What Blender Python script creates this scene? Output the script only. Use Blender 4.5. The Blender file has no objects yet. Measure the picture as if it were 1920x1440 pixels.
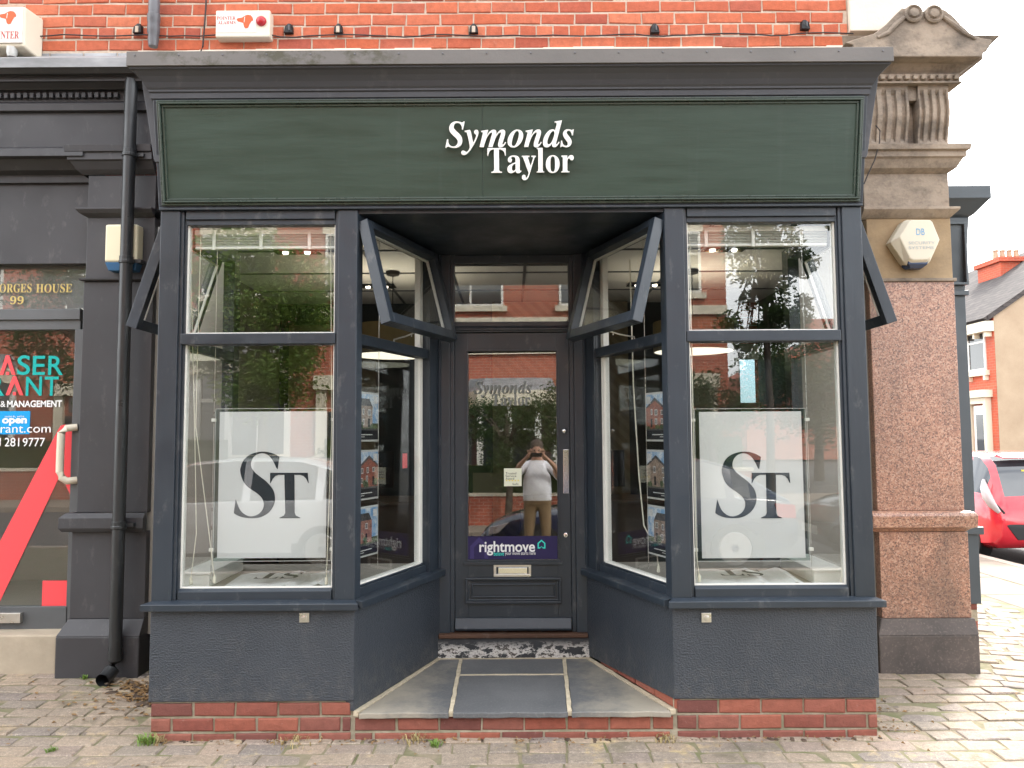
import bpy, bmesh, math, random
from mathutils import Matrix, Vector
random.seed(7)
R = math.radians
scene = bpy.context.scene
col = scene.collection

# ------------------------------------------------------------------ camera
CAM_D, CAM_H, PITCH, ROLL, FPX = 4.17, 1.59, R(3.9), R(0.35), 1442.0
cam_data = bpy.data.cameras.new('camera')
cam = bpy.data.objects.new('camera', cam_data)
col.objects.link(cam)
cam_data.sensor_fit = 'HORIZONTAL'
cam_data.sensor_width = 36.0
cam_data.lens = 36.0 * FPX / 1920.0
cam_data.clip_start = 0.02
cam_data.clip_end = 1500
cam.matrix_world = (Matrix.Translation((0, -CAM_D, CAM_H)) @ Matrix.Rotation(R(90) + PITCH, 4, 'X')
                    @ Matrix.Rotation(-ROLL, 4, 'Z'))
scene.camera = cam

# ------------------------------------------------------------------ sky and sun (bright, thin overcast; sun high behind the shop)
SUN_EL, SUN_AZ = R(43), R(40)          # azimuth from +y (into the shop) towards +x
world = bpy.data.worlds.new('World')
scene.world = world
world.use_nodes = True
wn, wl = world.node_tree.nodes, world.node_tree.links
wn.clear()
w_out = wn.new('ShaderNodeOutputWorld')
w_bg = wn.new('ShaderNodeBackground')
w_sky = wn.new('ShaderNodeTexSky')
w_sky.sky_type = 'NISHITA'
w_sky.sun_disc = False
w_sky.sun_elevation = SUN_EL
w_sky.sun_rotation = SUN_AZ
w_sky.air_density = 1.0
w_sky.dust_density = 3.0
w_sky.ozone_density = 1.0
w_hsv = wn.new('ShaderNodeHueSaturation')
w_hsv.inputs['Saturation'].default_value = 0.42
wl.new(w_sky.outputs[0], w_hsv.inputs['Color'])
# soft cloud sheet: brightens and whitens the sky unevenly all round
w_tc = wn.new('ShaderNodeTexCoord')
w_map = wn.new('ShaderNodeMapping')
w_map.inputs['Scale'].default_value = (1.0, 1.0, 2.2)
w_noise = wn.new('ShaderNodeTexNoise')
w_noise.inputs['Scale'].default_value = 2.2
w_noise.inputs['Detail'].default_value = 6
w_ramp = wn.new('ShaderNodeValToRGB')
w_ramp.color_ramp.elements[0].position = 0.35
w_ramp.color_ramp.elements[0].color = (0, 0, 0, 1)
w_ramp.color_ramp.elements[1].position = 0.62
w_ramp.color_ramp.elements[1].color = (1, 1, 1, 1)
w_mix = wn.new('ShaderNodeMixRGB')
w_mix.inputs['Color2'].default_value = (10.5, 10.6, 10.6, 1)
w_fac = wn.new('ShaderNodeMath'); w_fac.operation = 'MULTIPLY'; w_fac.inputs[1].default_value = 0.75
wl.new(w_tc.outputs['Generated'], w_map.inputs['Vector'])
wl.new(w_map.outputs[0], w_noise.inputs['Vector'])
wl.new(w_noise.outputs['Fac'], w_ramp.inputs[0])
wl.new(w_ramp.outputs[0], w_fac.inputs[0])
wl.new(w_fac.outputs[0], w_mix.inputs['Fac'])
wl.new(w_hsv.outputs[0], w_mix.inputs['Color1'])
wl.new(w_mix.outputs[0], w_bg.inputs['Color'])
w_bg.inputs['Strength'].default_value = 0.14
wl.new(w_bg.outputs[0], w_out.inputs['Surface'])

sun_data = bpy.data.lights.new('sun', 'SUN')
sun_data.energy = 1.3
sun_data.angle = R(10)
sun_data.color = (1.0, 0.95, 0.87)
sun = bpy.data.objects.new('sun', sun_data)
col.objects.link(sun)
sun.location = (8, 10, 20)
_sd = Vector((math.sin(SUN_AZ) * math.cos(SUN_EL), math.cos(SUN_AZ) * math.cos(SUN_EL), math.sin(SUN_EL)))
sun.rotation_euler = _sd.to_track_quat('Z', 'Y').to_euler()

vs = scene.view_settings
vs.view_transform = 'Standard'
vs.look = 'None'
vs.gamma = 1.0
vs.use_curve_mapping = False
vs.exposure = 2.27
scene.render.engine = 'CYCLES'
scene.cycles.use_denoising = True
scene.cycles.max_bounces = 9
scene.cycles.diffuse_bounces = 4
scene.cycles.glossy_bounces = 4
scene.cycles.transmission_bounces = 4
scene.cycles.transparent_max_bounces = 24
scene.cycles.caustics_reflective = False
scene.cycles.caustics_refractive = False

# ------------------------------------------------------------------ pixel -> metres on a known plane
def ray(px, py):
    u, v = px - 960.0, 720.0 - py
    c, s = math.cos(ROLL), math.sin(ROLL)
    u, v = u * c + v * s, -u * s + v * c
    return (u, FPX * math.cos(PITCH) - v * math.sin(PITCH), FPX * math.sin(PITCH) + v * math.cos(PITCH))
def W(px, py, Y=0.0):
    d = ray(px, py); t = (Y + CAM_D) / d[1]
    return d[0] * t, CAM_H + d[2] * t
def wx(px, py, Y=0.0): return W(px, py, Y)[0]
def wz(px, py, Y=0.0): return W(px, py, Y)[1]
def to_px(x, y, z):
    dx, dy, dz = x, y + CAM_D, z - CAM_H
    f_ = dy * math.cos(PITCH) + dz * math.sin(PITCH)
    up = -dy * math.sin(PITCH) + dz * math.cos(PITCH)
    if f_ < 0.05: return None
    return 960 + FPX * dx / f_, 720 - FPX * up / f_

# ------------------------------------------------------------------ materials
class NT:
    def __init__(s, name):
        s.m = bpy.data.materials.new(name); s.m.use_nodes = True
        s.n, s.l = s.m.node_tree.nodes, s.m.node_tree.links
        s.b = s.n['Principled BSDF']; s.out = s.n['Material Output']
    def new(s, t, **kw):
        n = s.n.new(t)
        for k, v in kw.items(): setattr(n, k, v)
        return n
    def link(s, a, b): s.l.new(a, b)
    def pos(s, scale=(1, 1, 1), rot=(0, 0, 0)):
        g = s.new('ShaderNodeNewGeometry'); m = s.new('ShaderNodeMapping')
        m.inputs['Scale'].default_value = scale; m.inputs['Rotation'].default_value = rot
        s.link(g.outputs['Position'], m.inputs['Vector']); return m.outputs[0]
    def noise(s, scale, detail=4, vec=None, rough=0.55):
        n = s.new('ShaderNodeTexNoise'); n.inputs['Scale'].default_value = scale
        n.inputs['Detail'].default_value = detail; n.inputs['Roughness'].default_value = rough
        s.link(vec if vec is not None else s.pos(), n.inputs['Vector']); return n.outputs['Fac']
    def ramp(s, fac, stops, interp='LINEAR'):
        r = s.new('ShaderNodeValToRGB'); cr = r.color_ramp; cr.interpolation = interp
        while len(cr.elements) < len(stops): cr.elements.new(0.5)
        for e, (p, c) in zip(cr.elements, stops):
            e.position = p; e.color = (c[0], c[1], c[2], 1) if hasattr(c, '__len__') else (c, c, c, 1)
        s.link(fac, r.inputs[0]); return r.outputs[0]
    def mix(s, fac, a, b, mode='MIX'):
        n = s.new('ShaderNodeMixRGB', blend_type=mode)
        for sock, v in ((n.inputs[0], fac), (n.inputs[1], a), (n.inputs[2], b)):
            if hasattr(v, 'is_output'): s.link(v, sock)
            elif hasattr(v, '__len__'): sock.default_value = (v[0], v[1], v[2], 1)
            else: sock.default_value = v if sock.type == 'VALUE' else (v, v, v, 1)
        return n.outputs[0]
    def math(s, op, a, b=0.0):
        n = s.new('ShaderNodeMath', operation=op)
        for sock, v in zip(n.inputs, (a, b)):
            if hasattr(v, 'is_output'): s.link(v, sock)
            else: sock.default_value = v
        return n.outputs[0]
    def bump(s, h, strength=0.3, dist=0.01):
        n = s.new('ShaderNodeBump'); n.inputs['Strength'].default_value = strength; n.inputs['Distance'].default_value = dist
        s.link(h, n.inputs['Height']); s.link(n.outputs[0], s.b.inputs['Normal']); return n
    def color(s, v):
        if hasattr(v, 'is_output'): s.link(v, s.b.inputs['Base Color'])
        else: s.b.inputs['Base Color'].default_value = (v[0], v[1], v[2], 1)
    def rough(s, v):
        if hasattr(v, 'is_output'): s.link(v, s.b.inputs['Roughness'])
        else: s.b.inputs['Roughness'].default_value = v

def paint(name, c, rough=0.45, var=0.12, nscale=3.0, bump=(60, 0.08, 0.002), stretch=(1, 1, 1), spec=0.5, metal=0.0, dust=0.0):
    t = NT(name)
    n = t.noise(nscale, 5, t.pos(stretch))
    lo = [x * (1 - var) for x in c]; hi = [min(1, x * (1 + var)) for x in c]
    cc = t.ramp(n, [(0.3, lo), (0.7, hi)])
    if dust:
        d = t.ramp(t.noise(11, 8, t.pos((1, 1, 0.5)), 0.7), [(0.58, 0), (0.75, 1)])
        cc = t.mix(t.math('MULTIPLY', d, dust), cc, (0.32, 0.31, 0.29))
    t.color(cc)
    t.rough(t.ramp(t.noise(nscale * 2.3, 4), [(0.3, max(0.02, rough - 0.08)), (0.7, min(1, rough + 0.1))]))
    t.b.inputs['Specular IOR Level'].default_value = spec
    t.b.inputs['Metallic'].default_value = metal
    if bump: t.bump(t.noise(bump[0], 3, t.pos(stretch)), bump[1], bump[2])
    return t.m
def flat(name, c, rough=0.6, spec=0.3, metal=0.0):
    t = NT(name); t.color(c); t.rough(rough)
    t.b.inputs['Specular IOR Level'].default_value = spec; t.b.inputs['Metallic'].default_value = metal
    return t.m
def glass(name, f0=0.07, tint=(0.93, 0.96, 0.95), wave=0.0, wscale=1.2):
    t = NT(name); t.n.remove(t.b)
    tr = t.new('ShaderNodeBsdfTransparent'); tr.inputs[0].default_value = (*tint, 1)
    gl = t.new('ShaderNodeBsdfGlossy'); gl.inputs['Roughness'].default_value = 0.0
    lw = t.new('ShaderNodeLayerWeight'); lw.inputs['Blend'].default_value = 0.5
    p5 = t.math('POWER', lw.outputs['Facing'], 5.0)
    fac = t.math('ADD', t.math('MULTIPLY', p5, 1 - f0), f0)
    if wave:
        b = t.new('ShaderNodeBump'); b.inputs['Strength'].default_value = wave; b.inputs['Distance'].default_value = 0.01
        t.link(t.noise(wscale, 1, t.pos((1, 1, 2.2))), b.inputs['Height']); t.link(b.outputs[0], gl.inputs['Normal'])
    mx = t.new('ShaderNodeMixShader')
    t.link(fac, mx.inputs[0]); t.link(tr.outputs[0], mx.inputs[1]); t.link(gl.outputs[0], mx.inputs[2])
    t.link(mx.outputs[0], t.out.inputs['Surface'])
    return t.m

M = {}
NAVY = (0.0205, 0.0280, 0.0385)
M['navy'] = paint('navy_gloss_timber', NAVY, 0.36, 0.22, 2.5, (45, 0.22, 0.003), (1, 1, 0.12), 0.5, 0, 0.22)
M['navy_h'] = paint('navy_timber_rails', NAVY, 0.36, 0.22, 4, (45, 0.22, 0.003), (0.12, 1, 1), 0.5, 0, 0.24)
M['cornice'] = paint('weathered_navy_cornice', (0.046, 0.047, 0.054), 0.5, 0.15, 2.0, (30, 0.1, 0.003), (0.3, 1, 1), 0.4, 0, 0.1)
def _render_mat():
    t = NT('pebbled_navy_render')
    c = t.ramp(t.noise(2.2, 5), [(0.3, (0.024, 0.030, 0.040)), (0.7, (0.036, 0.043, 0.054))])
    dirt = t.ramp(t.noise(5, 9, t.pos((1, 1, 0.5)), 0.75), [(0.55, 0), (0.75, 0.3)])
    c = t.mix(dirt, c, (0.12, 0.115, 0.11))
    sp = t.new('ShaderNodeSeparateXYZ'); t.link(t.pos(), sp.inputs[0])
    splash = t.math('MULTIPLY', t.ramp(sp.outputs[2], [(0.18, 1), (0.42, 0)]), t.ramp(t.noise(16, 9, None, 0.8), [(0.48, 0), (0.66, 0.4)]))
    c = t.mix(splash, c, (0.17, 0.155, 0.13))
    t.color(t.mix(t.ramp(t.noise(55, 6, t.pos((1, 1, 0.25)), 0.8), [(0.70, 0), (0.74, 0.5)]), c, (0.22, 0.22, 0.21)))
    t.rough(0.5)
    v = t.new('ShaderNodeTexNoise'); v.inputs['Scale'].default_value = 95; v.inputs['Detail'].default_value = 3.5
    t.link(t.pos((1, 1, 1.25)), v.inputs['Vector'])
    t.bump(t.ramp(v.outputs['Fac'], [(0.42, 0), (0.62, 1)]), 0.6, 0.0035)
    return t.m
M['render'] = _render_mat()
def _fascia_mat():
    t = NT('dark_green_signboard')
    a = t.noise(9, 5, t.pos((0.25, 1, 2.2)))
    c = t.ramp(a, [(0.3, (0.018, 0.037, 0.026)), (0.7, (0.026, 0.049, 0.035))])
    streak = t.ramp(t.noise(14, 3, t.pos((1, 0.1, 0.06))), [(0.6, 0), (0.85, 0.22)])
    t.color(t.mix(streak, c, (0.085, 0.10, 0.10)))
    t.rough(t.ramp(a, [(0.3, 0.36), (0.7, 0.5)]))
    t.bump(t.noise(38, 4, t.pos((0.15, 1, 1.6))), 0.22, 0.003)
    return t.m
M['green'] = _fascia_mat()
M['green_trim'] = paint('dark_green_moulding', (0.034, 0.052, 0.042), 0.28, 0.12, 4, (40, 0.1, 0.002), (0.2, 1, 1))
def _capping():
    t = NT('mildewed_metal_capping')
    c = t.ramp(t.noise(3, 5, t.pos((0.5, 1, 1))), [(0.3, (0.10, 0.093, 0.088)), (0.7, (0.145, 0.132, 0.124))])
    x = t.new('ShaderNodeSeparateXYZ'); t.link(t.pos(), x.inputs[0])
    area = t.ramp(t.math('MULTIPLY', x.outputs[0], -0.5), [(0.24, 0), (0.36, 1), (0.8, 1), (1.0, 0.35)])
    moss = t.ramp(t.noise(6, 9, t.pos((1, 1, 1.3)), 0.75), [(0.5, 0), (0.62, 1)])
    t.color(t.mix(t.math('MULTIPLY', moss, area), c, (0.055, 0.05, 0.03)))
    t.rough(0.6); t.bump(t.noise(50, 5), 0.25, 0.003)
    return t.m
M['capping'] = _capping()
M['charcoal'] = paint('charcoal_masonry_paint', (0.041, 0.040, 0.044), 0.5, 0.18, 1.6, (14, 0.18, 0.006), (1, 1, 0.8), 0.4, 0, 0.16)
M['lead'] = paint('grey_lead_sheet', (0.27, 0.275, 0.285), 0.5, 0.35, 7, (20, 0.3, 0.008), (0.4, 1, 1), 0.5, 0.2)
M['grey_frame'] = paint('grey_aluminium_frame', (0.085, 0.09, 0.095), 0.4, 0.1, 3, (60, 0.05, 0.001))
M['pipe'] = paint('black_plastic_pipe', (0.019, 0.021, 0.023), 0.35, 0.25, 3, (12, 0.05, 0.003), (1, 1, 0.4), 0.5, 0, 0.14)
M['pipe_grey'] = paint('grey_plastic_pipe', (0.11, 0.11, 0.12), 0.4, 0.2, 4)
def brick_piece(name, tones, spot=(0.05, 0.03, 0.03), white=0.0, fine=24):
    t = NT(name)
    oi = t.new('ShaderNodeObjectInfo')
    c = t.ramp(oi.outputs['Random'], [(i / (len(tones) - 1), tn) for i, tn in enumerate(tones)])
    n = t.noise(fine, 7, None, 0.7)
    c = t.mix(t.ramp(n, [(0.35, 0.0), (0.75, 0.55)]), c, t.mix(0.55, c, (0.02, 0.01, 0.01)))
    soot = t.ramp(t.noise(4.5, 6, None, 0.7), [(0.6, 0), (0.78, 0.55)])
    c = t.mix(soot, c, spot)
    if white:
        e = t.ramp(t.noise(15, 8, None, 0.75), [(0.62, 0), (0.76, white)])
        c = t.mix(e, c, (0.62, 0.52, 0.45))
    t.color(c); t.rough(0.9); t.b.inputs['Specular IOR Level'].default_value = 0.15
    t.bump(t.noise(70, 8, None, 0.75), 0.8, 0.006)
    return t.m
M['brick'] = brick_piece('victorian_red_brick', [(0.50, 0.125, 0.062), (0.56, 0.165, 0.09), (0.46, 0.115, 0.065), (0.60, 0.19, 0.105), (0.38, 0.095, 0.065), (0.56, 0.15, 0.072)], (0.2, 0.075, 0.06), 0.25)
M['base_brick'] = brick_piece('red_plinth_brick', [(0.28, 0.088, 0.06), (0.33, 0.115, 0.078), (0.17, 0.068, 0.058), (0.33, 0.125, 0.09), (0.23, 0.075, 0.057)], (0.11, 0.05, 0.045), 0.3)
def mortar(name, c, moss=0.0):
    t = NT(name)
    cc = t.ramp(t.noise(30, 6), [(0.3, [x * 0.7 for x in c]), (0.7, c)])
    if moss: cc = t.mix(t.ramp(t.noise(6, 6), [(0.4, 0), (0.65, moss)]), cc, (0.09, 0.11, 0.035))
    t.color(cc); t.rough(0.95); t.bump(t.noise(120, 4), 0.5, 0.004); return t.m
M['mortar'] = mortar('lime_mortar', (0.58, 0.47, 0.37))
M['mortar_base'] = mortar('plinth_mortar', (0.42, 0.37, 0.28), 0.4)
M['bed'] = mortar('sandy_joint_bed', (0.25, 0.205, 0.14), 0.75)
def sett_mat():
    t = NT('worn_sandstone_sett')
    oi = t.new('ShaderNodeObjectInfo')
    tones = [(0.34, 0.27, 0.205), (0.38, 0.30, 0.225), (0.29, 0.245, 0.20), (0.40, 0.31, 0.225), (0.35, 0.27, 0.215), (0.25, 0.215, 0.19), (0.37, 0.295, 0.22)]
    c = t.ramp(oi.outputs['Random'], [(i / 6, x) for i, x in enumerate(tones)])
    c = t.mix(t.ramp(t.noise(30, 9, None, 0.8), [(0.40, 0), (0.68, 0.8)]), c, t.mix(0.6, c, (0.05, 0.042, 0.036)))
    c = t.mix(t.ramp(t.noise(80, 5, None, 0.7), [(0.54, 0), (0.68, 0.55)]), c, (0.62, 0.53, 0.43))
    yel = t.ramp(t.noise(3.3, 8, None, 0.75), [(0.56, 0), (0.66, 0.6)])
    c = t.mix(yel, c, (0.55, 0.42, 0.20))
    c = t.mix(t.ramp(t.noise(210, 4, None, 0.7), [(0.42, 0.55), (0.58, 0)]), c, t.mix(0.55, c, (0.05, 0.045, 0.04)))
    moss = t.ramp(t.noise(2.6, 8, None, 0.75), [(0.55, 0), (0.7, 0.5)])
    c = t.mix(moss, c, (0.12, 0.115, 0.05))
    c = t.mix(t.ramp(t.noise(1.3, 9, None, 0.78), [(0.52, 0), (0.72, 0.55)]), c, (0.10, 0.085, 0.07))
    v = t.new('ShaderNodeTexVoronoi'); v.inputs['Scale'].default_value = 2.6; t.link(t.pos(), v.inputs['Vector'])
    c = t.mix(t.ramp(v.outputs['Distance'], [(0.045, 0.6), (0.06, 0)]), c, (0.09, 0.08, 0.075))
    t.color(c); t.rough(t.ramp(t.noise(20, 4), [(0.3, 0.6), (0.7, 0.9)])); t.b.inputs['Specular IOR Level'].default_value = 0.3
    t.bump(t.noise(60, 9, None, 0.75), 0.6, 0.006); return t.m
M['sett'] = sett_mat()
def stone(name, a, b, scale=3, bump=0.35, spots=None, soot=0.0, rough=0.85):
    t = NT(name)
    c = t.ramp(t.noise(scale, 7, None, 0.65), [(0.3, a), (0.7, b)])
    if spots: c = t.mix(t.ramp(t.noise(spots[0], 3), [(0.55, 0), (0.68, spots[1])]), c, spots[2])
    if soot: c = t.mix(t.ramp(t.noise(2.6, 7, t.pos((1, 1, 1.6)), 0.7), [(0.42, 0), (0.66, soot)]), c, (0.075, 0.065, 0.058))
    t.color(c); t.rough(rough); t.b.inputs['Specular IOR Level'].default_value = 0.3
    t.bump(t.noise(45, 6), bump, 0.006); return t.m
M['flag'] = stone('pale_concrete_flag', (0.19, 0.155, 0.125), (0.26, 0.215, 0.17), 4, 0.2)
def _slate():
    t = NT('grey_slate_slab')
    c = t.ramp(t.noise(3, 7, None, 0.65), [(0.3, (0.082, 0.085, 0.090)), (0.7, (0.125, 0.127, 0.13))])
    c = t.mix(t.ramp(t.noise(70, 5, None, 0.7), [(0.52, 0), (0.7, 0.5)]), c, (0.20, 0.20, 0.195))
    sp = t.new('ShaderNodeSeparateXYZ'); t.link(t.pos(), sp.inputs[0])
    edge = t.math('ADD', t.math('MULTIPLY', t.math('ABSOLUTE', sp.outputs[0]), 0.75), t.math('MULTIPLY', t.noise(5, 6, None, 0.7), 0.7))
    c = t.mix(t.ramp(edge, [(0.60, 0), (0.9, 0.85)]), c, (0.32, 0.285, 0.225))
    t.color(c); t.rough(0.6); t.bump(t.noise(60, 8, None, 0.7), 0.5, 0.005); return t.m
M['slate_slab'] = _slate()
M['sandstone'] = stone('weathered_sandstone', (0.27, 0.215, 0.165), (0.38, 0.31, 0.245), 3.5, 0.6, (26, 0.35, (0.16, 0.125, 0.095)), 0.85)
M['sandstone_clean'] = stone('sandstone_block', (0.30, 0.21, 0.12), (0.42, 0.31, 0.19), 2.2, 0.3, None, 0.35)
M['step_stone'] = stone('concrete_step', (0.33, 0.28, 0.21), (0.45, 0.38, 0.29), 3, 0.3, None, 0.12)
M['cream_stone'] = stone('cream_painted_quoin', (0.66, 0.56, 0.46), (0.75, 0.65, 0.54), 3, 0.3)
M['pointing'] = mortar('pale_pointing', (0.55, 0.47, 0.34))
def granite(name, dirt):
    t = NT(name)
    v = t.new('ShaderNodeTexVoronoi'); v.inputs['Scale'].default_value = 125
    t.link(t.pos(), v.inputs['Vector'])
    sep = t.new('ShaderNodeSeparateColor'); t.link(v.outputs['Color'], sep.inputs[0])
    c = t.ramp(sep.outputs[0], [(0.0, (0.06, 0.036, 0.03)), (0.18, (0.22, 0.10, 0.07)), (0.4, (0.42, 0.20, 0.125)), (0.7, (0.52, 0.28, 0.175)), (1.0, (0.64, 0.43, 0.32))], 'LINEAR')
    c = t.mix(0.35, c, t.ramp(t.noise(150, 3), [(0.35, (0.12, 0.06, 0.05)), (0.65, (0.48, 0.27, 0.2))]))
    c = t.mix(t.ramp(t.noise(34, 3), [(0.45, 0), (0.7, 0.45)]), c, t.mix(0.6, c, (0.07, 0.045, 0.04)))
    x = t.ramp(t.noise(2.3, 8, t.pos((1, 1, 0.6)), 0.7), [(0.42, 0), (0.7, dirt)])
    t.color(t.mix(x, c, (0.06, 0.05, 0.045))); t.rough(0.3); t.bump(t.noise(130, 2), 0.05, 0.002)
    return t.m
M['granite'] = granite('pink_polished_granite', 0.4)
M['granite_dirty'] = granite('sooty_granite', 0.8)
M['granite_base'] = stone('black_stained_plinth_stone', (0.06, 0.053, 0.05), (0.12, 0.10, 0.09), 3, 0.3, (70, 0.3, (0.25, 0.2, 0.17)), 0)
M['glass'] = glass('window_glass', 0.085, (0.965, 0.975, 0.97), 0.006, 1.1)
M['door_glass'] = glass('door_glass', 0.15, (0.72, 0.75, 0.74), 0.004, 1.4)
M['acrylic'] = glass('clear_acrylic', 0.05, (0.80, 0.86, 0.84))
M['white'] = paint('white_gloss_paint', (0.74, 0.73, 0.68), 0.4, 0.06, 6)
M['white_sign'] = flat('white_sign_acrylic', (0.82, 0.82, 0.81), 0.35, 0.5)
M['paper'] = flat('white_poster_paper', (0.58, 0.59, 0.59), 0.7)
M['ink'] = flat('slate_print_ink', (0.018, 0.028, 0.034), 0.6, 0.1)
M['steel'] = flat('polished_steel', (0.72, 0.71, 0.69), 0.14, 0.5, 1.0)
M['brushed'] = paint('brushed_aluminium', (0.60, 0.58, 0.54), 0.32, 0.1, 5, (90, 0.1, 0.001), (0.1, 1, 1), 0.5, 0.9)
M['cream_plastic'] = paint('cream_plastic', (0.72, 0.66, 0.47), 0.45, 0.06, 2, None)
M['ivory_plastic'] = paint('ivory_plastic', (0.66, 0.60, 0.48), 0.45, 0.06, 2, None)
M['label_white'] = flat('printed_label_white', (0.74, 0.70, 0.66), 0.5)
M['orange_print'] = flat('orange_print', (0.62, 0.10, 0.03), 0.5)
M['red_print'] = flat('faded_red_print', (0.42, 0.06, 0.05), 0.5)
M['red_lens'] = flat('red_strobe_lens', (0.42, 0.012, 0.02), 0.2, 0.5)
M['blue_lens'] = flat('blue_strobe_lens', (0.03, 0.05, 0.11), 0.25, 0.5)
M['blue_band'] = flat('blue_plastic_band', (0.05, 0.14, 0.28), 0.4)
M['blue_print'] = flat('pale_blue_print', (0.12, 0.36, 0.62), 0.5)
M['faded_print'] = flat('faded_grey_blue_print', (0.40, 0.44, 0.46), 0.5)
M['grey_lens'] = flat('clear_grey_lens', (0.5, 0.5, 0.48), 0.25, 0.5)
M['black'] = flat('black_rubber', (0.012, 0.012, 0.013), 0.5)
M['cable'] = flat('dark_cable', (0.035, 0.03, 0.03), 0.6)
M['wire'] = flat('pale_cord', (0.66, 0.63, 0.52), 0.6)
M['teal'] = flat('teal_vinyl', (0.0, 0.36, 0.33), 0.45)
M['coral'] = flat('coral_red_vinyl', (0.80, 0.075, 0.085), 0.45)
M['white_vinyl'] = flat('white_vinyl', (0.80, 0.80, 0.80), 0.45)
M['frost_vinyl'] = flat('grey_etched_vinyl', (0.19, 0.20, 0.19), 0.6)
M['gold'] = flat('gilt_lettering', (0.55, 0.42, 0.13), 0.35, 0.5)
M['sky_blue_vinyl'] = flat('blue_sticker', (0.0, 0.30, 0.66), 0.45)
M['purple'] = flat('deep_indigo_vinyl', (0.022, 0.017, 0.075), 0.3)
M['purple_light'] = flat('indigo_vinyl_pattern', (0.045, 0.035, 0.13), 0.3)
M['mint'] = flat('mint_vinyl', (0.05, 0.68, 0.58), 0.4)
M['cream_print'] = flat('pale_cream_print', (0.72, 0.74, 0.60), 0.6)
M['yellow_print'] = flat('yellow_print', (0.80, 0.68, 0.10), 0.6)
M['brown_card'] = flat('brown_card', (0.21, 0.15, 0.11), 0.7)
M['dark_print'] = flat('dark_print', (0.02, 0.022, 0.026), 0.5)

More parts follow.
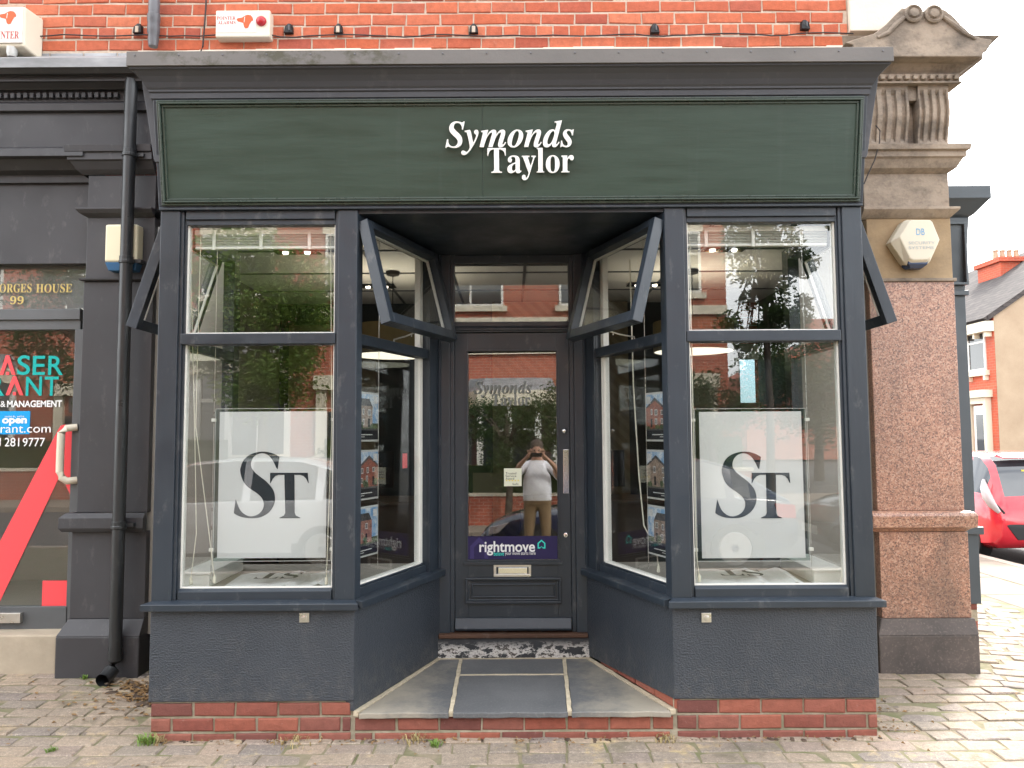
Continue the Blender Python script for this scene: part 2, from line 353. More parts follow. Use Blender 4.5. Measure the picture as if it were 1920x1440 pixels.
# ------------------------------------------------------------------ geometry helpers
WM = {}
def par(o, p):
    if p is None: return
    o.parent = p
    o.matrix_parent_inverse = WM.get(p.name_full, Matrix.Identity(4)).inverted()
def thing(name, label, cat, loc=(0, 0, 0), group=None):
    o = bpy.data.objects.new(name, None); col.objects.link(o)
    o.location = loc; o.empty_display_size = 0.1
    WM[o.name_full] = Matrix.Translation(loc)
    o['label'] = label; o['category'] = cat
    if group: o['group'] = group
    return o
def tag(o, label=None, cat=None, group=None, kind=None):
    if label: o['label'] = label
    if cat: o['category'] = cat
    if group: o['group'] = group
    if kind: o['kind'] = kind
    return o
class MB:
    def __init__(s, T=None): s.v, s.f, s.mi, s.T, s.cur = [], [], [], T, 0
    def add(s, vs, fs):
        b = len(s.v)
        for p in vs:
            p = Vector(p)
            s.v.append(tuple(s.T @ p) if s.T is not None else tuple(p))
        for f in fs: s.f.append([b + i for i in f]); s.mi.append(s.cur)
        return s
    def box(s, x0, x1, y0, y1, z0, z1):
        return s.add([(x0, y0, z0), (x1, y0, z0), (x1, y1, z0), (x0, y1, z0), (x0, y0, z1), (x1, y0, z1), (x1, y1, z1), (x0, y1, z1)],
                     [(0, 3, 2, 1), (4, 5, 6, 7), (0, 1, 5, 4), (1, 2, 6, 5), (2, 3, 7, 6), (3, 0, 4, 7)])
    def hexa(s, lo, hi):      # two quads (bottom, top), same winding seen from above
        return s.add(list(lo) + list(hi), [(0, 3, 2, 1), (4, 5, 6, 7), (0, 1, 5, 4), (1, 2, 6, 5), (2, 3, 7, 6), (3, 0, 4, 7)])
    def loft(s, rings, closed=True, caps=True):
        n = len(rings[0]); vs = [p for r in rings for p in r]; fs = []
        for i in range(len(rings) - 1):
            for j in range(n if closed else n - 1):
                a, b = i * n + j, i * n + (j + 1) % n
                fs.append((a, b, b + n, a + n))
        if caps:
            fs.append(tuple(range(n - 1, -1, -1))); fs.append(tuple(range((len(rings) - 1) * n, len(rings) * n)))
        return s.add(vs, fs)
    def prism_x(s, prof, x0, x1):     # prof: (y, z)
        return s.loft([[(x0, y, z) for y, z in prof], [(x1, y, z) for y, z in prof]])
    def prism_y(s, prof, y0, y1):     # prof: (x, z)
        return s.loft([[(x, y0, z) for x, z in prof], [(x, y1, z) for x, z in prof]])
    def prism_z(s, prof, z0, z1):
        return s.loft([[(x, y, z0) for x, y in prof], [(x, y, z1) for x, y in prof]])
    def tube(s, pts, r, n=8, caps=True):
        rings = []; pts = [Vector(p) for p in pts]
        for i, p in enumerate(pts):
            d = (pts[min(i + 1, len(pts) - 1)] - pts[max(i - 1, 0)]).normalized()
            a = d.cross(Vector((0, 0, 1)) if abs(d.z) < 0.9 else Vector((0, 1, 0))).normalized(); b = d.cross(a)
            rr = r[i] if hasattr(r, '__len__') else r
            rings.append([p + a * rr * math.cos(2 * math.pi * k / n) + b * rr * math.sin(2 * math.pi * k / n) for k in range(n)])
        return s.loft(rings, True, caps)
    def lathe(s, c, prof, n=20, axis='z'):   # prof: (r, h) along the axis from c
        c = Vector(c); rings = []
        for r, h in prof:
            ring = []
            for k in range(n):
                a = 2 * math.pi * k / n; q = (r * math.cos(a), r * math.sin(a))
                ring.append(c + (Vector((q[0], q[1], h)) if axis == 'z' else Vector((q[0], h, q[1])) if axis == 'y' else Vector((h, q[0], q[1]))))
            rings.append(ring)
        return s.loft(rings)
    def build(s, name, mat, parent=None, bevel=0.0, smooth=False, segs=2):
        me = bpy.data.meshes.new(name); me.from_pydata(s.v, [], s.f)
        for m_ in (mat if isinstance(mat, (list, tuple)) else [mat]): me.materials.append(m_)
        for p, i in zip(me.polygons, s.mi): p.material_index = i
        bm = bmesh.new(); bm.from_mesh(me)
        bmesh.ops.delete(bm, geom=[v_ for v_ in bm.verts if not v_.link_faces], context='VERTS')
        bmesh.ops.recalc_face_normals(bm, faces=bm.faces)
        if bevel:
            es = [e for e in bm.edges if e.is_manifold and e.calc_face_angle(0) > 0.35]
            bmesh.ops.bevel(bm, geom=es, offset=bevel, segments=segs, profile=0.5, affect='EDGES', clamp_overlap=True)
        bm.to_mesh(me); bm.free()
        if smooth:
            me.polygons.foreach_set('use_smooth', [True] * len(me.polygons))
            try: me.set_sharp_from_angle(angle=R(38))
            except Exception: pass
        me.update()
        o = bpy.data.objects.new(name, me); col.objects.link(o); par(o, parent)
        return o
def bx(name, mat, parent, x0, x1, y0, y1, z0, z1, bevel=0.003):
    return MB().box(min(x0, x1), max(x0, x1), min(y0, y1), max(y0, y1), min(z0, z1), max(z0, z1)).build(name, mat, parent, bevel)

_txt_cache = {}
def text_geo(body, extrude=0.0, res=6, bold=0.0):
    key = (body, extrude, res, bold)
    if key not in _txt_cache:
        c = bpy.data.curves.new('t', 'FONT'); c.body = body; c.extrude = extrude; c.resolution_u = res; c.offset = bold
        o = bpy.data.objects.new('t', c); col.objects.link(o)
        bpy.context.view_layer.update()
        dg = bpy.context.evaluated_depsgraph_get()
        me = o.evaluated_get(dg).to_mesh()
        vs = [tuple(v.co) for v in me.vertices]; fs = [tuple(p.vertices) for p in me.polygons]
        o.evaluated_get(dg).to_mesh_clear(); bpy.data.objects.remove(o); bpy.data.curves.remove(c)
        _txt_cache[key] = (vs, fs)
    return _txt_cache[key]
def text_fit(body, x0, x1, z0, z1, depth=0.0, res=6, bold=0.0):
    """glyph mesh scaled into the box x0..x1, z0..z1; lies in the local x-z plane facing -y, depth along y."""
    vs, fs = text_geo(body, 1.0 if depth else 0.0, res, bold)
    ax, bx_ = min(v[0] for v in vs), max(v[0] for v in vs); ay, by = min(v[1] for v in vs), max(v[1] for v in vs)
    out = [(x0 + (v[0] - ax) / (bx_ - ax) * (x1 - x0), -v[2] * depth / 2, z0 + (v[1] - ay) / (by - ay) * (z1 - z0)) for v in vs]
    return out, fs
def text_obj(name, body, mat, parent, x0, x1, z0, z1, y, T=None, depth=0.0, res=5, bold=0.0):
    vs, fs = text_fit(body, x0, x1, z0, z1, depth, res, bold)
    m = MB(T); m.add([(v[0], v[1] + y, v[2]) for v in vs], fs)
    return m.build(name, mat, parent)
def islands(vs, fs):
    p = list(range(len(vs)))
    def find(a):
        while p[a] != a: p[a] = p[p[a]]; a = p[a]
        return a
    key = {}
    for i, v in enumerate(vs):                      # weld coincident points so extruded sides stay with their faces
        k = (round(v[0], 5), round(v[2], 5))
        if k in key: p[find(i)] = find(key[k])
        else: key[k] = i
    for f in fs:
        for a in f[1:]: p[find(a)] = find(f[0])
    groups = {}
    for f in fs: groups.setdefault(find(f[0]), []).append(f)
    res = []
    for g in groups.values():
        ids = sorted({i for f in g for i in f}); mp = {a: i for i, a in enumerate(ids)}
        res.append(([vs[i] for i in ids], [tuple(mp[i] for i in f) for f in g]))
    return sorted(res, key=lambda r: min(v[0] for v in r[0]))
def pillow_mesh(name, w, h, d, bev, mat, jit=0.0, up='z'):
    """a stone or brick with a worn, rounded outer face; up = the direction of that face"""
    a, b = w / 2, h / 2
    def j(): return random.uniform(-jit, jit)
    lo = [(-a, -b), (a, -b), (a, b), (-a, b)]
    vs = [(x, y, -d) for x, y in lo]
    m = [(x + j(), y + j(), -bev) for x, y in lo]; vs += m
    sx = [(-1, -1), (1, -1), (1, 1), (-1, 1)]
    vs += [(x - bev * s[0] * 1.2, y - bev * s[1] * 1.2, j() * 0.6) for (x, y, z), s in zip(m, sx)]
    vs.append((0, 0, bev * 0.25))
    fs = []
    for k in range(4):
        n = (k + 1) % 4
        fs += [(k, n, 4 + n, 4 + k), (4 + k, 4 + n, 8 + n, 8 + k), (8 + k, 8 + n, 12)]
    if up == '-y': vs = [(x, -z, y) for x, y, z in vs]
    me = bpy.data.meshes.new(name); me.from_pydata(vs, [], fs); me.materials.append(mat)
    return me
def place(name, me, parent, loc, rot=(0, 0, 0), scale=(1, 1, 1)):
    o = bpy.data.objects.new(name, me); col.objects.link(o)
    o.location = loc; o.rotation_euler = rot; o.scale = scale; par(o, parent); return o

def emit(name, c, strength):
    t = NT(name); t.color(c); t.b.inputs['Emission Color'].default_value = (*c, 1); t.b.inputs['Emission Strength'].default_value = strength; return t.m
M['lit_diffuser'] = emit('lit_lamp_diffuser', (0.75, 0.70, 0.55), 0.45)
M['lit_bulb'] = emit('lit_bulb', (1.0, 0.92, 0.78), 1.0)
M['lit_pendant'] = emit('lit_pendant_bulb', (1.0, 0.92, 0.78), 13.0)
M['tinted'] = glass('blue_tinted_glass', 0.05, (0.33, 0.41, 0.44))

# ================================================================== GROUND
def zpav(y): return 0.05 * max(0.0, min(1.0, y / 1.05))
def _asphalt():
    t = NT('grey_asphalt')
    c = t.ramp(t.noise(0.7, 6), [(0.3, (0.045, 0.045, 0.048)), (0.7, (0.07, 0.069, 0.07))])
    t.color(t.mix(t.ramp(t.noise(160, 2), [(0.55, 0), (0.7, 0.4)]), c, (0.16, 0.155, 0.15)))
    t.rough(0.8); t.bump(t.noise(180, 3), 0.5, 0.005); return t.m
M['asphalt'] = _asphalt()
road = MB().add([(-220, -220, -0.12), (220, -220, -0.12), (220, 220, -0.12), (-220, 220, -0.12)], [(0, 1, 2, 3)]).build('road', M['asphalt'])
tag(road, 'grey asphalt road around the corner shop', 'road', kind='structure')
pav = MB().prism_x([(-4.9, -0.2), (-4.9, -0.005), (0, -0.005), (1.05, 0.045), (20, 0.045), (20, -0.2)], -26, 5.85).build('pavement', M['bed'])
tag(pav, 'pavement of worn stone setts in front of the shop', 'pavement', kind='structure')

sett_meshes = [pillow_mesh('sett', 0.205, 0.118, 0.06, 0.005, M['sett'], 0.0055) for _ in range(9)]
setts = []
row, y = 0, -0.93
while y < 4.4:
    pitch = random.uniform(0.118, 0.130)
    x = -4.6 + random.uniform(0, 0.2)
    while x < 4.5:
        w = random.choice([0.16, 0.19, 0.2, 0.21, 0.22, 0.235, 0.25])
        cx, cy = x + w / 2, y + pitch / 2
        x += w
        yy, rz = cy, random.uniform(-0.03, 0.03)
        if cx > 3.0: yy = cy - 0.33 * (cx - 3.0); rz -= 0.31
        if cx + w / 2 > 4.47: continue
        if yy > 0.02 and abs(cx) < 1.95: continue
        if yy > 1.03 and cx < 3.12: continue
        if yy > 1.92 and cx < 3.64: continue
        setts.append((cx, yy, w, pitch, rz))
    y += pitch
    row += 1
def _area(s):
    p = to_px(s[0], s[1], 0)
    if not p or not (-20 < p[0] < 1940 and p[1] < 1475): return 0
    d = s[1] + CAM_D
    return s[2] * s[3] / d ** 3
setts.sort(key=_area, reverse=True)
rest = MB()
for i, (cx, cy, w, pitch, rz) in enumerate(setts):
    z = zpav(cy) + random.uniform(-0.004, 0.004)
    rot = (random.uniform(-0.02, 0.02), random.uniform(-0.02, 0.02), rz)
    if i < 300:
        place('sett', random.choice(sett_meshes), pav, (cx, cy, z), rot, ((w - 0.010) / 0.205, (pitch - 0.009) / 0.118, 1))
    else:
        me = random.choice(sett_meshes)
        T = Matrix.Translation((cx, cy, z)) @ Matrix.Rotation(rz, 4, 'Z') @ Matrix.Diagonal(((w - 0.010) / 0.205, (pitch - 0.009) / 0.118, 1, 1))
        rest.add([T @ v.co for v in me.vertices], [tuple(p.vertices) for p in me.polygons])
tag(rest.build('more_setts', M['sett'], pav), kind='stuff')
flag_me = [pillow_mesh('flagstone', 0.66, 0.9, 0.05, 0.008, M['flag'], 0.004) for _ in range(3)]
fy = 0.0
k = 0
while fy < 14:
    d = random.choice([0.62, 0.75, 0.9])
    for cx, w in ((4.83, 0.68), (5.51, 0.66)):
        oy = 0.3 if w < 0.67 else 0
        place('flagstone', random.choice(flag_me), pav, (cx, fy + d / 2 + oy, 0.052 + random.uniform(-0.003, 0.003)), (0, 0, 0), ((w - 0.012) / 0.66, (d - 0.012) / 0.9, 1))
    fy += d
M['kerb'] = stone('granite_kerb', (0.33, 0.27, 0.22), (0.43, 0.36, 0.30), 5, 0.3, (80, 0.3, (0.16, 0.13, 0.12)))
ky = -4.8
while ky < 16:
    MB().box(5.857, 6.0, ky, ky + 0.905, -0.2, 0.05).build('kerb_stone', M['kerb'], pav, 0.012)
    ky += 0.915
kx = -18.0
while kx < 5.8:
    MB().box(kx, kx + 0.905, -5.05, -4.907, -0.2, 0.004).build('kerb_stone', M['kerb'], pav, 0.012)
    kx += 0.915

# ================================================================== CORNER BUILDING (upper wall, quoin, room behind)
YW = 1.05
M['far_brick'] = None
def brick_tex(name, c1, c2, mort, scale=1.0, rotx=True):
    t = NT(name)
    g = t.new('ShaderNodeNewGeometry'); sp = t.new('ShaderNodeSeparateXYZ'); cb = t.new('ShaderNodeCombineXYZ')
    t.link(g.outputs['Position'], sp.inputs[0])
    t.link(t.math('ADD', sp.outputs[0], sp.outputs[1]), cb.inputs[0]); t.link(sp.outputs[2], cb.inputs[1])
    b = t.new('ShaderNodeTexBrick'); b.inputs['Scale'].default_value = 1.0
    b.inputs['Brick Width'].default_value = 0.236; b.inputs['Row Height'].default_value = 0.086; b.inputs['Mortar Size'].default_value = 0.006
    b.inputs['Color1'].default_value = (*c1, 1); b.inputs['Color2'].default_value = (*c2, 1); b.inputs['Mortar'].default_value = (*mort, 1)
    t.link(cb.outputs[0], b.inputs['Vector'])
    t.color(t.mix(t.ramp(t.noise(2, 6), [(0.4, 0), (0.75, 0.35)]), b.outputs[0], (0.14, 0.06, 0.05)))
    t.rough(0.85); t.bump(b.outputs['Fac'], -0.3, 0.006); return t.m
M['brick_tex'] = brick_tex('red_brick_courses', (0.46, 0.11, 0.055), (0.38, 0.088, 0.05), (0.46, 0.37, 0.29))
bld = thing('corner_building', 'orange-red brick upper storey of the corner building above the navy shopfront', 'building', (0, YW, 0))
Z0 = wz(960, 91.5, YW)
COURSE, PITCHX = 0.0865, 0.2365
NC = 7
XR = wx(1590, 50, YW)
upper = MB().box(-5.2, XR, YW + 0.006, YW + 0.26, Z0 - 0.16, Z0 + NC * COURSE).build('upper_wall', M['mortar'], bld)
st_me = [pillow_mesh('brick', PITCHX - 0.012, COURSE - 0.012, 0.03, 0.004, M['brick'], 0.0035, '-y') for _ in range(6)]
hd_me = [pillow_mesh('brick', PITCHX / 2 - 0.012, COURSE - 0.012, 0.03, 0.004, M['brick'], 0.0035, '-y') for _ in range(6)]
for c in range(NC):
    z = Z0 + (c + 0.5) * COURSE
    header = (c % 4 == 1)
    p = PITCHX / 2 if header else PITCHX
    x = -5.2 + (0.0 if c % 2 == 0 else p * 0.5) + random.uniform(0, 0.02)
    while x < XR - 0.03:
        w = p + random.uniform(-0.006, 0.006)
        if x + w > XR: w = XR - x
        cx = x + w / 2; x += w
        base = (PITCHX / 2 if header else PITCHX) - 0.011
        pp = to_px(cx, YW, z)
        if pp is None or pp[0] < -60: continue
        place('brick', random.choice(hd_me if header else st_me), upper, (cx, YW + random.uniform(-0.002, 0.002), z + random.uniform(-0.001, 0.001)), (0, random.uniform(-0.008, 0.008), 0), ((w - 0.011) / base, 1, 1))
ztop = Z0 + NC * COURSE
MB().box(-14, XR, YW + 0.002, YW + 0.26, ztop, 9.2).build('wall_above', M['brick_tex'], bld)
MB().box(-14, -5.2, YW + 0.002, YW + 0.26, 4.1, ztop).build('wall_beyond', M['brick_tex'], bld)
# cream stone quoin at the corner
zq = Z0 + 0.10
for i in range(8):
    h = 0.52
    MB().box(XR + 0.004, wx(1690, 20, YW), YW - 0.03, YW + 0.5, zq, zq + h - 0.008).build('quoin_stone', M['cream_stone'], bld, 0.006)
    zq += h
MB().box(2.45, wx(1690, 20, YW) - 0.02, YW + 0.5, 4.1, 3.3, 9.2).build('side_wall', M['brick_tex'], bld)
MB().box(2.62, 3.0, YW + 0.12, 4.1, 0.0, 3.3).build('side_wall_base', M['brick_tex'], bld)
MB().box(-14, 2.75, YW + 0.002, 4.3, 9.2, 9.4).build('roof_slab', M['lead'], bld)
# rear wall with one window opening (it shows through the right display window)
BX0, BX1, BZ0, BZ1 = 2.36, 2.95, 1.35, 2.55
rear = MB()
rear.box(-14, BX0, 3.95, 4.2, 0, 9.2); rear.box(BX0, 3.0, 3.95, 4.2, 0, BZ0); rear.box(BX0, 3.0, 3.95, 4.2, BZ1, 9.2)
rear.build('rear_wall', M['brick_tex'], bld)
rw = MB(); rw.box(BX0, BX0 + 0.05, 3.93, 4.0, BZ0, BZ1); rw.box(BX0, BX1 + .05, 3.93, 4.0, BZ0, BZ0 + 0.05); rw.box(BX0, BX1 + .05, 3.93, 4.0, 1.84, 1.93); rw.box(BX0, BX1 + .05, 3.93, 4.0, BZ1 - 0.16, BZ1)
rw.build('rear_window_frame', M['white'], bld, 0.004)
MB().box(BX0 + .05, BX1 + .05, 3.97, 3.975, BZ0 + .05, BZ1 - .16).build('rear_window_pane', M['tinted'], bld)
# mortar flaunching and flashing above the bay roof
fl = MB(); random.seed(3)
x = -2.6
while x < XR + 0.05:
    w = random.uniform(0.08, 0.3)
    fl.box(x, x + w, YW - 0.012 - random.uniform(0, 0.008), YW + 0.02, Z0 - 0.05, Z0 - 0.002 + random.uniform(-0.008, 0.006)); x += w
fl.build('mortar_fillet', M['cream_stone'], bld)
random.seed(11)
gb = MB(); x = -5.0
grey_me = pillow_mesh('brick', PITCHX - 0.01, 0.075, 0.03, 0.006, M['lead'], 0.003, '-y')
while x < 2.5:
    place('grey_brick', grey_me, bld, (x, YW - 0.004, Z0 - 0.05), (0, 0, 0)); x += PITCHX

# interior room of the shop
M['int_wall'] = paint('warm_grey_wall', (0.30, 0.275, 0.24), 0.8, 0.06, 2, None)
M['int_grey'] = paint('grey_textured_wallpaper', (0.21, 0.205, 0.195), 0.8, 0.12, 9, (60, 0.2, 0.003), (1, 1, 0.2))
M['int_dark'] = paint('dark_teal_wall', (0.022, 0.03, 0.032), 0.6, 0.1, 2, None)
M['ceil'] = paint('ceiling_tile_white', (0.72, 0.71, 0.68), 0.85, 0.05, 2, None)
M['carpet'] = paint('grey_brown_floor', (0.12, 0.105, 0.09), 0.75, 0.2, 12, (80, 0.3, 0.004), (0.2, 1, 1))
def _herring():
    t = NT('olive_patterned_wallpaper')
    g = t.pos((1, 1, 1)); w = t.new('ShaderNodeTexWave', wave_type='BANDS', bands_direction='DIAGONAL'); w.inputs['Scale'].default_value = 5; w.inputs['Distortion'].default_value = 0
    t.link(g, w.inputs[0])
    t.color(t.ramp(w.outputs['Fac'], [(0.4, (0.16, 0.135, 0.085)), (0.6, (0.20, 0.17, 0.11))])); t.rough(0.7); return t.m
M['olive'] = _herring()
FZ, CZ = 0.29, 3.0
room = MB().prism_z([(-1.86, 0.09), (-0.93, 0.09), (-0.58, 1.06), (0.58, 1.06), (0.93, 0.09), (1.86, 0.09), (1.86, 1.07), (2.6, 1.2), (2.6, 3.93), (-2.44, 3.93), (-2.44, 1.2), (-1.86, 1.07)], FZ - 0.05, FZ).build('shop_floor', M['carpet']); tag(room, 'grey brown floor inside the shop', 'floor', kind='structure')
cl = MB().box(-2.45, 2.62, 1.06, 3.95, CZ, CZ + 0.05)
cl.box(-1.9, 1.9, 0.06, 1.06, CZ, CZ + 0.05)
ceil = cl.build('shop_ceiling', M['ceil']); tag(ceil, 'pale tiled ceiling inside the shop', 'ceiling', kind='structure')
cg = MB()
for i in range(-2, 3): cg.box(i * 0.62 + 0.1, i * 0.62 + 0.124, 0.1, 3.93, CZ - 0.006, CZ + 0.004)
for j in range(1, 4): cg.box(-2.43, 2.6, 0.75 + j * 0.8, 0.774 + j * 0.8, CZ - 0.009, CZ + 0.002)
cg.build('ceiling_grid', M['grey_frame'], ceil)
lw = MB().box(-2.55, -2.45, 1.06, 3.95, FZ, CZ).build('shop_wall', M['int_wall']); tag(lw, 'party wall on the left inside the shop', 'wall', kind='structure')
MB().box(2.61, 2.625, 1.17, 3.95, FZ, CZ).build('wall_lining', M['int_dark'], lw)
bk = MB().box(-2.45, BX0, 3.90, 3.945, FZ, CZ).build('back_wall', M['int_dark'], lw)
MB().box(1.70, BX0 - 0.02, 3.70, 3.90, FZ, CZ - 0.01).build('grey_wall_panel', M['int_grey'], lw)
MB().box(-0.2, 1.2, 3.72, 3.90, FZ, CZ - 0.02).build('olive_wall_panel', M['olive'], lw)
MB().box(-2.3, -1.4, 3.72, 3.90, FZ, 2.75).build('olive_wall_panel', M['olive'], lw)
# inner front walls closing the room beside the bay
iw = MB(); iw.box(-2.45, -1.95, 1.06, 1.12, FZ, CZ); iw.box(1.95, 2.62, 1.06, 1.12, FZ, CZ)
iw.build('front_wall_lining', M['int_wall'], lw)

# ================================================================== THE SHOPFRONT BAY
shop = thing('shopfront', 'navy painted bay shopfront with dark green sign board and splayed central entrance', 'shopfront', (0, 0.5, 0))
HB = 1.935                     # half width of the bay
XI = 0.848                     # half width of the entrance opening at the front
XD = 0.476                     # half width at the door frame
YD = 1.02                      # door plane
ZS0, ZS1 = 0.680, 0.722        # sill
ZG0, ZT0, ZT1, ZG1, ZH = 0.783, 2.102, 2.163, 2.770, 2.845
ZR = 0.198                     # bottom of the rendered stall riser
ZSLAB = 0.143
RL = math.hypot(XI - XD, YD)
DU = Vector(((XI - XD) / RL, YD / RL, 0))
def RT(side):
    """frame of the splayed return wall: u runs from the front corner to the door, v points into the shop, z up"""
    s = side
    U = Vector((-s * DU.x, DU.y, 0)); V = Vector((s * DU.y, DU.x, 0))
    m = Matrix.Identity(4)
    m.col[0] = (*U, 0); m.col[1] = (*V, 0); m.col[3] = (s * XI, 0, 0, 1)
    return m
for s in (-1, 1):
    T = RT(s)
    a0, a1 = sorted((s * HB, s * XI))
    # stall riser, front and return and outer side
    MB().box(a0, a1, 0.0, 0.06, ZR, ZS0).build('stall_riser', M['render'], shop, 0.006)
    zb = 0.152
    q = MB(T)
    b0 = ZR if s > 0 else 0.146
    q.hexa([(0.0, 0.0, b0), (RL, 0.0, zb), (RL, 0.055, zb), (0.0, 0.055, b0)], [(0.0, 0.0, ZS0), (RL, 0.0, ZS0), (RL, 0.055, ZS0), (0.0, 0.055, ZS0)])
    q.build('stall_riser_return', M['render'], shop, 0.004)
    o0, o1 = sorted((s * HB, s * (HB - 0.06)))
    MB().box(o0, o1, 0.06, 1.06, ZR, ZS0).build('stall_riser_side', M['render'], shop, 0.004)
    # window sill: nosed board along the front, mitred into the entrance
    prof = [(0.10, ZS1 + 0.012), (0.0, ZS1 + 0.002), (-0.036, ZS1 - 0.009), (-0.038, ZS1 - 0.012), (-0.038, ZS0 - 0.002), (-0.035, ZS0 - 0.004), (0.10, ZS0 - 0.004)]
    ringA = [(s * (HB - y - 0.0), y, z) for y, z in prof]
    ringB = [(s * (XI - 0.70 * (-y) * (1 if y < 0 else -0.2)), y, z) for y, z in prof]
    MB().loft([ringA, ringB]).build('sill', M['navy_h'], shop, 0.002)
    q = MB(T)
    q.loft([[(0.02 if v < 0 else 0.0, v, z) for v, z in prof], [(RL + 0.0, v, z) for v, z in prof]])
    q.build('sill_return', M['navy_h'], shop, 0.002)
    ringC = [(s * (HB - y), y if y < 0 else 0.0, z) for y, z in prof]
    MB().loft([[(s * (HB - y), max(0.101, y), z) for y, z in prof], [(s * (HB - y), 1.04, z) for y, z in prof]]).build('sill_side', M['navy_h'], shop, 0.002)
    # posts
    g0, g1 = 1.797, 0.975
    p0, p1 = sorted((s * HB, s * (g0 + 0.030)))
    MB().box(p0, p1, 0.004, 0.115, ZS1, ZH).build('corner_post', M['navy'], shop, 0.004)
    p0, p1 = sorted((s * XI, s * (g1 - 0.022)))
    MB().prism_z([(s * XI, 0.004), (s * (g1 - 0.022), 0.004), (s * (g1 - 0.022), 0.10), (s * (XI - 0.018), 0.075)], ZS1, ZH).build('entrance_post', M['navy'], shop, 0.004)
    # stepped glazing mouldings either side, head, bottom rail, transom
    mo = MB()
    for k, (wd, yb) in enumerate(((0.018, 0.016), (0.012, 0.028))):
        off = 0.030 - k * 0.018
        a, b = sorted((s * (g0 + off), s * (g0 + off - wd))); mo.box(a, b, yb, 0.09, ZS1, ZH)
    for k, (wd, yb) in enumerate(((0.012, 0.016), (0.010, 0.028))):
        off = 0.022 - k * 0.012
        a, b = sorted((s * (g1 - off), s * (g1 - off + wd))); mo.box(a, b, yb, 0.09, ZS1, ZH)
    mo.build('post_moulding', M['navy'], shop, 0.002)
    a, b = sorted((s * g0, s * g1))
    hd = MB(); hd.box(a, b, 0.012, 0.10, ZG1 + 0.028, ZH); hd.box(a, b, 0.026, 0.09, ZG1, ZG1 + 0.028)
    hd.build('window_head', M['navy_h'], shop, 0.002)
    br = MB(); br.box(a, b, 0.014, 0.09, ZS1, ZG0 - 0.014); br.prism_x([(0.014, ZG0 - 0.0135), (0.034, ZG0), (0.08, ZG0), (0.08, ZG0 - 0.0135)], a, b)
    br.build('bottom_rail', M['navy_h'], shop, 0.002)
    MB().box(a - 0.018, b + 0.008, 0.010, 0.085, ZT0, ZT1).build('transom', M['navy_h'], shop, 0.005)
    # putty / white inner edges of the front panes
    wl_ = MB()
    for z0, z1 in ((ZG0, ZT0), (ZT1, ZG1)):
        for e in (a, b - 0.007): wl_.box(e, e + 0.007, 0.042, 0.085, z0, z1)
        wl_.box(a + 0.007, b - 0.007, 0.042, 0.052, z0, z0 + 0.008)
    wl_.build('white_glazing_bead', M['white'], shop)
    MB().box(a + 0.001, b - 0.001, 0.054, 0.058, ZG0 + 0.001, ZT0 - 0.001).build('window_pane', M['glass'], shop)
    MB().box(a + 0.001, b - 0.001, 0.054, 0.058, ZT1 + 0.001, ZG1 - 0.001).build('window_pane', M['glass'], shop)
    # ---- splayed return: posts, rails, fixed pane and top hung hopper open into the entrance
    u0, u1 = 0.035, 0.895
    q = MB(T); q.box(u1, RL - 0.002, 0.006, 0.10, ZS1, ZH); q.box(u1 - 0.0, u1 + 0.03, -0.006, 0.006, ZS1, ZH); q.box(RL - 0.05, RL - 0.012, -0.010, 0.006, ZS1, ZH); q.build('door_side_post', M['navy'], shop, 0.003)
    q = MB(T); q.box(u0 - 0.015, u1, 0.018, 0.09, ZS1, ZG0 - 0.014); q.box(u0, u1, 0.034, 0.08, ZG0 - 0.014, ZG0); q.build('bottom_rail_return', M['navy_h'], shop, 0.003)
    q = MB(T); q.box(u0 - 0.015, u1 + 0.03, 0.008, 0.085, ZT0, ZT1); q.build('transom_return', M['navy_h'], shop, 0.004)
    q = MB(T); q.box(0.0, u1, 0.008, 0.095, ZG1, ZH); q.build('window_head_return', M['navy_h'], shop, 0.003)
    q = MB(T); q.box(u0 - 0.017, u0 - 0.002, 0.02, 0.085, ZG0, ZG1); q.build('front_stile_return', M['navy'], shop)
    q = MB(T); q.box(u0, u1 - 0.04, 0.054, 0.058, ZG0, ZT0); q.build('return_pane', M['glass'], shop)
    q = MB(T); q.box(u1 - 0.042, u1 - 0.002, 0.045, 0.085, ZG0, ZT0); q.box(u1 - 0.042, u1 - 0.002, 0.045, 0.085, ZT1, ZG1); q.box(u0, u1 - .042, 0.036, 0.085, ZG0 - 0.004, ZG0 + 0.008)
    q.build('white_inner_frame', M['white'], shop, 0.002)
    hang = 0.62
    def hopper(T2, w, ang, hinge_z):
        """top hung sash, local x along its width, y outward negative, hinge on the top edge"""
        H = T2 @ Matrix.Translation((0, 0, hinge_z)) @ Matrix.Rotation(-ang, 4, 'X')
        h, st, dp = 0.60, 0.052, 0.062
        f = MB(H)
        f.box(0, st, -dp, 0, -h, 0); f.box(w - st, w, -dp, 0, -h, 0); f.box(st, w - st, -dp, 0, -0.045, 0); f.box(st, w - st, -dp, 0, -h, -h + 0.06)
        sash = f.build('hopper_sash', M['navy'], shop, 0.003)
        g = MB(H)
        for e in (st, w - st - 0.009): g.box(e, e + 0.009, -0.012, 0.004, -h + 0.06, -0.045)
        g.box(st + .009, w - st - .009, -0.012, 0.004, -0.054, -0.045)
        g.build('white_bead', M['white'], sash)
        MB(H).box(st - 0.004, w - st + 0.004, -0.026, -0.022, -h + 0.056, -0.041).build('hopper_pane', M['glass'], sash)
        # stay bar from the bottom rail back to the transom
        a = H @ Vector((w * 0.5, 0.0, -h + 0.02)); b_ = T2 @ Vector((w * 0.5 + 0.03, 0.03, ZT1 + 0.02)); c_ = T2 @ Vector((w * 0.5 + 0.03, 0.03, ZT1))
        k = MB(); k.tube([a, a.lerp(b_, 0.5) - Vector((0, 0, 0.006)), b_, c_], 0.005, 6)
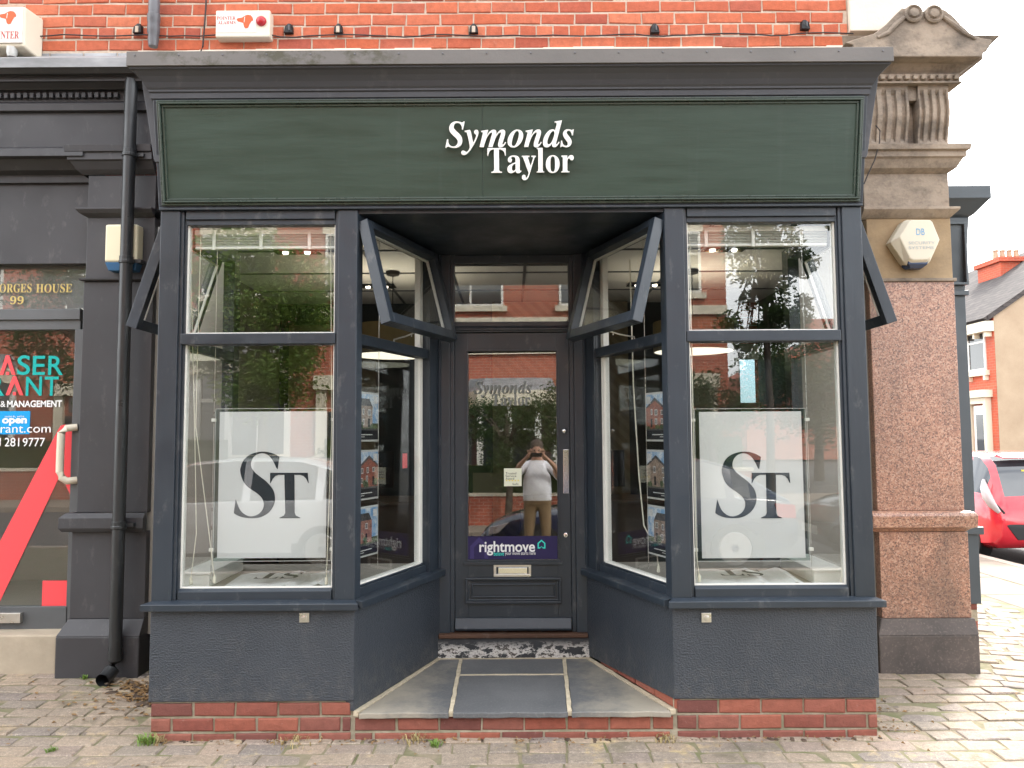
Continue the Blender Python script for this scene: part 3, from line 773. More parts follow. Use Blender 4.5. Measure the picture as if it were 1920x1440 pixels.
        k.tube([a.lerp(b_, 0.25), a.lerp(b_, 0.25) - Vector((0, 0, 0.02))], 0.004, 6)
        k.build('stay_bar', M['brushed'], sash)
        return sash
    if s < 0:
        hopper(T @ Matrix.Translation((u0 - 0.012, 0.012, 0)), u1 - u0 + 0.03, R(14.5), ZG1 + 0.012)
    else:
        # mirror: run the sash from the door end so that local -y still points into the entrance
        Tm = Matrix.Identity(4); U = Vector((DU.x, -DU.y, 0)); V = Vector((DU.y, DU.x, 0))
        Tm.col[0] = (*U, 0); Tm.col[1] = (*V, 0); st_ = T @ Vector((u1 + 0.018, 0.012, 0)); Tm.col[3] = (*st_, 1)
        hopper(Tm, u1 - u0 + 0.03, R(14.5), ZG1 + 0.012)
    # ---- outer side of the bay: posts, transom, panes, hopper open over the pavement
    e0, e1 = sorted((s * HB, s * (HB - 0.075)))
    q = MB(); q.box(e0, e1, 0.94, 1.05, ZS1 + .012, ZH); q.build('side_post', M['navy'], shop, 0.003)
    q = MB(); q.box(e0, e1, 0.116, 0.94, ZS1 + 0.012, ZG0); q.box(e0, e1, 0.116, 0.94, ZT0, ZT1); q.box(e0, e1, 0.116, 0.94, ZG1, ZH); q.build('side_rails', M['navy_h'], shop, 0.003)
    e0, e1 = sorted((s * (HB - 0.05), s * (HB - 0.054)))
    MB().box(e0, e1, 0.116, 0.94, ZG0, ZT0).build('side_pane', M['glass'], shop)
    Ts = Matrix.Identity(4)
    if s < 0: Ts.col[0] = (0, -1, 0, 0); Ts.col[1] = (1, 0, 0, 0); Ts.col[3] = (-HB - 0.001, 0.93, 0, 1)
    else: Ts.col[0] = (0, 1, 0, 0); Ts.col[1] = (-1, 0, 0, 0); Ts.col[3] = (HB + 0.001, 0.13, 0, 1)
    hopper(Ts, 0.80, R(17.5), ZG1 + 0.01)
    e0, e1 = sorted((s * (HB - 0.09), s * (HB - 0.105)))
    MB().box(e0, e1, 0.12, 0.13, ZG0, ZG1).build('white_inner_edge', M['white'], shop)

# soffit of the entrance and board behind the fascia
MB().prism_z([(-XI - .02, 0.02), (XI + .02, 0.02), (XD + .03, YD), (-XD - .03, YD)], ZH - 0.018, ZH + 0.01).build('soffit', M['navy'], shop)
MB().box(-HB, HB, 0.03, 0.09, ZH, 3.5).build('bressummer', M['navy'], shop)
bs = MB(); bs.box(-HB, -HB + 0.05, 0.09, 1.06, ZH, 3.5); bs.box(HB - 0.05, HB, 0.09, 1.06, ZH, 3.5); bs.build('bay_side_board', M['navy'], shop)
# ---- leaning sign board
FZ0, FZ1, LEAN = 2.862, 3.428, 0.100
FL = math.hypot(FZ1 - FZ0, LEAN); FA = math.atan2(LEAN, FZ1 - FZ0)
FT = Matrix.Translation((0, -0.006, FZ0)) @ Matrix.Rotation(FA, 4, 'X')     # local: x, y (into wall), z up the board
HF = 1.942
MB(FT).box(-HF, HF, 0.0, 0.03, 0.0, FL).build('sign_frame_board', M['navy_h'], shop, 0.003)
def ring(mb, x0, x1, z0, z1, w, y0, y1):
    mb.box(x0, x1, y0, y1, z0, z0 + w); mb.box(x0, x1, y0, y1, z1 - w, z1)
    mb.box(x0, x0 + w, y0, y1, z0 + w, z1 - w); mb.box(x1 - w, x1, y0, y1, z0 + w, z1 - w)
fm = MB(FT)
ring(fm, -1.920, 1.920, 0.008, FL - 0.006, 0.012, -0.014, 0.001)
ring(fm, -1.905, 1.905, 0.0215, FL - 0.020, 0.010, -0.026, 0.001)
ring(fm, -1.893, 1.893, 0.033, FL - 0.032, 0.012, -0.015, 0.001)
fm.build('sign_moulding', M['green_trim'], shop, 0.003)
SEAM = wx(905, 300, -0.05)
MB(FT).box(-1.882, SEAM - 0.0008, -0.006, -0.0005, 0.044, FL - 0.043).build('sign_panel', M['green'], shop, 0.001)
MB(FT).box(SEAM + 0.0008, 1.882, -0.0068, -0.0005, 0.044, FL - 0.043).build('sign_panel', M['green'], shop, 0.001)
# wide drip board under the sign
bx('drip_board', M['navy_h'], shop, -HB - 0.004, HB + 0.004, -0.012, 0.10, ZH + 0.0005, 2.8605, 0.003)
# ---- cornice swept round the bay
def o_off(o, z): return (o, z)
cprof = [(0.10, 3.425), (0.112, 3.432), (0.112, 3.462), (0.120, 3.466), (0.120, 3.476), (0.128, 3.486), (0.140, 3.510), (0.158, 3.535), (0.178, 3.555), (0.190, 3.562), (0.190, 3.572), (0.05, 3.572), (0.05, 3.425)]
def sweep(prof, back=1.046, b=1.842):
    n = len(prof); m = MB()
    m.loft([[(-(b + o), back, z) for o, z in prof], [(-(b + o), -o, z) for o, z in prof], [((b + o), -o, z) for o, z in prof], [((b + o), back, z) for o, z in prof]])
    return m
sweep(cprof).build('cornice', M['cornice'], shop)
sweep([(0.202, 3.572), (0.202, 3.649), (0.196, 3.652), (0.0, 3.66), (0.0, 3.572)]).build('metal_capping', M['capping'], shop, 0.001)
sc = MB()
for i in range(18):
    sc.lathe((-2.0 + i * 0.2345, -0.203, 3.628), [(0.001, -0.003), (0.005, -0.002), (0.005, 0.002)], 8, 'y')
sc.build('capping_screws', M['pipe_grey'], shop)
MB().add([(-2.03, -0.19, 3.650), (2.03, -0.19, 3.650), (2.03, 1.046, 4.19), (-2.03, 1.046, 4.19)], [(0, 1, 2, 3)]).build('bay_roof', M['lead'], shop)
for s in (-1, 1):          # hanging side boards under the cornice ends
    pr = [(s * 1.90, 3.572), (s * 2.032, 3.572), (s * 2.022, 3.50), (s * 1.995, 3.36), (s * 1.968, 3.20), (s * 1.955, 3.12), (s * 1.945, 3.10), (s * 1.90, 3.10)]
    MB().prism_y(pr, -0.055, 0.16).build('cornice_bracket', M['cornice'], shop, 0.003)

# ---- brick plinth under the risers and the step
BP, BH = 0.225, 0.0795
pl = MB(); pl.box(-HB + 0.012, HB - 0.012, 0.016, 0.3, -0.05, ZSLAB - 0.024)
pl.box(-HB + 0.012, -XI + 0.002, 0.016, 1.03, ZSLAB - 0.024, ZR - 0.002); pl.box(XI - 0.002, HB - 0.012, 0.016, 1.03, ZSLAB - 0.024, ZR - 0.002)
plinth = pl.build('plinth', M['mortar_base'], shop)
pb = [pillow_mesh('brick', BP - 0.012, BH - 0.012, 0.04, 0.005, M['base_brick'], 0.0025, '-y') for _ in range(6)]
ZB0 = ZR - 0.002 - 2 * BH
for s in (-1, 1):
    for c in range(-1, 2):
        z = ZB0 + (c + 0.5) * BH
        x, end = (-HB + 0.010, -XI - 0.012) if s < 0 else (XI + 0.010, HB - 0.010)
        first = c % 2 == 0
        while x < end - 0.02:
            w = BP
            if first: w = BP / 2; first = False
            if x + w > end: w = end - x
            place('brick', random.choice(pb), plinth, (x + w / 2, 0.006 + random.uniform(-0.002, 0.002), z), (0, random.uniform(-0.006, 0.006), 0), ((w - 0.012) / (BP - 0.012), 1, 1))
            x += w
for c, z in ((0, 0.075), (-1, 0.075 - BH)):
    x = -XI + 0.002
    first = c != 0
    while x < XI - 0.02:
        w = BP if not first else BP * 0.45
        first = False
        if x + w > XI: w = XI - x
        place('brick', random.choice(pb), plinth, (x + w / 2, 0.008 + random.uniform(-0.002, 0.002), z), (0, random.uniform(-0.006, 0.006), 0), ((w - 0.012) / (BP - 0.012), 1, 1))
        x += w
Tq = RT(1)
for i in range(4):
    me = random.choice(pb)
    p = Tq @ Vector((0.11 + i * 0.222, 0.0075, 0.165))
    sc_ = 1 - i * 0.22
    place('brick', me, plinth, (p.x, p.y, 0.150 + 0.022 * sc_), (0, 0, math.atan2(-DU.y, DU.x)), (1, 1, 0.75 * sc_))
# ---- entrance slabs with raised pointing
slab = MB().prism_z([(-XI - .01, 0.02), (XI + .01, 0.02), (XD + .03, YD), (-XD - .03, YD)], 0.09, ZSLAB - 0.010).build('step_bed', M['pointing'], shop)
def xs(t, y): return t * (XI - (XI - XD) * y / YD) 
def slab_piece(pts):
    random.seed(int(pts[0][0] * 1000) + 5)
    n = len(pts); m = MB(); out = []
    for i in range(n):
        a, b = Vector(pts[i]), Vector(pts[(i + 1) % n])
        steps = max(1, int((b - a).length / 0.05))
        for k in range(steps):
            p = a.lerp(b, k / steps)
            jj = 0.006 if p.y < 0.02 else 0.002
            out.append((p.x + random.uniform(-.002, .002), p.y + random.uniform(-jj, jj)))
    m.prism_z(out, ZSLAB - 0.030, ZSLAB)
    return m.build('slate_slab', M['slate_slab'], slab, 0.005)
YB, g = 0.955, 0.011
mx0, mx1 = wx(846, 1334, 0.0), wx(1068, 1334, 0.0)
bx0, bx1 = -0.345, 0.330
def lerp(a, b, t): return a + (b - a) * t
f0, f1 = -0.02, YB
ysp = 0.62
slab_piece([(-XI + 0.03, f0), (mx0 - g, f0), (bx0 - g, f1), (-xs(1, f1) + 0.02, f1)])
slab_piece([(mx0 + g, f0), (mx1 - g, f0), (lerp(mx1, bx1, ysp / f1) - g, ysp - g * .6), (lerp(mx0, bx0, ysp / f1) + g, ysp - g * .6)])
slab_piece([(lerp(mx0, bx0, ysp / f1) + g, ysp + g * .6), (lerp(mx1, bx1, ysp / f1) - g, ysp + g * .6), (bx1 - g, f1), (bx0 + g, f1)])
slab_piece([(mx1 + g, f0), (XI - 0.02, f0), (xs(1, f1) - 0.03, f1), (bx1 + g, f1)])
pt = MB()
for (ax, ay), (cx, cy), wd in [((mx0, -0.01), (bx0, f1), 0.022), ((mx1, -0.01), (bx1, f1), 0.022), ((lerp(mx0, bx0, .65), ysp), (lerp(mx1, bx1, .65), ysp), 0.013), ((-XI + 0.012, 0.0), (-xs(1, f1) + 0.006, f1), 0.026), ((XI - 0.008, 0.0), (xs(1, f1) - 0.012, f1), 0.03), ((-xs(1, f1), f1 + 0.01), (xs(1, f1), f1 + 0.01), 0.03)]:
    n = 14; a, b = Vector((ax, ay, 0)), Vector((cx, cy, 0)); d = (b - a).normalized(); nn = Vector((-d.y, d.x, 0))
    L, Rr = [], []
    for i in range(n + 1):
        p = a.lerp(b, i / n); w1, w2 = wd * random.uniform(0.35, 0.62), wd * random.uniform(0.35, 0.62)
        L.append(p - nn * w1); Rr.append(p + nn * w2)
    for i in range(n):
        z = ZSLAB + 0.0035
        pt.hexa([(L[i].x, L[i].y, 0.12), (Rr[i].x, Rr[i].y, 0.12), (Rr[i + 1].x, Rr[i + 1].y, 0.12), (L[i + 1].x, L[i + 1].y, 0.12)],
                [(L[i].x, L[i].y, z), (Rr[i].x, Rr[i].y, z), (Rr[i + 1].x, Rr[i + 1].y, z), (L[i + 1].x, L[i + 1].y, z)])
pt.build('pointing', M['pointing'], slab)
# ---- door step with peeling paint, wooden threshold
def _peel():
    t = NT('peeling_step_paint')
    n = t.noise(11, 9, t.pos((0.8, 1, 1.5)), 0.72)
    sp = t.new('ShaderNodeSeparateXYZ'); t.link(t.pos(), sp.inputs[0])
    c = t.ramp(n, [(0.47, (0.028, 0.030, 0.034)), (0.50, (0.5, 0.48, 0.45)), (0.56, (0.62, 0.60, 0.57)), (0.575, (0.10, 0.085, 0.07)), (0.66, (0.04, 0.042, 0.046))])
    t.color(t.mix(t.ramp(sp.outputs[2], [(0.20, 0), (0.255, 1)]), c, (0.035, 0.036, 0.04))); t.rough(0.75); t.bump(n, 0.8, 0.012); return t.m
M['peel'] = _peel()
m = MB(); n = 28; top, bot = [], []
for i in range(n + 1):
    x = -XD - 0.02 + (2 * XD + 0.04) * i / n
    bot.append((x, YD - 0.055 + random.uniform(-.008, .008), 0.10)); top.append((x, YD - 0.05 + random.uniform(-.003, .003), 0.272))
rb = bot + [(XD + 0.02, YD + 0.1, 0.10), (-XD - 0.02, YD + 0.1, 0.10)]; rt = top + [(XD + 0.02, YD + 0.1, 0.272), (-XD - 0.02, YD + 0.1, 0.272)]
m.loft([rb, rt]).build('door_step', M['peel'], shop)
M['old_wood'] = paint('worn_brown_timber', (0.105, 0.055, 0.035), 0.65, 0.45, 7, (30, 0.4, 0.006), (0.12, 1, 1), 0.3, 0, 0.25)
bx('threshold', M['old_wood'], shop, -XD - 0.015, XD + 0.012, YD - 0.062, YD + 0.1, 0.2725, 0.300, 0.006)
# ---- door frame, fanlight
fr = MB()
for s in (-1, 1):
    a, b = sorted((s * (XD + 0.03), s * 0.418)); fr.box(a, b, YD - 0.03, YD + 0.08, 0.300, ZH - 0.02)
    a, b = sorted((s * 0.418, s * 0.389)); fr.box(a, b, YD - 0.012, YD + 0.08, 0.300, ZH - 0.02)
fr.build('door_frame', M['navy'], shop, 0.003)
MB().box(-0.389, 0.389, YD - 0.012, YD + 0.08, 2.769, ZH - 0.02).build('fanlight_head', M['navy_h'], shop, 0.003)
fr = MB(); fr.prism_x([(YD - 0.022, 2.295), (YD - 0.022, 2.305), (YD - 0.034, 2.308), (YD - 0.034, 2.322), (YD - 0.022, 2.326), (YD - 0.022, 2.334), (YD - 0.010, 2.336), (YD - 0.010, 2.368), (YD + 0.08, 2.368), (YD + 0.08, 2.295)], -0.389, 0.389)
fr = fr.build('fanlight_frame', M['navy_h'], shop, 0.003)
MB().box(-0.388, 0.388, YD + 0.022, YD + 0.026, 2.369, 2.768).build('fanlight_pane', M['glass'], shop)
# ---- the door itself (stands a hair ajar)
DT = Matrix.Translation((-0.386, YD + 0.002, 0.305)) @ Matrix.Rotation(R(-0.7), 4, 'Z')
def dz(z): return z - 0.305
def dx(x): return x + 0.386
dw = 0.772
d = MB(DT)
gx0, gx1, gz0, gz1 = dx(-0.300), dx(0.300), dz(0.772), dz(2.172)
d.box(0, gx0, 0, 0.044, 0, dz(2.292)); d.box(gx1, dw, 0, 0.044, 0, dz(2.292)); d.box(gx0, gx1, 0, 0.044, gz1, dz(2.292)); d.box(gx0, gx1, 0, 0.044, 0, gz0)
door = d.build('door', M['navy'], shop, 0.002)
d = MB(DT); ring(d, gx0 - 0.012, gx1 + 0.012, gz0 - 0.012, gz1 + 0.006, 0.012, -0.006, 0.002); d.box(gx0 - 0.03, gx1 + 0.03, -0.010, 0.002, gz0 - 0.034, gz0 - 0.013); d.build('glazing_bead', M['navy'], door, 0.002)
PT = DT @ Matrix.Translation(((gx0 + gx1) / 2, 0.024, (gz0 + gz1) / 2)) @ Matrix.Rotation(R(-1.05), 4, 'Z') @ Matrix.Rotation(R(-1.35), 4, 'X')
MB(PT).box((gx0 - gx1) / 2 - 0.003, (gx1 - gx0) / 2 + 0.003, -0.003, 0.003, (gz0 - gz1) / 2 - 0.004, (gz1 - gz0) / 2 + 0.004).build('door_pane', M['door_glass'], door)
d = MB(DT); px0, px1, pz0, pz1 = dx(-0.318), dx(0.318), dz(0.486), dz(0.655)
ring(d, px0, px1, pz0, pz1, 0.016, -0.018, 0.001); ring(d, px0 + 0.016, px1 - 0.016, pz0 + 0.016, pz1 - 0.016, 0.012, -0.006, 0.001); ring(d, px0 + 0.04, px1 - 0.04, pz0 + 0.04, pz1 - 0.04, 0.008, -0.012, 0.001); d.build('door_panel_moulding', M['navy'], door, 0.004)
d = MB(DT); d.prism_x([(0.0, dz(0.322)), (-0.035, dz(0.318)), (-0.040, dz(0.33)), (-0.016, dz(0.392)), (0.0, dz(0.395))], 0.002, dw - 0.004); d.build('weather_bar', M['navy_h'], door, 0.002)
lx0, lx1, lz0, lz1 = dx(-0.130), dx(0.120), dz(0.660), dz(0.742)
d = MB(DT); ring(d, lx0, lx1, lz0, lz1, 0.018, -0.008, 0.0); d.build('letterbox_plate', M['brushed'], door, 0.002)
MB(DT).box(lx0 + 0.03, lx1 - 0.025, -0.004, 0.0, lz0 + 0.02, lz1 - 0.022).build('letterbox_flap', M['steel'], door, 0.003)
hx = dx(wx(1060, 880, YD)) + 0.004
MB(DT).box(hx - 0.019, hx + 0.019, -0.004, 0.0, dz(wz(1060, 925, YD)), dz(wz(1060, 843, YD))).build('push_plate', M['steel'], door, 0.0015)
c = (hx - 0.010, 0, dz(wz(1058, 808, YD)))
MB(DT).lathe(c, [(0.004, -0.022), (0.012, -0.020), (0.020, -0.010), (0.022, 0.0)], 18, 'y').build('lock_cylinder', M['steel'], door, smooth=True)
c = (hx - 0.006, 0, dz(wz(1060, 1003, YD)))
MB(DT).lathe(c, [(0.010, -0.006), (0.015, -0.004), (0.016, 0.0)], 14, 'y').build('keyhole_escutcheon', M['steel'], door, smooth=True)
MB(DT).prism_y([(c[0] - 0.005, c[2] + 0.004), (c[0] + 0.005, c[2] + 0.004), (c[0] + 0.002, c[2] - 0.010), (c[0] - 0.002, c[2] - 0.010)], -0.0085, -0.006).build('keyhole', M['black'], door)
# transfers and stickers on the door glass
Gy = 0.0
def dr(px, py): return dx(wx(px, py, YD + 0.02)), dz(wz(px, py, YD + 0.02))
a = dr(877, 1005); b = dr(1045, 1047)
MB(DT).box(a[0], b[0], Gy - 0.001, Gy + 0.001, b[1], a[1]).build('portal_sticker', M['purple'], door)
h = MB(DT); cx, cz = dr(907, 1026)
h.prism_y([(cx - 0.09, b[1] + 0.004), (cx - 0.09, cz + 0.01), (cx - 0.03, a[1] - 0.006), (cx + 0.03, cz + 0.01), (cx + 0.03, b[1] + 0.004), (cx + 0.005, b[1] + 0.004), (cx + 0.005, cz), (cx - 0.03, cz + 0.035), (cx - 0.065, cz), (cx - 0.065, b[1] + 0.004)], Gy - 0.0022, Gy - 0.001)
h.build('sticker_pattern', M['purple_light'], door)
p, q = dr(899, 1015), dr(1003, 1040)
text_obj('sticker_wording', 'rightmove', M['white_vinyl'], door, p[0], q[0], q[1], p[1] + 0.004, Gy - 0.003, DT, bold=0.018)
p, q = dr(926, 1033), dr(945, 1041)
text_obj('sticker_strapline', 'believe', M['mint'], door, p[0], q[0], q[1], p[1], Gy - 0.003, DT)
p, q = dr(947, 1033), dr(1004, 1041)
text_obj('sticker_strapline', 'your move starts here', M['white_vinyl'], door, p[0], q[0], q[1], p[1], Gy - 0.003, DT)
cx, cz = dr(1015, 1020)
hm = MB(DT); o_ = [(-0.026, -0.026), (-0.026, 0.010), (0, 0.032), (0.026, 0.010), (0.026, -0.026), (0.010, -0.026), (0.0, -0.014), (-0.010, -0.026)]
i_ = [(x * 0.68, z * 0.68 + 0.0005) for x, z in o_]
for k in range(8):
    n_ = (k + 1) % 8
    hm.add([(cx + o_[k][0], Gy - 0.003, cz + o_[k][1]), (cx + o_[n_][0], Gy - 0.003, cz + o_[n_][1]), (cx + i_[n_][0], Gy - 0.003, cz + i_[n_][1]), (cx + i_[k][0], Gy - 0.003, cz + i_[k][1])], [(0, 1, 2, 3)])
hm.build('house_emblem', M['mint'], door)
a, b = dr(945, 878), dr(978, 911)
MB(DT).box(a[0], b[0], Gy - 0.001, Gy + 0.001, b[1], a[1]).build('award_sticker', M['cream_print'], door)
for i, w_ in enumerate(('Trusted', 'Service', 'Award')):
    p, q = dr(948, 885 + i * 5.0), dr(948 + (20, 20, 16)[i], 889.2 + i * 5.0)
    text_obj('award_wording', w_, M['dark_print'], door, p[0], q[0], q[1], p[1], Gy - 0.002, DT, res=3)
p, q = dr(961, 905), dr(972, 909); text_obj('award_wording', 'feefo', M['dark_print'], door, p[0], q[0], q[1], p[1], Gy - 0.002, DT, res=3)
st = MB(DT)
for i in range(5):
    cx, cz = dr(950 + i * 5.4, 900.5)
    st.add([(cx + (0.008 if k % 2 == 0 else 0.0035) * math.sin(k * math.pi / 5), Gy - 0.002, cz + (0.008 if k % 2 == 0 else 0.0035) * math.cos(k * math.pi / 5)) for k in range(10)], [tuple(range(10))])
st.build('award_stars', M['yellow_print'], door)
a, b = dr(886, 887), dr(942, 926)
MB(DT).box(a[0], b[0], 0.046, 0.049, b[1], a[1]).build('card_behind_glass', M['brown_card'], door)
p, q = dr(888, 715), dr(997, 744); text_obj('etched_wording', '\U0001d47a\U0001d49a\U0001d48e\U0001d490\U0001d48f\U0001d485\U0001d494', M['frost_vinyl'], door, p[0], q[0], q[1], p[1], Gy - 0.001, DT)
p, q = dr(922, 739), dr(994, 767); text_obj('etched_wording', '\U0001d413\U0001d41a\U0001d432\U0001d425\U0001d428\U0001d42b', M['frost_vinyl'], door, p[0], q[0], q[1], p[1], Gy - 0.001, DT)
# ---- raised shop name on the sign board
sign = thing('shop_sign', 'raised white serif letters spelling the shop name on the dark green board', 'sign', (0, -0.06, 3.0))
FTi = FT.inverted()
def fpt(px, py):                 # pixel -> local point on the leaning board
    d_ = Vector(ray(px, py)); o_ = Vector((0, -CAM_D, CAM_H)); o2 = FTi @ o_; d2 = FTi.to_3x3() @ d_
    t = (-0.007 - o2.y) / d2.y
    p = o2 + d2 * t
    return p.x, p.z
for body, (ax, ay, bx2, by) in (('\U0001d47a\U0001d49a\U0001d48e\U0001d490\U0001d48f\U0001d485\U0001d494', (835, 229, 1075, 291)), ('\U0001d413\U0001d41a\U0001d432\U0001d425\U0001d428\U0001d42b', (914, 279.5, 1075, 338.5))):
    p, q = fpt(ax, ay), fpt(bx2, by)
    vs_, fs_ = text_fit(body, p[0], q[0], q[1], p[1], 0.016, 8)
    for v2, f2 in islands(vs_, fs_):
        MB(FT).add([(v[0], v[1] - 0.026, v[2]) for v in v2], f2).build('letter', M['white_sign'], sign)
# small sensor discs on the risers
for px_, nm in ((571, 'left'), (1324, 'right')):
    x, z = W(px_, 1158, 0)
    t_ = thing('anchor_plate', 'small square grey metal plate on the %s stall riser under the sill' % nm, 'plate', (x, -0.003, z), 'plates under the sills')
    MB().box(x - 0.026, x + 0.026, -0.008, 0.0, z - 0.024, z + 0.026).build('plate', M['brushed'], t_, 0.002)
    MB().lathe((x, -0.008, z), [(0.008, -0.006), (0.015, -0.004), (0.016, 0.0)], 14, 'y').build('boss', M['brushed'], t_, smooth=True)

# ================================================================== STONE PILLAR ON THE RIGHT
pil = thing('stone_pillar', 'pink granite corner pillar with carved sandstone console and scrolled top right of the bay', 'pillar', (2.76, 1.2, 0.05))
YP = 0.98
def rz_(py): return wz(1720, py, YP)
PX0, PX1 = 2.43, wx(1800, 700, YP)          # shaft
def block(name, mat, x0, x1, yf, z0, z1, bev=0.006, parent=None, yb=1.45):
    return MB().box(x0, x1, yf, yb, z0, z1).build(name, mat, parent or pil, bev)
zb0, zb1, zb2 = 0.02, rz_(1187), rz_(1160)
XE = wx(1836, 1220, YP - 0.05)
block('plinth_block', M['granite_base'], PX0 - 0.06, XE, YP - 0.06, zb0, zb1, 0.008)
m = MB(); m.hexa([(PX0 - 0.06, YP - 0.06, zb1), (XE, YP - 0.06, zb1), (XE, 1.45, zb1), (PX0 - 0.06, 1.45, zb1)], [(PX0 - 0.01, YP + 0.0, zb2), (PX1 + 0.025, YP + 0.0, zb2), (PX1 + 0.025, 1.45, zb2), (PX0 - 0.01, 1.45, zb2)])
m.build('plinth_bevel', M['granite_base'], pil, 0.004)
block('lower_die', M['granite_dirty'], PX0, PX1 + 0.012, YP + 0.012, zb2, rz_(998), 0.005)
b0, b1 = rz_(998), rz_(958)
mp = [(0.012, b0), (0.0, b0 + 0.004), (-0.025, b0 + 0.025), (-0.05, b0 + 0.035), (-0.055, b1 - 0.03), (-0.045, b1 - 0.012), (-0.02, b1), (0.012, b1)]
def band(name, mat, prof, x0, x1, y0, bev=0.002, yb=1.45):
    """moulded band: profile of (outward offset negative, z), run along the front and the right side"""
    m_ = MB()
    m_.loft([[(x0 + 0 * o, y0 + o, z) for o, z in prof], [(x1 - o, y0 + o, z) for o, z in prof], [(x1 - o, yb, z) for o, z in prof]])
    return m_.build(name, mat, pil, bev)
band('granite_band', M['granite'], mp, PX0 - 0.06, PX1, YP + 0.012, 0.003)
zs1 = rz_(527)
block('granite_shaft', M['granite'], PX0, PX1, YP + 0.02, b1, zs1, 0.004)
block('string_ledge', M['sandstone'], PX0 - 0.01, PX1 + 0.012, YP + 0.005, zs1, zs1 + 0.022, 0.004)
zn0, zn1 = rz_(407), rz_(389)
block('sandstone_die', M['sandstone_clean'], PX0, PX1 - 0.005, YP + 0.022, zs1 + 0.022, zn0, 0.004)
bd = [(0.02, zn0 - .01), (0.0, zn0), (-0.03, zn0 + 0.03), (-0.045, zn1 - 0.02), (-0.045, zn1 - 0.004), (0.02, zn1)]
band('necking', M['sandstone'], bd, PX0 - 0.04, PX1 - 0.01, YP + 0.01)
zc0, zc1 = rz_(322), rz_(277)
block('frieze_block', M['sandstone'], PX0 - 0.01, PX1 - 0.005, YP + 0.024, zn1, zc0, 0.004)
cp = [(0.02, zc0 - .01), (0.0, zc0), (-0.03, zc0 + 0.02), (-0.06, zc0 + 0.075), (-0.075, zc0 + 0.085), (-0.075, zc1 - 0.045), (-0.095, zc1 - 0.04), (-0.10, zc1 - 0.005), (0.02, zc1)]
band('capital', M['sandstone'], cp, PX0 - 0.08, PX1 + 0.0, YP + 0.01)
# twin fluted consoles with a recessed panel between them
zk0, zk1 = zc1, rz_(166)
def console(x0, x1, nfl):
    rings = []
    for i in range(15):
        t = i / 14; z = zk0 + (zk1 - zk0) * t
        o = 0.02 + 0.055 * (1 - math.cos(math.pi * t)) / 2 + 0.028 * math.sin(2 * math.pi * (t - 0.15)) * t
        fr_ = []
        w = (x1 - x0) / nfl
        for k in range(nfl):
            cx = x0 + (k + 0.5) * w; dp = 0.020 if 0.08 < t < 0.86 else 0.0
            for q, dd in ((-0.5, 0), (-0.26, 0), (-0.20, dp), (0.20, dp), (0.26, 0)): fr_.append((cx + q * w, YP - o + dd, z))
        fr_.append((x1, YP - o, z))
        rings.append(fr_ + [(x1, 1.45, z), (x0, 1.45, z)])
    return MB().loft(rings).build('fluted_console', M['sandstone'], pil)
xm0, xm1 = wx(1697, 220, YP), wx(1716, 220, YP)
console(PX0 + 0.02, xm0, 4); console(xm1, PX1 - 0.02, 4)
m = MB(); m.box(xm0, xm1, YP + 0.03, 1.45, zk0, zk1 - 0.10); m.box(xm0, xm1, YP - 0.03, 1.45, zk1 - 0.10, zk1); m.build('console_panel', M['sandstone'], pil, 0.004)
# cornice with dentils
zd1 = rz_(148)
band('dentil_band', M['sandstone'], [(0.05, zk1), (-0.085, zk1), (-0.085, zk1 + 0.012), (-0.075, zk1 + 0.014), (-0.075, zd1), (0.05, zd1)], PX0 - 0.06, PX1 - 0.03, YP)
for i in range(11):
    x = PX0 + 0.02 + i * 0.056
    MB().box(x, x + 0.034, YP - 0.100, YP - 0.07, zk1 + 0.022, zd1 - 0.012).build('dentil', M['sandstone'], pil, 0.005)
ze0, ze1 = zd1, rz_(90)
hh = ze1 - ze0
cor = [(0.05, ze0), (-0.085, ze0), (-0.10, ze0 + 0.02), (-0.17, ze0 + hh * 0.30), (-0.215, ze0 + hh * 0.36), (-0.215, ze0 + hh * 0.56), (-0.235, ze0 + hh * 0.60), (-0.255, ze0 + hh * 0.75), (-0.295, ze0 + hh * 0.93), (-0.31, ze1), (0.05, ze1)]
m = MB(); m.loft([[(PX0 - 0.10 + o * 0.35, YP + o * 0.55, z) for o, z in cor], [(PX1 - 0.03 - o, YP + o * 0.55, z) for o, z in cor], [(PX1 - 0.03 - o, 1.5, z) for o, z in cor]])
m.build('pillar_cornice', M['sandstone'], pil, 0.003)
# scrolled pediment: outline drawn at its own depth, with rolled volutes
YS = YP - 0.185
def sp(px, py): return W(px, py, YS)
out = [(1600, 74), (1640, 62), (1662, 45), (1678, 28), (1692, 15), (1712, 11), (1724, 14), (1730, 22), (1738, 15), (1752, 12), (1772, 18), (1788, 30), (1802, 46), (1820, 62), (1840, 71), (1861, 74), (1859, 82), (1846, 96), (1842, 106), (1600, 106), (1600, 84), (1585, 80)]
o2 = [sp(*p) for p in out]
MB().prism_y(o2, YS, YS + 0.34).build('scroll_pediment', M['sandstone'], pil, 0.006)
ri = [(1672, 72), (1682, 52), (1692, 38), (1712, 40), (1730, 42), (1750, 40), (1772, 42), (1782, 56), (1788, 72)]
for cx_, cz_ in ((1711, 27), (1749, 28)):
    c = sp(cx_, cz_)
    MB().lathe((c[0], YS - 0.0, c[1]), [(0.058, 0.02), (0.062, -0.018), (0.050, -0.026), (0.042, -0.014), (0.034, -0.014), (0.028, -0.030), (0.008, -0.034)], 22, 'y').build('volute', M['sandstone'], pil, smooth=True)
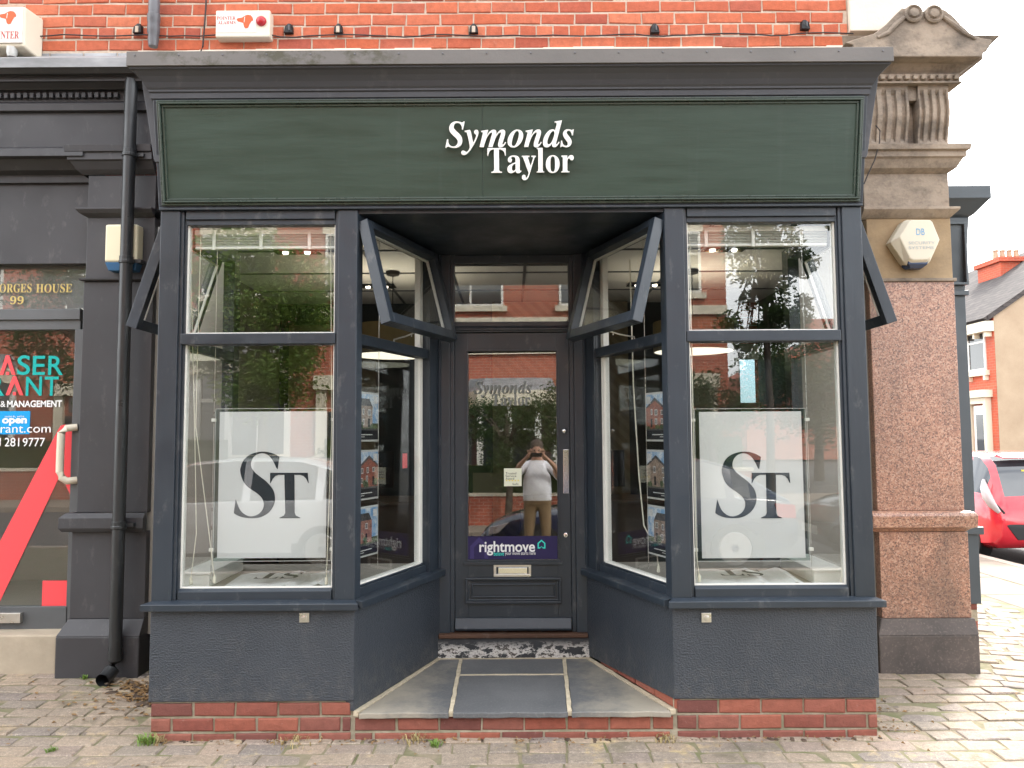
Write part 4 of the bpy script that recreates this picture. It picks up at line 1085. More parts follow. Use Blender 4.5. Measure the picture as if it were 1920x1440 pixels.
for sgn, arc in ((1, [(1645, 71), (1665, 62), (1680, 46), (1695, 33)]), (-1, [(1828, 73), (1806, 62), (1786, 46), (1768, 33)])):
    MB().tube([(sp(*p)[0], YS - 0.004, sp(*p)[1]) for p in arc], [0.010, 0.016, 0.018, 0.014], 8).build('scroll_roll', M['sandstone'], pil, smooth=True)
# hexagonal alarm on the pillar
def alarm_hex():
    c = W(1712, 458, YP - 0.03); a = thing('alarm_box', 'hexagonal cream alarm sounder with blue lens on the sandstone pillar', 'alarm box', (c[0], YP, c[1]))
    def P(px, py, y): x, z = W(px, py, YP - 0.03); return (x, y, z)
    o_ = [(1667, 455), (1690, 418), (1698, 413), (1735, 414), (1740, 418), (1758, 456), (1742, 492), (1734, 498), (1700, 499), (1692, 492)]
    i_ = [(1681, 447), (1698, 420), (1703, 416), (1738, 416), (1742, 420), (1755, 452), (1738, 486), (1733, 489), (1706, 490), (1700, 486)]
    m_ = MB(); m_.loft([[P(*p, YP + 0.02) for p in o_], [P(*p, YP - 0.04) for p in o_], [P(*p, YP - 0.075) for p in i_]]); body = m_.build('casing', M['ivory_plastic'], a, 0.005)
    m_ = MB(); m_.loft([[P(1697, 486, YP - 0.06), P(1738, 486, YP - 0.06), P(1736, 486, YP + 0.01), P(1694, 486, YP + 0.01)], [P(1700, 497, YP - 0.058), P(1735, 497, YP - 0.058), P(1735, 500, YP + 0.01), P(1696, 500, YP + 0.01)], [P(1706, 503, YP - 0.035), P(1729, 503, YP - 0.035), P(1730, 504, YP + 0.01), P(1703, 504, YP + 0.01)]])
    m_.build('blue_lens', M['blue_lens'], a, 0.004)
    y = YP - 0.0765
    p, q = P(1711, 432, 0), P(1727, 444, 0); text_obj('printed_logo', 'DB', M['blue_print'], a, p[0], q[0], q[2], p[2], y)
    p, q = P(1697, 456, 0), P(1746, 461, 0); text_obj('printed_wording', 'SECURITY', M['faded_print'], a, p[0], q[0], q[2], p[2], y)
    p, q = P(1697, 465, 0), P(1744, 470, 0); text_obj('printed_wording', 'SYSTEMS', M['faded_print'], a, p[0], q[0], q[2], p[2], y)
alarm_hex()
# ================================================================== SIDE STREET SHOPFRONT BEYOND THE PILLAR
M['teal_paint'] = paint('slate_blue_timber', (0.045, 0.058, 0.068), 0.4, 0.1, 3)
sd = thing('side_shopfront', 'slate blue shopfront edge projecting into the side street behind the stone pillar', 'shopfront', (3.3, 2.6, 0.05))
SY = 1.95
zc_, zc2_ = wz(1845, 358, SY), wz(1845, 398, SY)
xr = wx(1812, 545, SY)
m = MB(); m.loft([[(3.0, SY - 0.02 + o, z) for o, z in ((0, zc2_ - 0.05), (-.03, zc2_ - 0.03), (-0.10, zc_ - 0.12), (-0.12, zc_ - 0.1), (-0.12, zc_), (0.1, zc_))], [(xr + 0.03 - o, SY - 0.02 + o, z) for o, z in ((0, zc2_ - 0.05), (-.03, zc2_ - 0.03), (-0.10, zc_ - 0.12), (-0.12, zc_ - 0.1), (-0.12, zc_), (0.1, zc_))], [(xr + 0.03 - o, 4.0, z) for o, z in ((0, zc2_ - 0.05), (-.03, zc2_ - 0.03), (-0.10, zc_ - 0.12), (-0.12, zc_ - 0.1), (-0.12, zc_), (0.1, zc_))]])
m.build('cornice', M['teal_paint'], sd, 0.003)
zl = wz(1812, 545, SY)
MB().hexa([(3.0, SY, zl), (xr - 0.01, SY, zl), (xr - 0.01, 4.0, zl), (3.0, 4.0, zl)], [(3.0, SY - 0.03, zc2_ - 0.05), (xr + 0.03, SY - 0.03, zc2_ - 0.05), (xr + 0.03, 4.0, zc2_ - 0.05), (3.0, 4.0, zc2_ - 0.05)]).build('sign_board', M['teal_paint'], sd, 0.004)
m = MB(); ring(m, xr - 0.22, xr - 0.005, zl + 0.04, zc2_ - 0.09, 0.02, SY - 0.05, SY - 0.01); m.build('sign_moulding', M['teal_paint'], sd, 0.003)
MB().box(3.0, xr + 0.01, SY - 0.02, 4.0, zl - 0.04, zl).build('drip_board', M['teal_paint'], sd, 0.004)
MB().box(3.0, xr - 0.005, SY + 0.01, 3.98, 0.86, zl - 0.04).build('window_side', M['teal_paint'], sd, 0.004)
MB().box(3.0, xr + 0.035, SY - 0.03, 4.0, 0.80, 0.86).build('sill', M['teal_paint'], sd, 0.006)
MB().box(3.0, xr + 0.005, SY, 4.0, 0.26, 0.80).build('stall_riser', M['teal_paint'], sd, 0.004)
bb = MB().box(3.0, xr - 0.02, SY + 0.02, 3.98, 0.0, 0.26).build('plinth', M['mortar_base'], sd)
for r in range(3):
    for i in range(2): place('brick', pb[i], bb, (xr - 0.13 - i * 0.225 - (r % 2) * 0.06, SY + 0.012, 0.09 + r * BH))

# ================================================================== NEIGHBOURING SHOPFRONT ON THE LEFT
nb = thing('neighbour_shopfront', 'charcoal painted neighbouring shopfront with dentilled cornice and glazed door on the left', 'shopfront', (-3.3, 1.2, 0.05))
YN = 1.0
def nz(py): return wz(120, py, YN)
def nx(px, py, Y=YN): return wx(px, py, Y)
XL = -5.4
XPR = -2.44
def run(name, mat, prof, x0=XL, x1=XPR, bev=0.002): return MB().prism_x([(y_, wz(120, py_, min(y_, YN + 0.02))) for y_, py_ in prof], x0, x1).build(name, mat, nb, bev)
z = nz
YC = YN
# (front y, z): lead-topped cornice, mouldings, dentil course, fascia, architrave
run('lead_capping', M['lead'], [(YC - 0.205, 126), (YC - 0.21, 108), (YC + 0.06, 100), (YC + 0.06, 126)], XL, -2.42)
run('cornice', M['charcoal'], [(YC - 0.20, 126), (YC - 0.165, 138), (YC - 0.12, 142), (YC - 0.12, 152), (YC - 0.10, 155), (YC - 0.06, 165), (YC - 0.05, 168), (YC + 0.1, 168), (YC + 0.1, 126)])
run('dentil_bed', M['charcoal'], [(YC - 0.012, 168), (YC - 0.012, 191), (YC + 0.1, 191), (YC + 0.1, 168)])
x = XPR - 0.28
while x > XL:
    MB().box(x, x + 0.026, YC - 0.042, YC - 0.012, wz(120, 183, YC - .04), wz(120, 173.5, YC - .04)).build('dentil', M['charcoal'], nb, 0.002)
    x -= nx(1300 / 5.647, 178) - nx(1232 / 5.647, 178)
run('upper_mould', M['charcoal'], [(YC - 0.03, 191.5), (YC - 0.04, 194), (YC - 0.035, 207), (YC - 0.01, 211), (YC + 0.1, 211), (YC + 0.1, 191.5)])
run('fascia', M['charcoal'], [(YC - 0.004, 211), (YC - 0.004, 276), (YC + 0.1, 276), (YC + 0.1, 211)])
run('lower_cornice', M['charcoal'], [(YC - 0.02, 276), (YC - 0.07, 278), (YC - 0.075, 292), (YC - 0.03, 298), (YC + 0.03, 318), (YC + 0.09, 322), (YC + 0.09, 336), (YC + 0.16, 336), (YC + 0.16, 276)], XL, nx(166, 300))
YG = 1.2
run('dark_lintel', M['charcoal'], [(YC + 0.12, 336), (YC + 0.12, 488), (YC + 0.2, 488), (YC + 0.2, 336)], XL, nx(165, 400) + 0.05)
# pilaster with capital and plinth
pxl = nx(163, 500)
def nblock(name, x0, yf, z0, z1, bev=0.005): return MB().box(x0, XPR, yf, 1.3, z0, z1).build(name, M['charcoal'], nb, bev)
def nband(name, prof, x0, bev=0.002):
    m_ = MB(); m_.loft([[(x0 + o, 1.3, zz) for o, zz in prof], [(x0 + o, YN + o, zz) for o, zz in prof], [(XPR, YN + o, zz) for o, zz in prof]]); return m_.build(name, M['charcoal'], nb, bev)
nblock('pilaster_plinth', nx(103, 1220, YN - 0.06), YN - 0.06, 0.02, nz(1190), 0.008)
xa, xb2 = nx(103, 1220, YN - 0.06), nx(128, 1165)
MB().hexa([(xa, YN - 0.06, nz(1190)), (XPR, YN - 0.06, nz(1190)), (XPR, 1.3, nz(1190)), (xa, 1.3, nz(1190))], [(xb2, YN, nz(1161)), (XPR, YN, nz(1161)), (XPR, 1.3, nz(1161)), (xb2, 1.3, nz(1161))]).build('plinth_bevel', M['charcoal'], nb, 0.004)
nblock('pilaster_die', nx(131, 1080), YN + 0.006, nz(1161), nz(997))
q0, q1 = nz(998), nz(962)
nband('pilaster_band', [(0.006, q0), (-0.035, q0 + 0.006), (-0.05, q0 + 0.03), (-0.05, q1 - 0.03), (-0.02, q1), (0.006, q1)], nx(131, 980))
nblock('pilaster_shaft', nx(137, 900) if False else nx(150, 700), YN + 0.01, nz(962), nz(528))
nband('shaft_ledge', [(0.01, nz(528)), (-0.02, nz(526)), (-0.022, nz(523)), (0.01, nz(522))], nx(156, 525))
nblock('pilaster_upper', nx(160, 465), YN + 0.012, nz(522), nz(407))
nband('necking', [(0.01, nz(408)), (-0.03, nz(402)), (-0.048, nz(396)), (-0.048, nz(393)), (0.01, nz(392))], nx(161, 400))
nblock('pilaster_neck', nx(163, 360), YN + 0.014, nz(392), nz(328))
k0, k1 = nz(328), nz(278)
nband('capital', [(0.012, k0), (0.0, k0 + 0.01), (-0.02, k0 + 0.03), (-0.05, k0 + 0.08), (-0.062, k0 + 0.085), (-0.062, k1 - 0.055), (-0.075, k1 - 0.05), (-0.082, k1 - 0.004), (0.012, k1)], nx(152, 300))
# glazing: transom light with gilt lettering, door with vinyl graphics
g = lambda px, py: W(px, py, YG)
def gbox(name, mat, px0, py0, px1, py1, y0, y1, bev=0.002, parent=None, xl=None):
    a_, b_ = W(px0, py0, YG), W(px1, py1, YG)
    return MB().box(xl if xl is not None else a_[0], b_[0], y0, y1, b_[1], a_[1]).build(name, mat, parent or nb, bev)
gbox('transom_light', M['glass'], 0, 493, 158, 581, YG + 0.01, YG + 0.015, 0, None, XL)
gbox('frame_rail', M['grey_frame'], 0, 581, 154, 600, YG - 0.03, YG + 0.05, 0.003, None, XL)
gbox('frame_head', M['grey_frame'], 0, 600, 152, 618, YG - 0.01, YG + 0.05, 0.003, None, XL)
gbox('door_stile', M['grey_frame'], 143, 618, 152, 1185, YG - 0.015, YG + 0.05, 0.003)
nd = gbox('neighbour_door', M['grey_frame'], 0, 1137, 128, 1183, YG - 0.015, YG + 0.04, 0.003, None, XL)
gbox('door_glass', M['glass'], 0, 618, 144, 1137, YG + 0.01, YG + 0.015, 0, nd, XL)
gbox('letter_plate', M['brushed'], -20, 1147, 46, 1165, YG - 0.05, YG - 0.016, 0.002, nd)
gbox('white_sill', M['white'], 0, 1183, 105, 1189, YG - 0.04, YG + 0.05, 0.002, None, XL)
step = MB().box(XL, nx(103, 1220), 1.02, 1.5, 0.0, wz(60, 1190, 1.03)).build('door_step', M['step_stone'], nb, 0.012)
nin = MB(); nin.box(XL, -2.6, 3.3, 3.35, 0, 3.2); nin.box(XL - .05, XL, 1.2, 3.35, 0, 3.2); nin.box(-2.62, -2.57, 1.3, 3.35, 0, 3.2); nin.box(XL, -2.6, 1.26, 3.35, 2.9, 2.95); nin.box(XL, -2.6, 1.5, 3.35, 0.2, 0.24)
nin.build('room_behind_glass', M['int_wall'], nb)
ly = YG + 0.006
def gtext(name, body, mat, px0, py0, px1, py1, y=ly, depth=0.0, bold=0.0):
    a_, b_ = W(px0, py0, YG), W(px1, py1, YG)
    return text_obj(name, body, mat, nd, a_[0], b_[0], b_[1], a_[1], y, None, depth, bold=bold)
a_, b_ = W(-77, 532, YG), W(134, 548, YG)
serif = lambda s_: ''.join(chr(0x1D400 + ord(ch) - 65) if 'A' <= ch <= 'Z' else ch for ch in s_)
gtext('gilt_wording', serif('GEORGES'), M['gold'], -27, 532, 58, 548); gtext('gilt_wording', serif('HOUSE'), M['gold'], 67, 532, 134, 548)
gbox('transom_backing', M['int_grey'], 0, 494, 157, 580, YG + 0.03, YG + 0.04, 0, None, XL)
gtext('gilt_number', serif('99').replace('9', chr(0x1D7CE + 9)), M['gold'], 18, 555, 43, 570)
gtext('vinyl_letter', 'S', M['teal'], 32, 666, 55, 703, bold=0.012); gtext('vinyl_letter', 'E', M['teal'], 61, 667, 83, 703, bold=0.012); gtext('vinyl_letter', 'R', M['teal'], 90, 667, 117, 703, bold=0.012)
gtext('vinyl_letter', 'N', M['teal'], 48, 706, 77, 742, bold=0.012); gtext('vinyl_letter', 'T', M['teal'], 83, 706, 108, 742, bold=0.012); gtext('vinyl_letter', 'R', M['teal'], -20, 706, 7, 742, bold=0.012)
def lam(px0, px1, py0, py1, wd):
    cx = (px0 + px1) / 2
    def P(px, py): x, zz = W(px, py, YG); return (x, zz)
    MB().prism_y([P(px0, py1), P(cx - wd * .45, py0), P(cx + wd * .45, py0), P(px1, py1), P(px1 - wd, py1), P(cx, py0 + wd * 1.9), P(px0 + wd, py1)], ly - 0.001, ly).build('vinyl_letter', M['coral'], nd)
    MB().prism_y([P(cx - 3, py1 - 6), P(cx + 3, py1 - 6), P(cx + 3, py1), P(cx - 3, py1)], ly - 0.001, ly).build('vinyl_dot', M['coral'], nd)
lam(-2, 28.5, 666, 703, 7); lam(9.5, 43, 705, 741, 7)
gtext('vinyl_wording', '&', M['white_vinyl'], 0, 752, 9, 763); gtext('vinyl_wording', 'MANAGEMENT', M['white_vinyl'], 12.5, 751, 115, 763, bold=0.025)
gbox('open_sticker', M['sky_blue_vinyl'], -28, 771, 54, 814, ly + 0.001, ly + 0.003, 0, nd)
gtext('sticker_wording', "come in, we're", M['white_vinyl'], 8, 778.5, 44, 783, ly); gtext('sticker_wording', 'open', M['white_vinyl'], 3, 784, 49, 798, ly, bold=0.04)
gtext('vinyl_wording', 'frasergrant.com', M['white_vinyl'], -75, 796, 94, 816, ly - 0.001); gtext('vinyl_wording', '281', M['white_vinyl'], 8, 821, 35, 837, ly - 0.001); gtext('vinyl_wording', '9777', M['white_vinyl'], 42, 821, 83, 837, ly - 0.001); gtext('vinyl_wording', '0191', M['white_vinyl'], -42, 821, 0, 837, ly - 0.001)
def P(px, py): x_, z_ = W(px, py, YG); return (x_, z_)
MB().prism_y([P(-64, 1136), P(108, 806), P(113, 798), P(120, 796), P(127, 797), P(133, 804), P(137, 815), P(137, 925), P(134, 935), P(115, 893), P(111, 893), P(-5, 1136)], ly - 0.001, ly).build('vinyl_stroke', M['coral'], nd)
gbox('vinyl_square', M['coral'], 79, 1089, 124, 1136, ly - 0.001, ly, 0, nd)
hpts = [W(138, 801, YG - .06), W(123, 803, YG - .06), W(115, 812, YG - .06), W(113, 850, YG - .06), W(112, 885, YG - .06), W(116, 896, YG - .06), W(124, 902, YG - .06), W(137, 901, YG - .06)]
ys = [YG - .015, YG - .05, YG - .06, YG - .06, YG - .06, YG - .06, YG - .05, YG - .015]
MB().tube([(p[0], y_, p[1]) for p, y_ in zip(hpts, ys)], 0.025, 14).build('pull_handle', M['ivory_plastic'], nd, smooth=True)

# ================================================================== PIPES, CABLES, ALARM BOXES
DPX, DPY = -2.572, 0.90
dp = thing('downpipe', 'long black plastic downpipe standing left of the bay window', 'downpipe', (DPX, DPY, 0.06))
MB().tube([(DPX, DPY, 0.16), (DPX, DPY, 1.2), (DPX, DPY, 2.4), (DPX, DPY, 4.02)], 0.040, 18).build('pipe', M['pipe'], dp, smooth=True)
pz = wz(205, 1262, DPY)
MB().tube([(DPX, DPY, 0.24), (DPX, DPY, 0.16), (DPX - 0.006, DPY - 0.02, 0.115), (DPX - 0.012, DPY - 0.07, 0.083), (DPX - 0.016, DPY - 0.12, 0.072)], 0.044, 18, caps=False).build('shoe', M['pipe'], dp, smooth=True)
for py_ in (288, 488, 985):
    zz = wz(240, py_, DPY)
    m = MB(); m.lathe((DPX, DPY, zz - 0.025), [(0.041, 0), (0.047, 0.004), (0.047, 0.02), (0.044, 0.024), (0.044, 0.05), (0.041, 0.052)], 18); m.box(DPX - 0.02, DPX + 0.085, DPY + 0.02, DPY + 0.09, zz - 0.012, zz + 0.012)
    m.build('pipe_bracket', M['pipe'], dp, 0.001)
sp_ = thing('waste_pipe', 'short grey plastic pipe with collars on the upper brickwork', 'pipe', (-2.5, 0.98, 4.27))
ux = wx(288, 50, 0.99)
MB().tube([(ux, 0.99, Z0 + 0.10), (ux, 0.99, 5.4)], 0.037, 16).build('pipe', M['pipe_grey'], sp_, smooth=True)
m = MB(); m.lathe((ux, 0.99, Z0 + 0.10), [(0.038, 0.13), (0.043, 0.125), (0.043, 0.08), (0.039, 0.07), (0.041, 0.03), (0.041, 0.0), (0.034, -0.02), (0.036, -0.05), (0.030, -0.10)], 16); m.build('collar', M['pipe_grey'], sp_, smooth=True)
def cable(name, label, pts, r, mat, n=6):
    o = MB().tube(pts, r, n).build(name, mat, None, smooth=True); return tag(o, label, 'cable')
pts = []
random.seed(5)
for i in range(61):
    px_ = 66 + (1600 - 66) * i / 60
    py_ = 66.5 - 1.5 * math.sin(i * 0.9) + (2.2 if i % 9 < 2 else 0) - (4 if i > 40 else 0) * (i - 40) / 20 - (1.5 if 12 < i < 18 else 0)
    x_, z_ = W(px_, py_, 1.03); pts.append((x_, 1.028, z_))
cable('alarm_cable', 'thin dark cable running along the bricks between the alarm boxes', pts, 0.0045, M['cable'])
x_ = wx(384, 40, 1.03)
cable('drop_cable', 'dark vertical cable on the bricks left of the small alarm box', [(x_ + 0.012, 1.028, 5.6), (x_ + 0.006, 1.028, 4.6), (x_ - 0.008, 1.026, Z0 + 0.02), (x_ - 0.01, 1.0, Z0 - 0.03)], 0.006, M['cable'])
c0 = [W(p, q, 0.9) for p, q in ((1642, 235), (1650, 245), (1649, 268), (1640, 300), (1626, 330), (1620, 345))]
cable('loop_cable', 'loop of thin cable hanging between cornice end and stone pillar', [(p[0], 0.9, p[1]) for p in c0], 0.004, M['cable'])
# plastic hood vents / fixings in the header course
for i, (px_, kind) in enumerate(((258, 'o'), (541, 'c'), (634, 'o'), (888, 'o'), (1228, 'c'), (1510, 'c'))):
    x_, z_ = W(px_, 53 if i < 5 else 46, YW - 0.02)
    nm = ['just left of the grey waste pipe', 'right of the small alarm box', 'second to the right of the small alarm box', 'above the sign letters', 'above the right half of the sign', 'near the cream corner stone'][i]
    t_ = thing('wall_vent', 'small black hooded vent in the bricks %s' % nm, 'vent', (x_, YW, z_), 'vents in the header course')
    m = MB(); m.loft([[(x_ - 0.034, YW + 0.01, z_ - 0.035), (x_ + 0.034, YW + 0.01, z_ - 0.035), (x_ + 0.03, YW + 0.01, z_ + 0.02), (x_ + 0.012, YW + 0.01, z_ + 0.045), (x_ - 0.012, YW + 0.01, z_ + 0.045), (x_ - 0.03, YW + 0.01, z_ + 0.02)],
                     [(x_ - 0.030, YW - 0.03, z_ - 0.035), (x_ + 0.030, YW - 0.03, z_ - 0.035), (x_ + 0.024, YW - 0.03, z_ + 0.008), (x_ + 0.008, YW - 0.012, z_ + 0.040), (x_ - 0.008, YW - 0.012, z_ + 0.040), (x_ - 0.024, YW - 0.03, z_ + 0.008)]])
    m.build('hood', M['black'], t_, 0.003)
    if kind == 'o':
        m = MB(); m.box(x_ - 0.012, x_ + 0.012, YW - 0.036, YW - 0.029, z_ - 0.036, z_ + 0.010); m.build('mortar_plug', M['mortar'], t_, 0.004)
    else:
        m = MB(); m.box(x_ + 0.004, x_ + 0.010, YW - 0.036, YW - 0.029, z_ - 0.02, z_ + 0.018); m.build('rib', M['pipe_grey'], t_, 0.001)
def dog(parent, x0, x1, z0, z1, y):
    pr = [(0.0, 0.62), (0.10, 0.50), (0.30, 0.45), (0.40, 0.40), (0.46, 0.10), (0.55, 0.0), (0.70, 0.06), (0.78, 0.30), (0.90, 0.55), (1.0, 0.58), (0.97, 0.78), (0.86, 0.95), (0.66, 1.0), (0.48, 0.93), (0.34, 0.80), (0.12, 0.76), (0.02, 0.72)]
    MB().prism_y([(x0 + a * (x1 - x0), z0 + b * (z1 - z0)) for a, b in pr], y - 0.001, y).build('dog_emblem', M['orange_print'], parent)
    e = [(0.52, 0.62), (0.60, 0.24), (0.66, 0.20), (0.70, 0.44), (0.66, 0.84), (0.60, 0.86)]
    MB().prism_y([(x0 + a * (x1 - x0) + 0.0, z0 + b * (z1 - z0)) for a, b in ((0.47, 0.85), (0.44, 0.45), (0.47, 0.45), (0.51, 0.86))], y - 0.0016, y - 0.001).build('emblem_line', M['label_white'], parent)
YA = 0.90
al = thing('alarm_box', 'tall cream wall alarm with orange dog emblem, cut by the left edge of the picture', 'alarm box', (-3.45, 1.0, 4.25))
X0, X1, A0, A1 = wx(-45, 50, YA), wx(44, 50, YA), wz(30, 80, YA), wz(30, 11, YA)
m = MB(); m.loft([[(X0, YA + 0.01, A0 - 0.02), (X1, YA + 0.01, A0 - 0.02), (X1, YA, A1), (X0, YA, A1)], [(X0, YW, A0 - 0.06), (X1 + 0.045, YW, A0 - 0.06), (X1 + 0.045, YW, A1 - 0.015), (X0, YW, A1 - 0.015)]]); m.build('casing', M['ivory_plastic'], al, 0.012)
MB().box(X0 + 0.01, X1 - 0.008, YA - 0.002, YA + 0.012, A0 + 0.0, A1 - 0.01).build('label_plate', M['label_white'], al, 0.002)
dog(al, wx(-1, 30, YA), wx(31, 30, YA), wz(20, 46, YA), wz(20, 21, YA), YA - 0.0035)
p, q = W(-20, 59, YA), W(36, 73, YA); text_obj('printed_wording', serif('POINTER'), M['red_print'], al, p[0], q[0], q[1], p[1], YA - 0.0035)
c = W(20, 90, YA + .02); MB().lathe((c[0], YA + 0.035, c[1] - 0.012), [(0.034, 0.02), (0.034, -0.02), (0.026, -0.045), (0.010, -0.05)], 16).build('strobe_lens', M['grey_lens'], al, smooth=True)
YB_ = 0.975
ab = thing('alarm_box', 'small rectangular cream alarm box with red strobe above the cornice', 'alarm box', (-1.86, 1.0, 4.38))
X0, X1, A0, A1 = wx(404, 45, YB_), wx(506, 45, YB_), wz(455, 66, YB_), wz(455, 19, YB_)
MB().box(X0, X1, YB_, YW + 0.01, A0 - 0.012, A1).build('casing', M['ivory_plastic'], ab, 0.008)
MB().box(X0 + 0.006, wx(480, 45, YB_), YB_ - 0.002, YB_, wz(455, 61, YB_), wz(455, 23, YB_)).build('label_plate', M['label_white'], ab, 0.001)
c = W(490, 40, YB_); MB().lathe((c[0], YB_, c[1]), [(0.036, 0.004), (0.034, -0.012), (0.022, -0.024), (0.006, -0.027)], 20, 'y').build('red_strobe', M['red_lens'], ab, smooth=True)
p, q = W(407, 31, YB_), W(442, 37.5, YB_); text_obj('printed_wording', serif('POINTER'), M['red_print'], ab, p[0], q[0], q[1], p[1], YB_ - 0.003)
p, q = W(409, 39.5, YB_), W(442, 46, YB_); text_obj('printed_wording', serif('ALARMS'), M['red_print'], ab, p[0], q[0], q[1], p[1], YB_ - 0.003)
dog(ab, wx(444, 40, YB_), wx(475, 40, YB_), wz(455, 54, YB_), wz(455, 28, YB_), YB_ - 0.003)
YB2 = 0.925
bb_ = thing('alarm_box', 'plain cream alarm box with blue base, half behind the black downpipe', 'alarm box', (-2.6, 1.0, 2.9))
X0, X1, A0, A1 = wx(196, 460, YB2), wx(257, 460, YB2), wz(225, 506, YB2), wz(225, 420, YB2)
MB().box(X0, X1, YB2, YN + 0.02, A0 + 0.055, A1).build('casing', M['cream_plastic'], bb_, 0.014)
MB().hexa([(X0 + 0.02, YB2 + 0.02, A0), (X1 - 0.02, YB2 + 0.02, A0), (X1 - 0.02, YN + 0.02, A0), (X0 + 0.02, YN + 0.02, A0)], [(X0 + 0.002, YB2 + 0.004, A0 + 0.054), (X1 - 0.002, YB2 + 0.004, A0 + 0.054), (X1 - 0.002, YN + 0.02, A0 + 0.054), (X0 + 0.002, YN + 0.02, A0 + 0.054)]).build('blue_base', M['blue_band'], bb_, 0.004)

# ================================================================== INSIDE THE WINDOWS
# outlines of the two logo letters, measured on the poster (sixths of a pixel)
_SA = [(880, 1300), (830, 1270), (760, 1247), (700, 1240), (640, 1245), (570, 1265), (510, 1300), (465, 1355), (440, 1430)]
_SB = [(438, 10), (445, 60), (470, 130), (510, 185), (560, 225), (620, 265), (670, 310), (695, 350), (703, 395), (695, 440), (670, 480), (630, 510), (580, 527), (530, 525), (480, 500), (440, 460), (415, 410), (395, 355), (388, 335),
       (365, 492), (400, 515), (450, 535), (510, 547), (570, 550), (640, 545), (700, 525), (760, 485), (800, 435), (825, 375), (830, 320), (822, 265), (800, 215), (765, 170), (720, 125), (660, 80), (610, 40), (585, 10)]
_SC = [(566, 1420), (560, 1395), (562, 1360), (580, 1315), (615, 1280), (660, 1262), (705, 1262), (750, 1280), (790, 1320), (820, 1370), (845, 1425), (860, 1440)]
LOGO_S = [(x / 6, 640 + y / 6) for x, y in _SA] + [(x / 6, 880 + y / 6) for x, y in _SB] + [(x / 6, 640 + y / 6) for x, y in _SC]
LOGO_T = [(x / 6, 880 + y / 6) for x, y in [(775, 38), (1198, 38), (1209, 155), (1202, 152), (1180, 105), (1150, 75), (1110, 62), (1048, 62), (1052, 490), (1065, 520), (1115, 543), (1115, 550), (880, 550), (880, 543), (930, 520), (945, 490), (935, 62), (870, 62), (835, 75), (805, 105), (781, 154), (774, 154)]]
def smooth_loop(pts, sharp):
    out = []; n = len(pts)
    for i in range(n):
        p0, p1, p2, p3 = pts[i - 1], pts[i], pts[(i + 1) % n], pts[(i + 2) % n]
        out.append(p1)
        if i in sharp or (i + 1) % n in sharp: continue
        for t in (0.33, 0.66):
            f_ = lambda k: 0.5 * (2 * p1[k] + (p2[k] - p0[k]) * t + (2 * p0[k] - 5 * p1[k] + 4 * p2[k] - p3[k]) * t * t + (3 * p1[k] - p0[k] - 3 * p2[k] + p3[k]) * t ** 3)
            out.append((f_(0), f_(1)))
    return out
LOGO_S = smooth_loop(LOGO_S, {0, 27, 28, len(LOGO_S) - 1})
def display_board(side, label, ax, ay, bx2, by, S_, T_):
    Y = 0.135
    a_, b_ = W(ax, ay, Y), W(bx2, by, Y)
    t_ = thing('display_board', label, 'poster', ((a_[0] + b_[0]) / 2, Y, b_[1]), 'hanging logo posters')
    MB().box(a_[0] + .004, b_[0] - .004, Y, Y + 0.002, b_[1] + .004, a_[1] - .004).build('poster_sheet', M['paper'], t_)
    MB().box(a_[0] - 0.022, b_[0] + 0.022, Y + 0.004, Y + 0.008, b_[1] - 0.014, a_[1] + 0.014).build('acrylic_pocket', M['acrylic'], t_, 0.001)
    ed = MB(); ring(ed, a_[0] - 0.0225, b_[0] + 0.0225, b_[1] - 0.0145, a_[1] + 0.0145, 0.003, Y + 0.0015, Y + 0.010); ed.build('pocket_edge', M['grey_lens'], t_)
    for k_, (pts_, yo) in enumerate(((LOGO_S, 0.0015), (LOGO_T, 0.002))):
        q_ = [W(px_ + S_, py_, Y) for px_, py_ in pts_]
        MB().prism_y(q_, Y - yo, Y - yo + 0.0005).build('logo_letter', M['ink'], t_)
    for e in (a_[0] - 0.030, b_[0] + 0.030):
        MB().tube([(e, Y + 0.005, ZG0 + 0.02), (e, Y + 0.005, 2.98)], 0.0018, 5).build('hanging_wire', M['brushed'], t_)
        for zz in (a_[1] - 0.05, b_[1] + 0.05): MB().box(e - 0.012, e + 0.012, Y - 0.004, Y + 0.014, zz - 0.009, zz + 0.009).build('wire_clip', M['white'], t_, 0.002)
display_board(-1, 'white poster with dark two letter logo hanging in the left display window', 411, 771, 612, 1047, 377.5, 0)
display_board(1, 'white poster with dark two letter logo hanging in the right display window', 1309, 771, 1512, 1047, 1280.0, 0)
# property cards hung along the splayed panes
def printed(name, c, c2, sc=30, lo=0.42, hi=0.6):
    t = NT(name); t.color(t.ramp(t.noise(sc, 8, None, 0.75), [(lo, c), (hi, c2)])); t.rough(0.4); return t.m
M['pr_sky'] = printed('printed_sky', (0.13, 0.27, 0.46), (0.55, 0.58, 0.60), 14); M['pr_brick'] = printed('printed_red_brick', (0.30, 0.085, 0.05), (0.14, 0.05, 0.035), 45); M['pr_stone'] = printed('printed_stone', (0.30, 0.22, 0.17), (0.13, 0.10, 0.085), 45)
M['pr_white'] = printed('printed_white', (0.60, 0.60, 0.59), (0.42, 0.42, 0.41), 60); M['pr_green'] = printed('printed_hedge', (0.025, 0.045, 0.02), (0.11, 0.14, 0.06), 50); M['pr_roof'] = printed('printed_slate', (0.035, 0.035, 0.04), (0.09, 0.085, 0.085), 50); M['pr_black'] = flat('printed_black', (0.012, 0.013, 0.016), 0.5); M['pr_pink'] = printed('printed_pink_stone', (0.36, 0.17, 0.13), (0.17, 0.08, 0.065), 45)
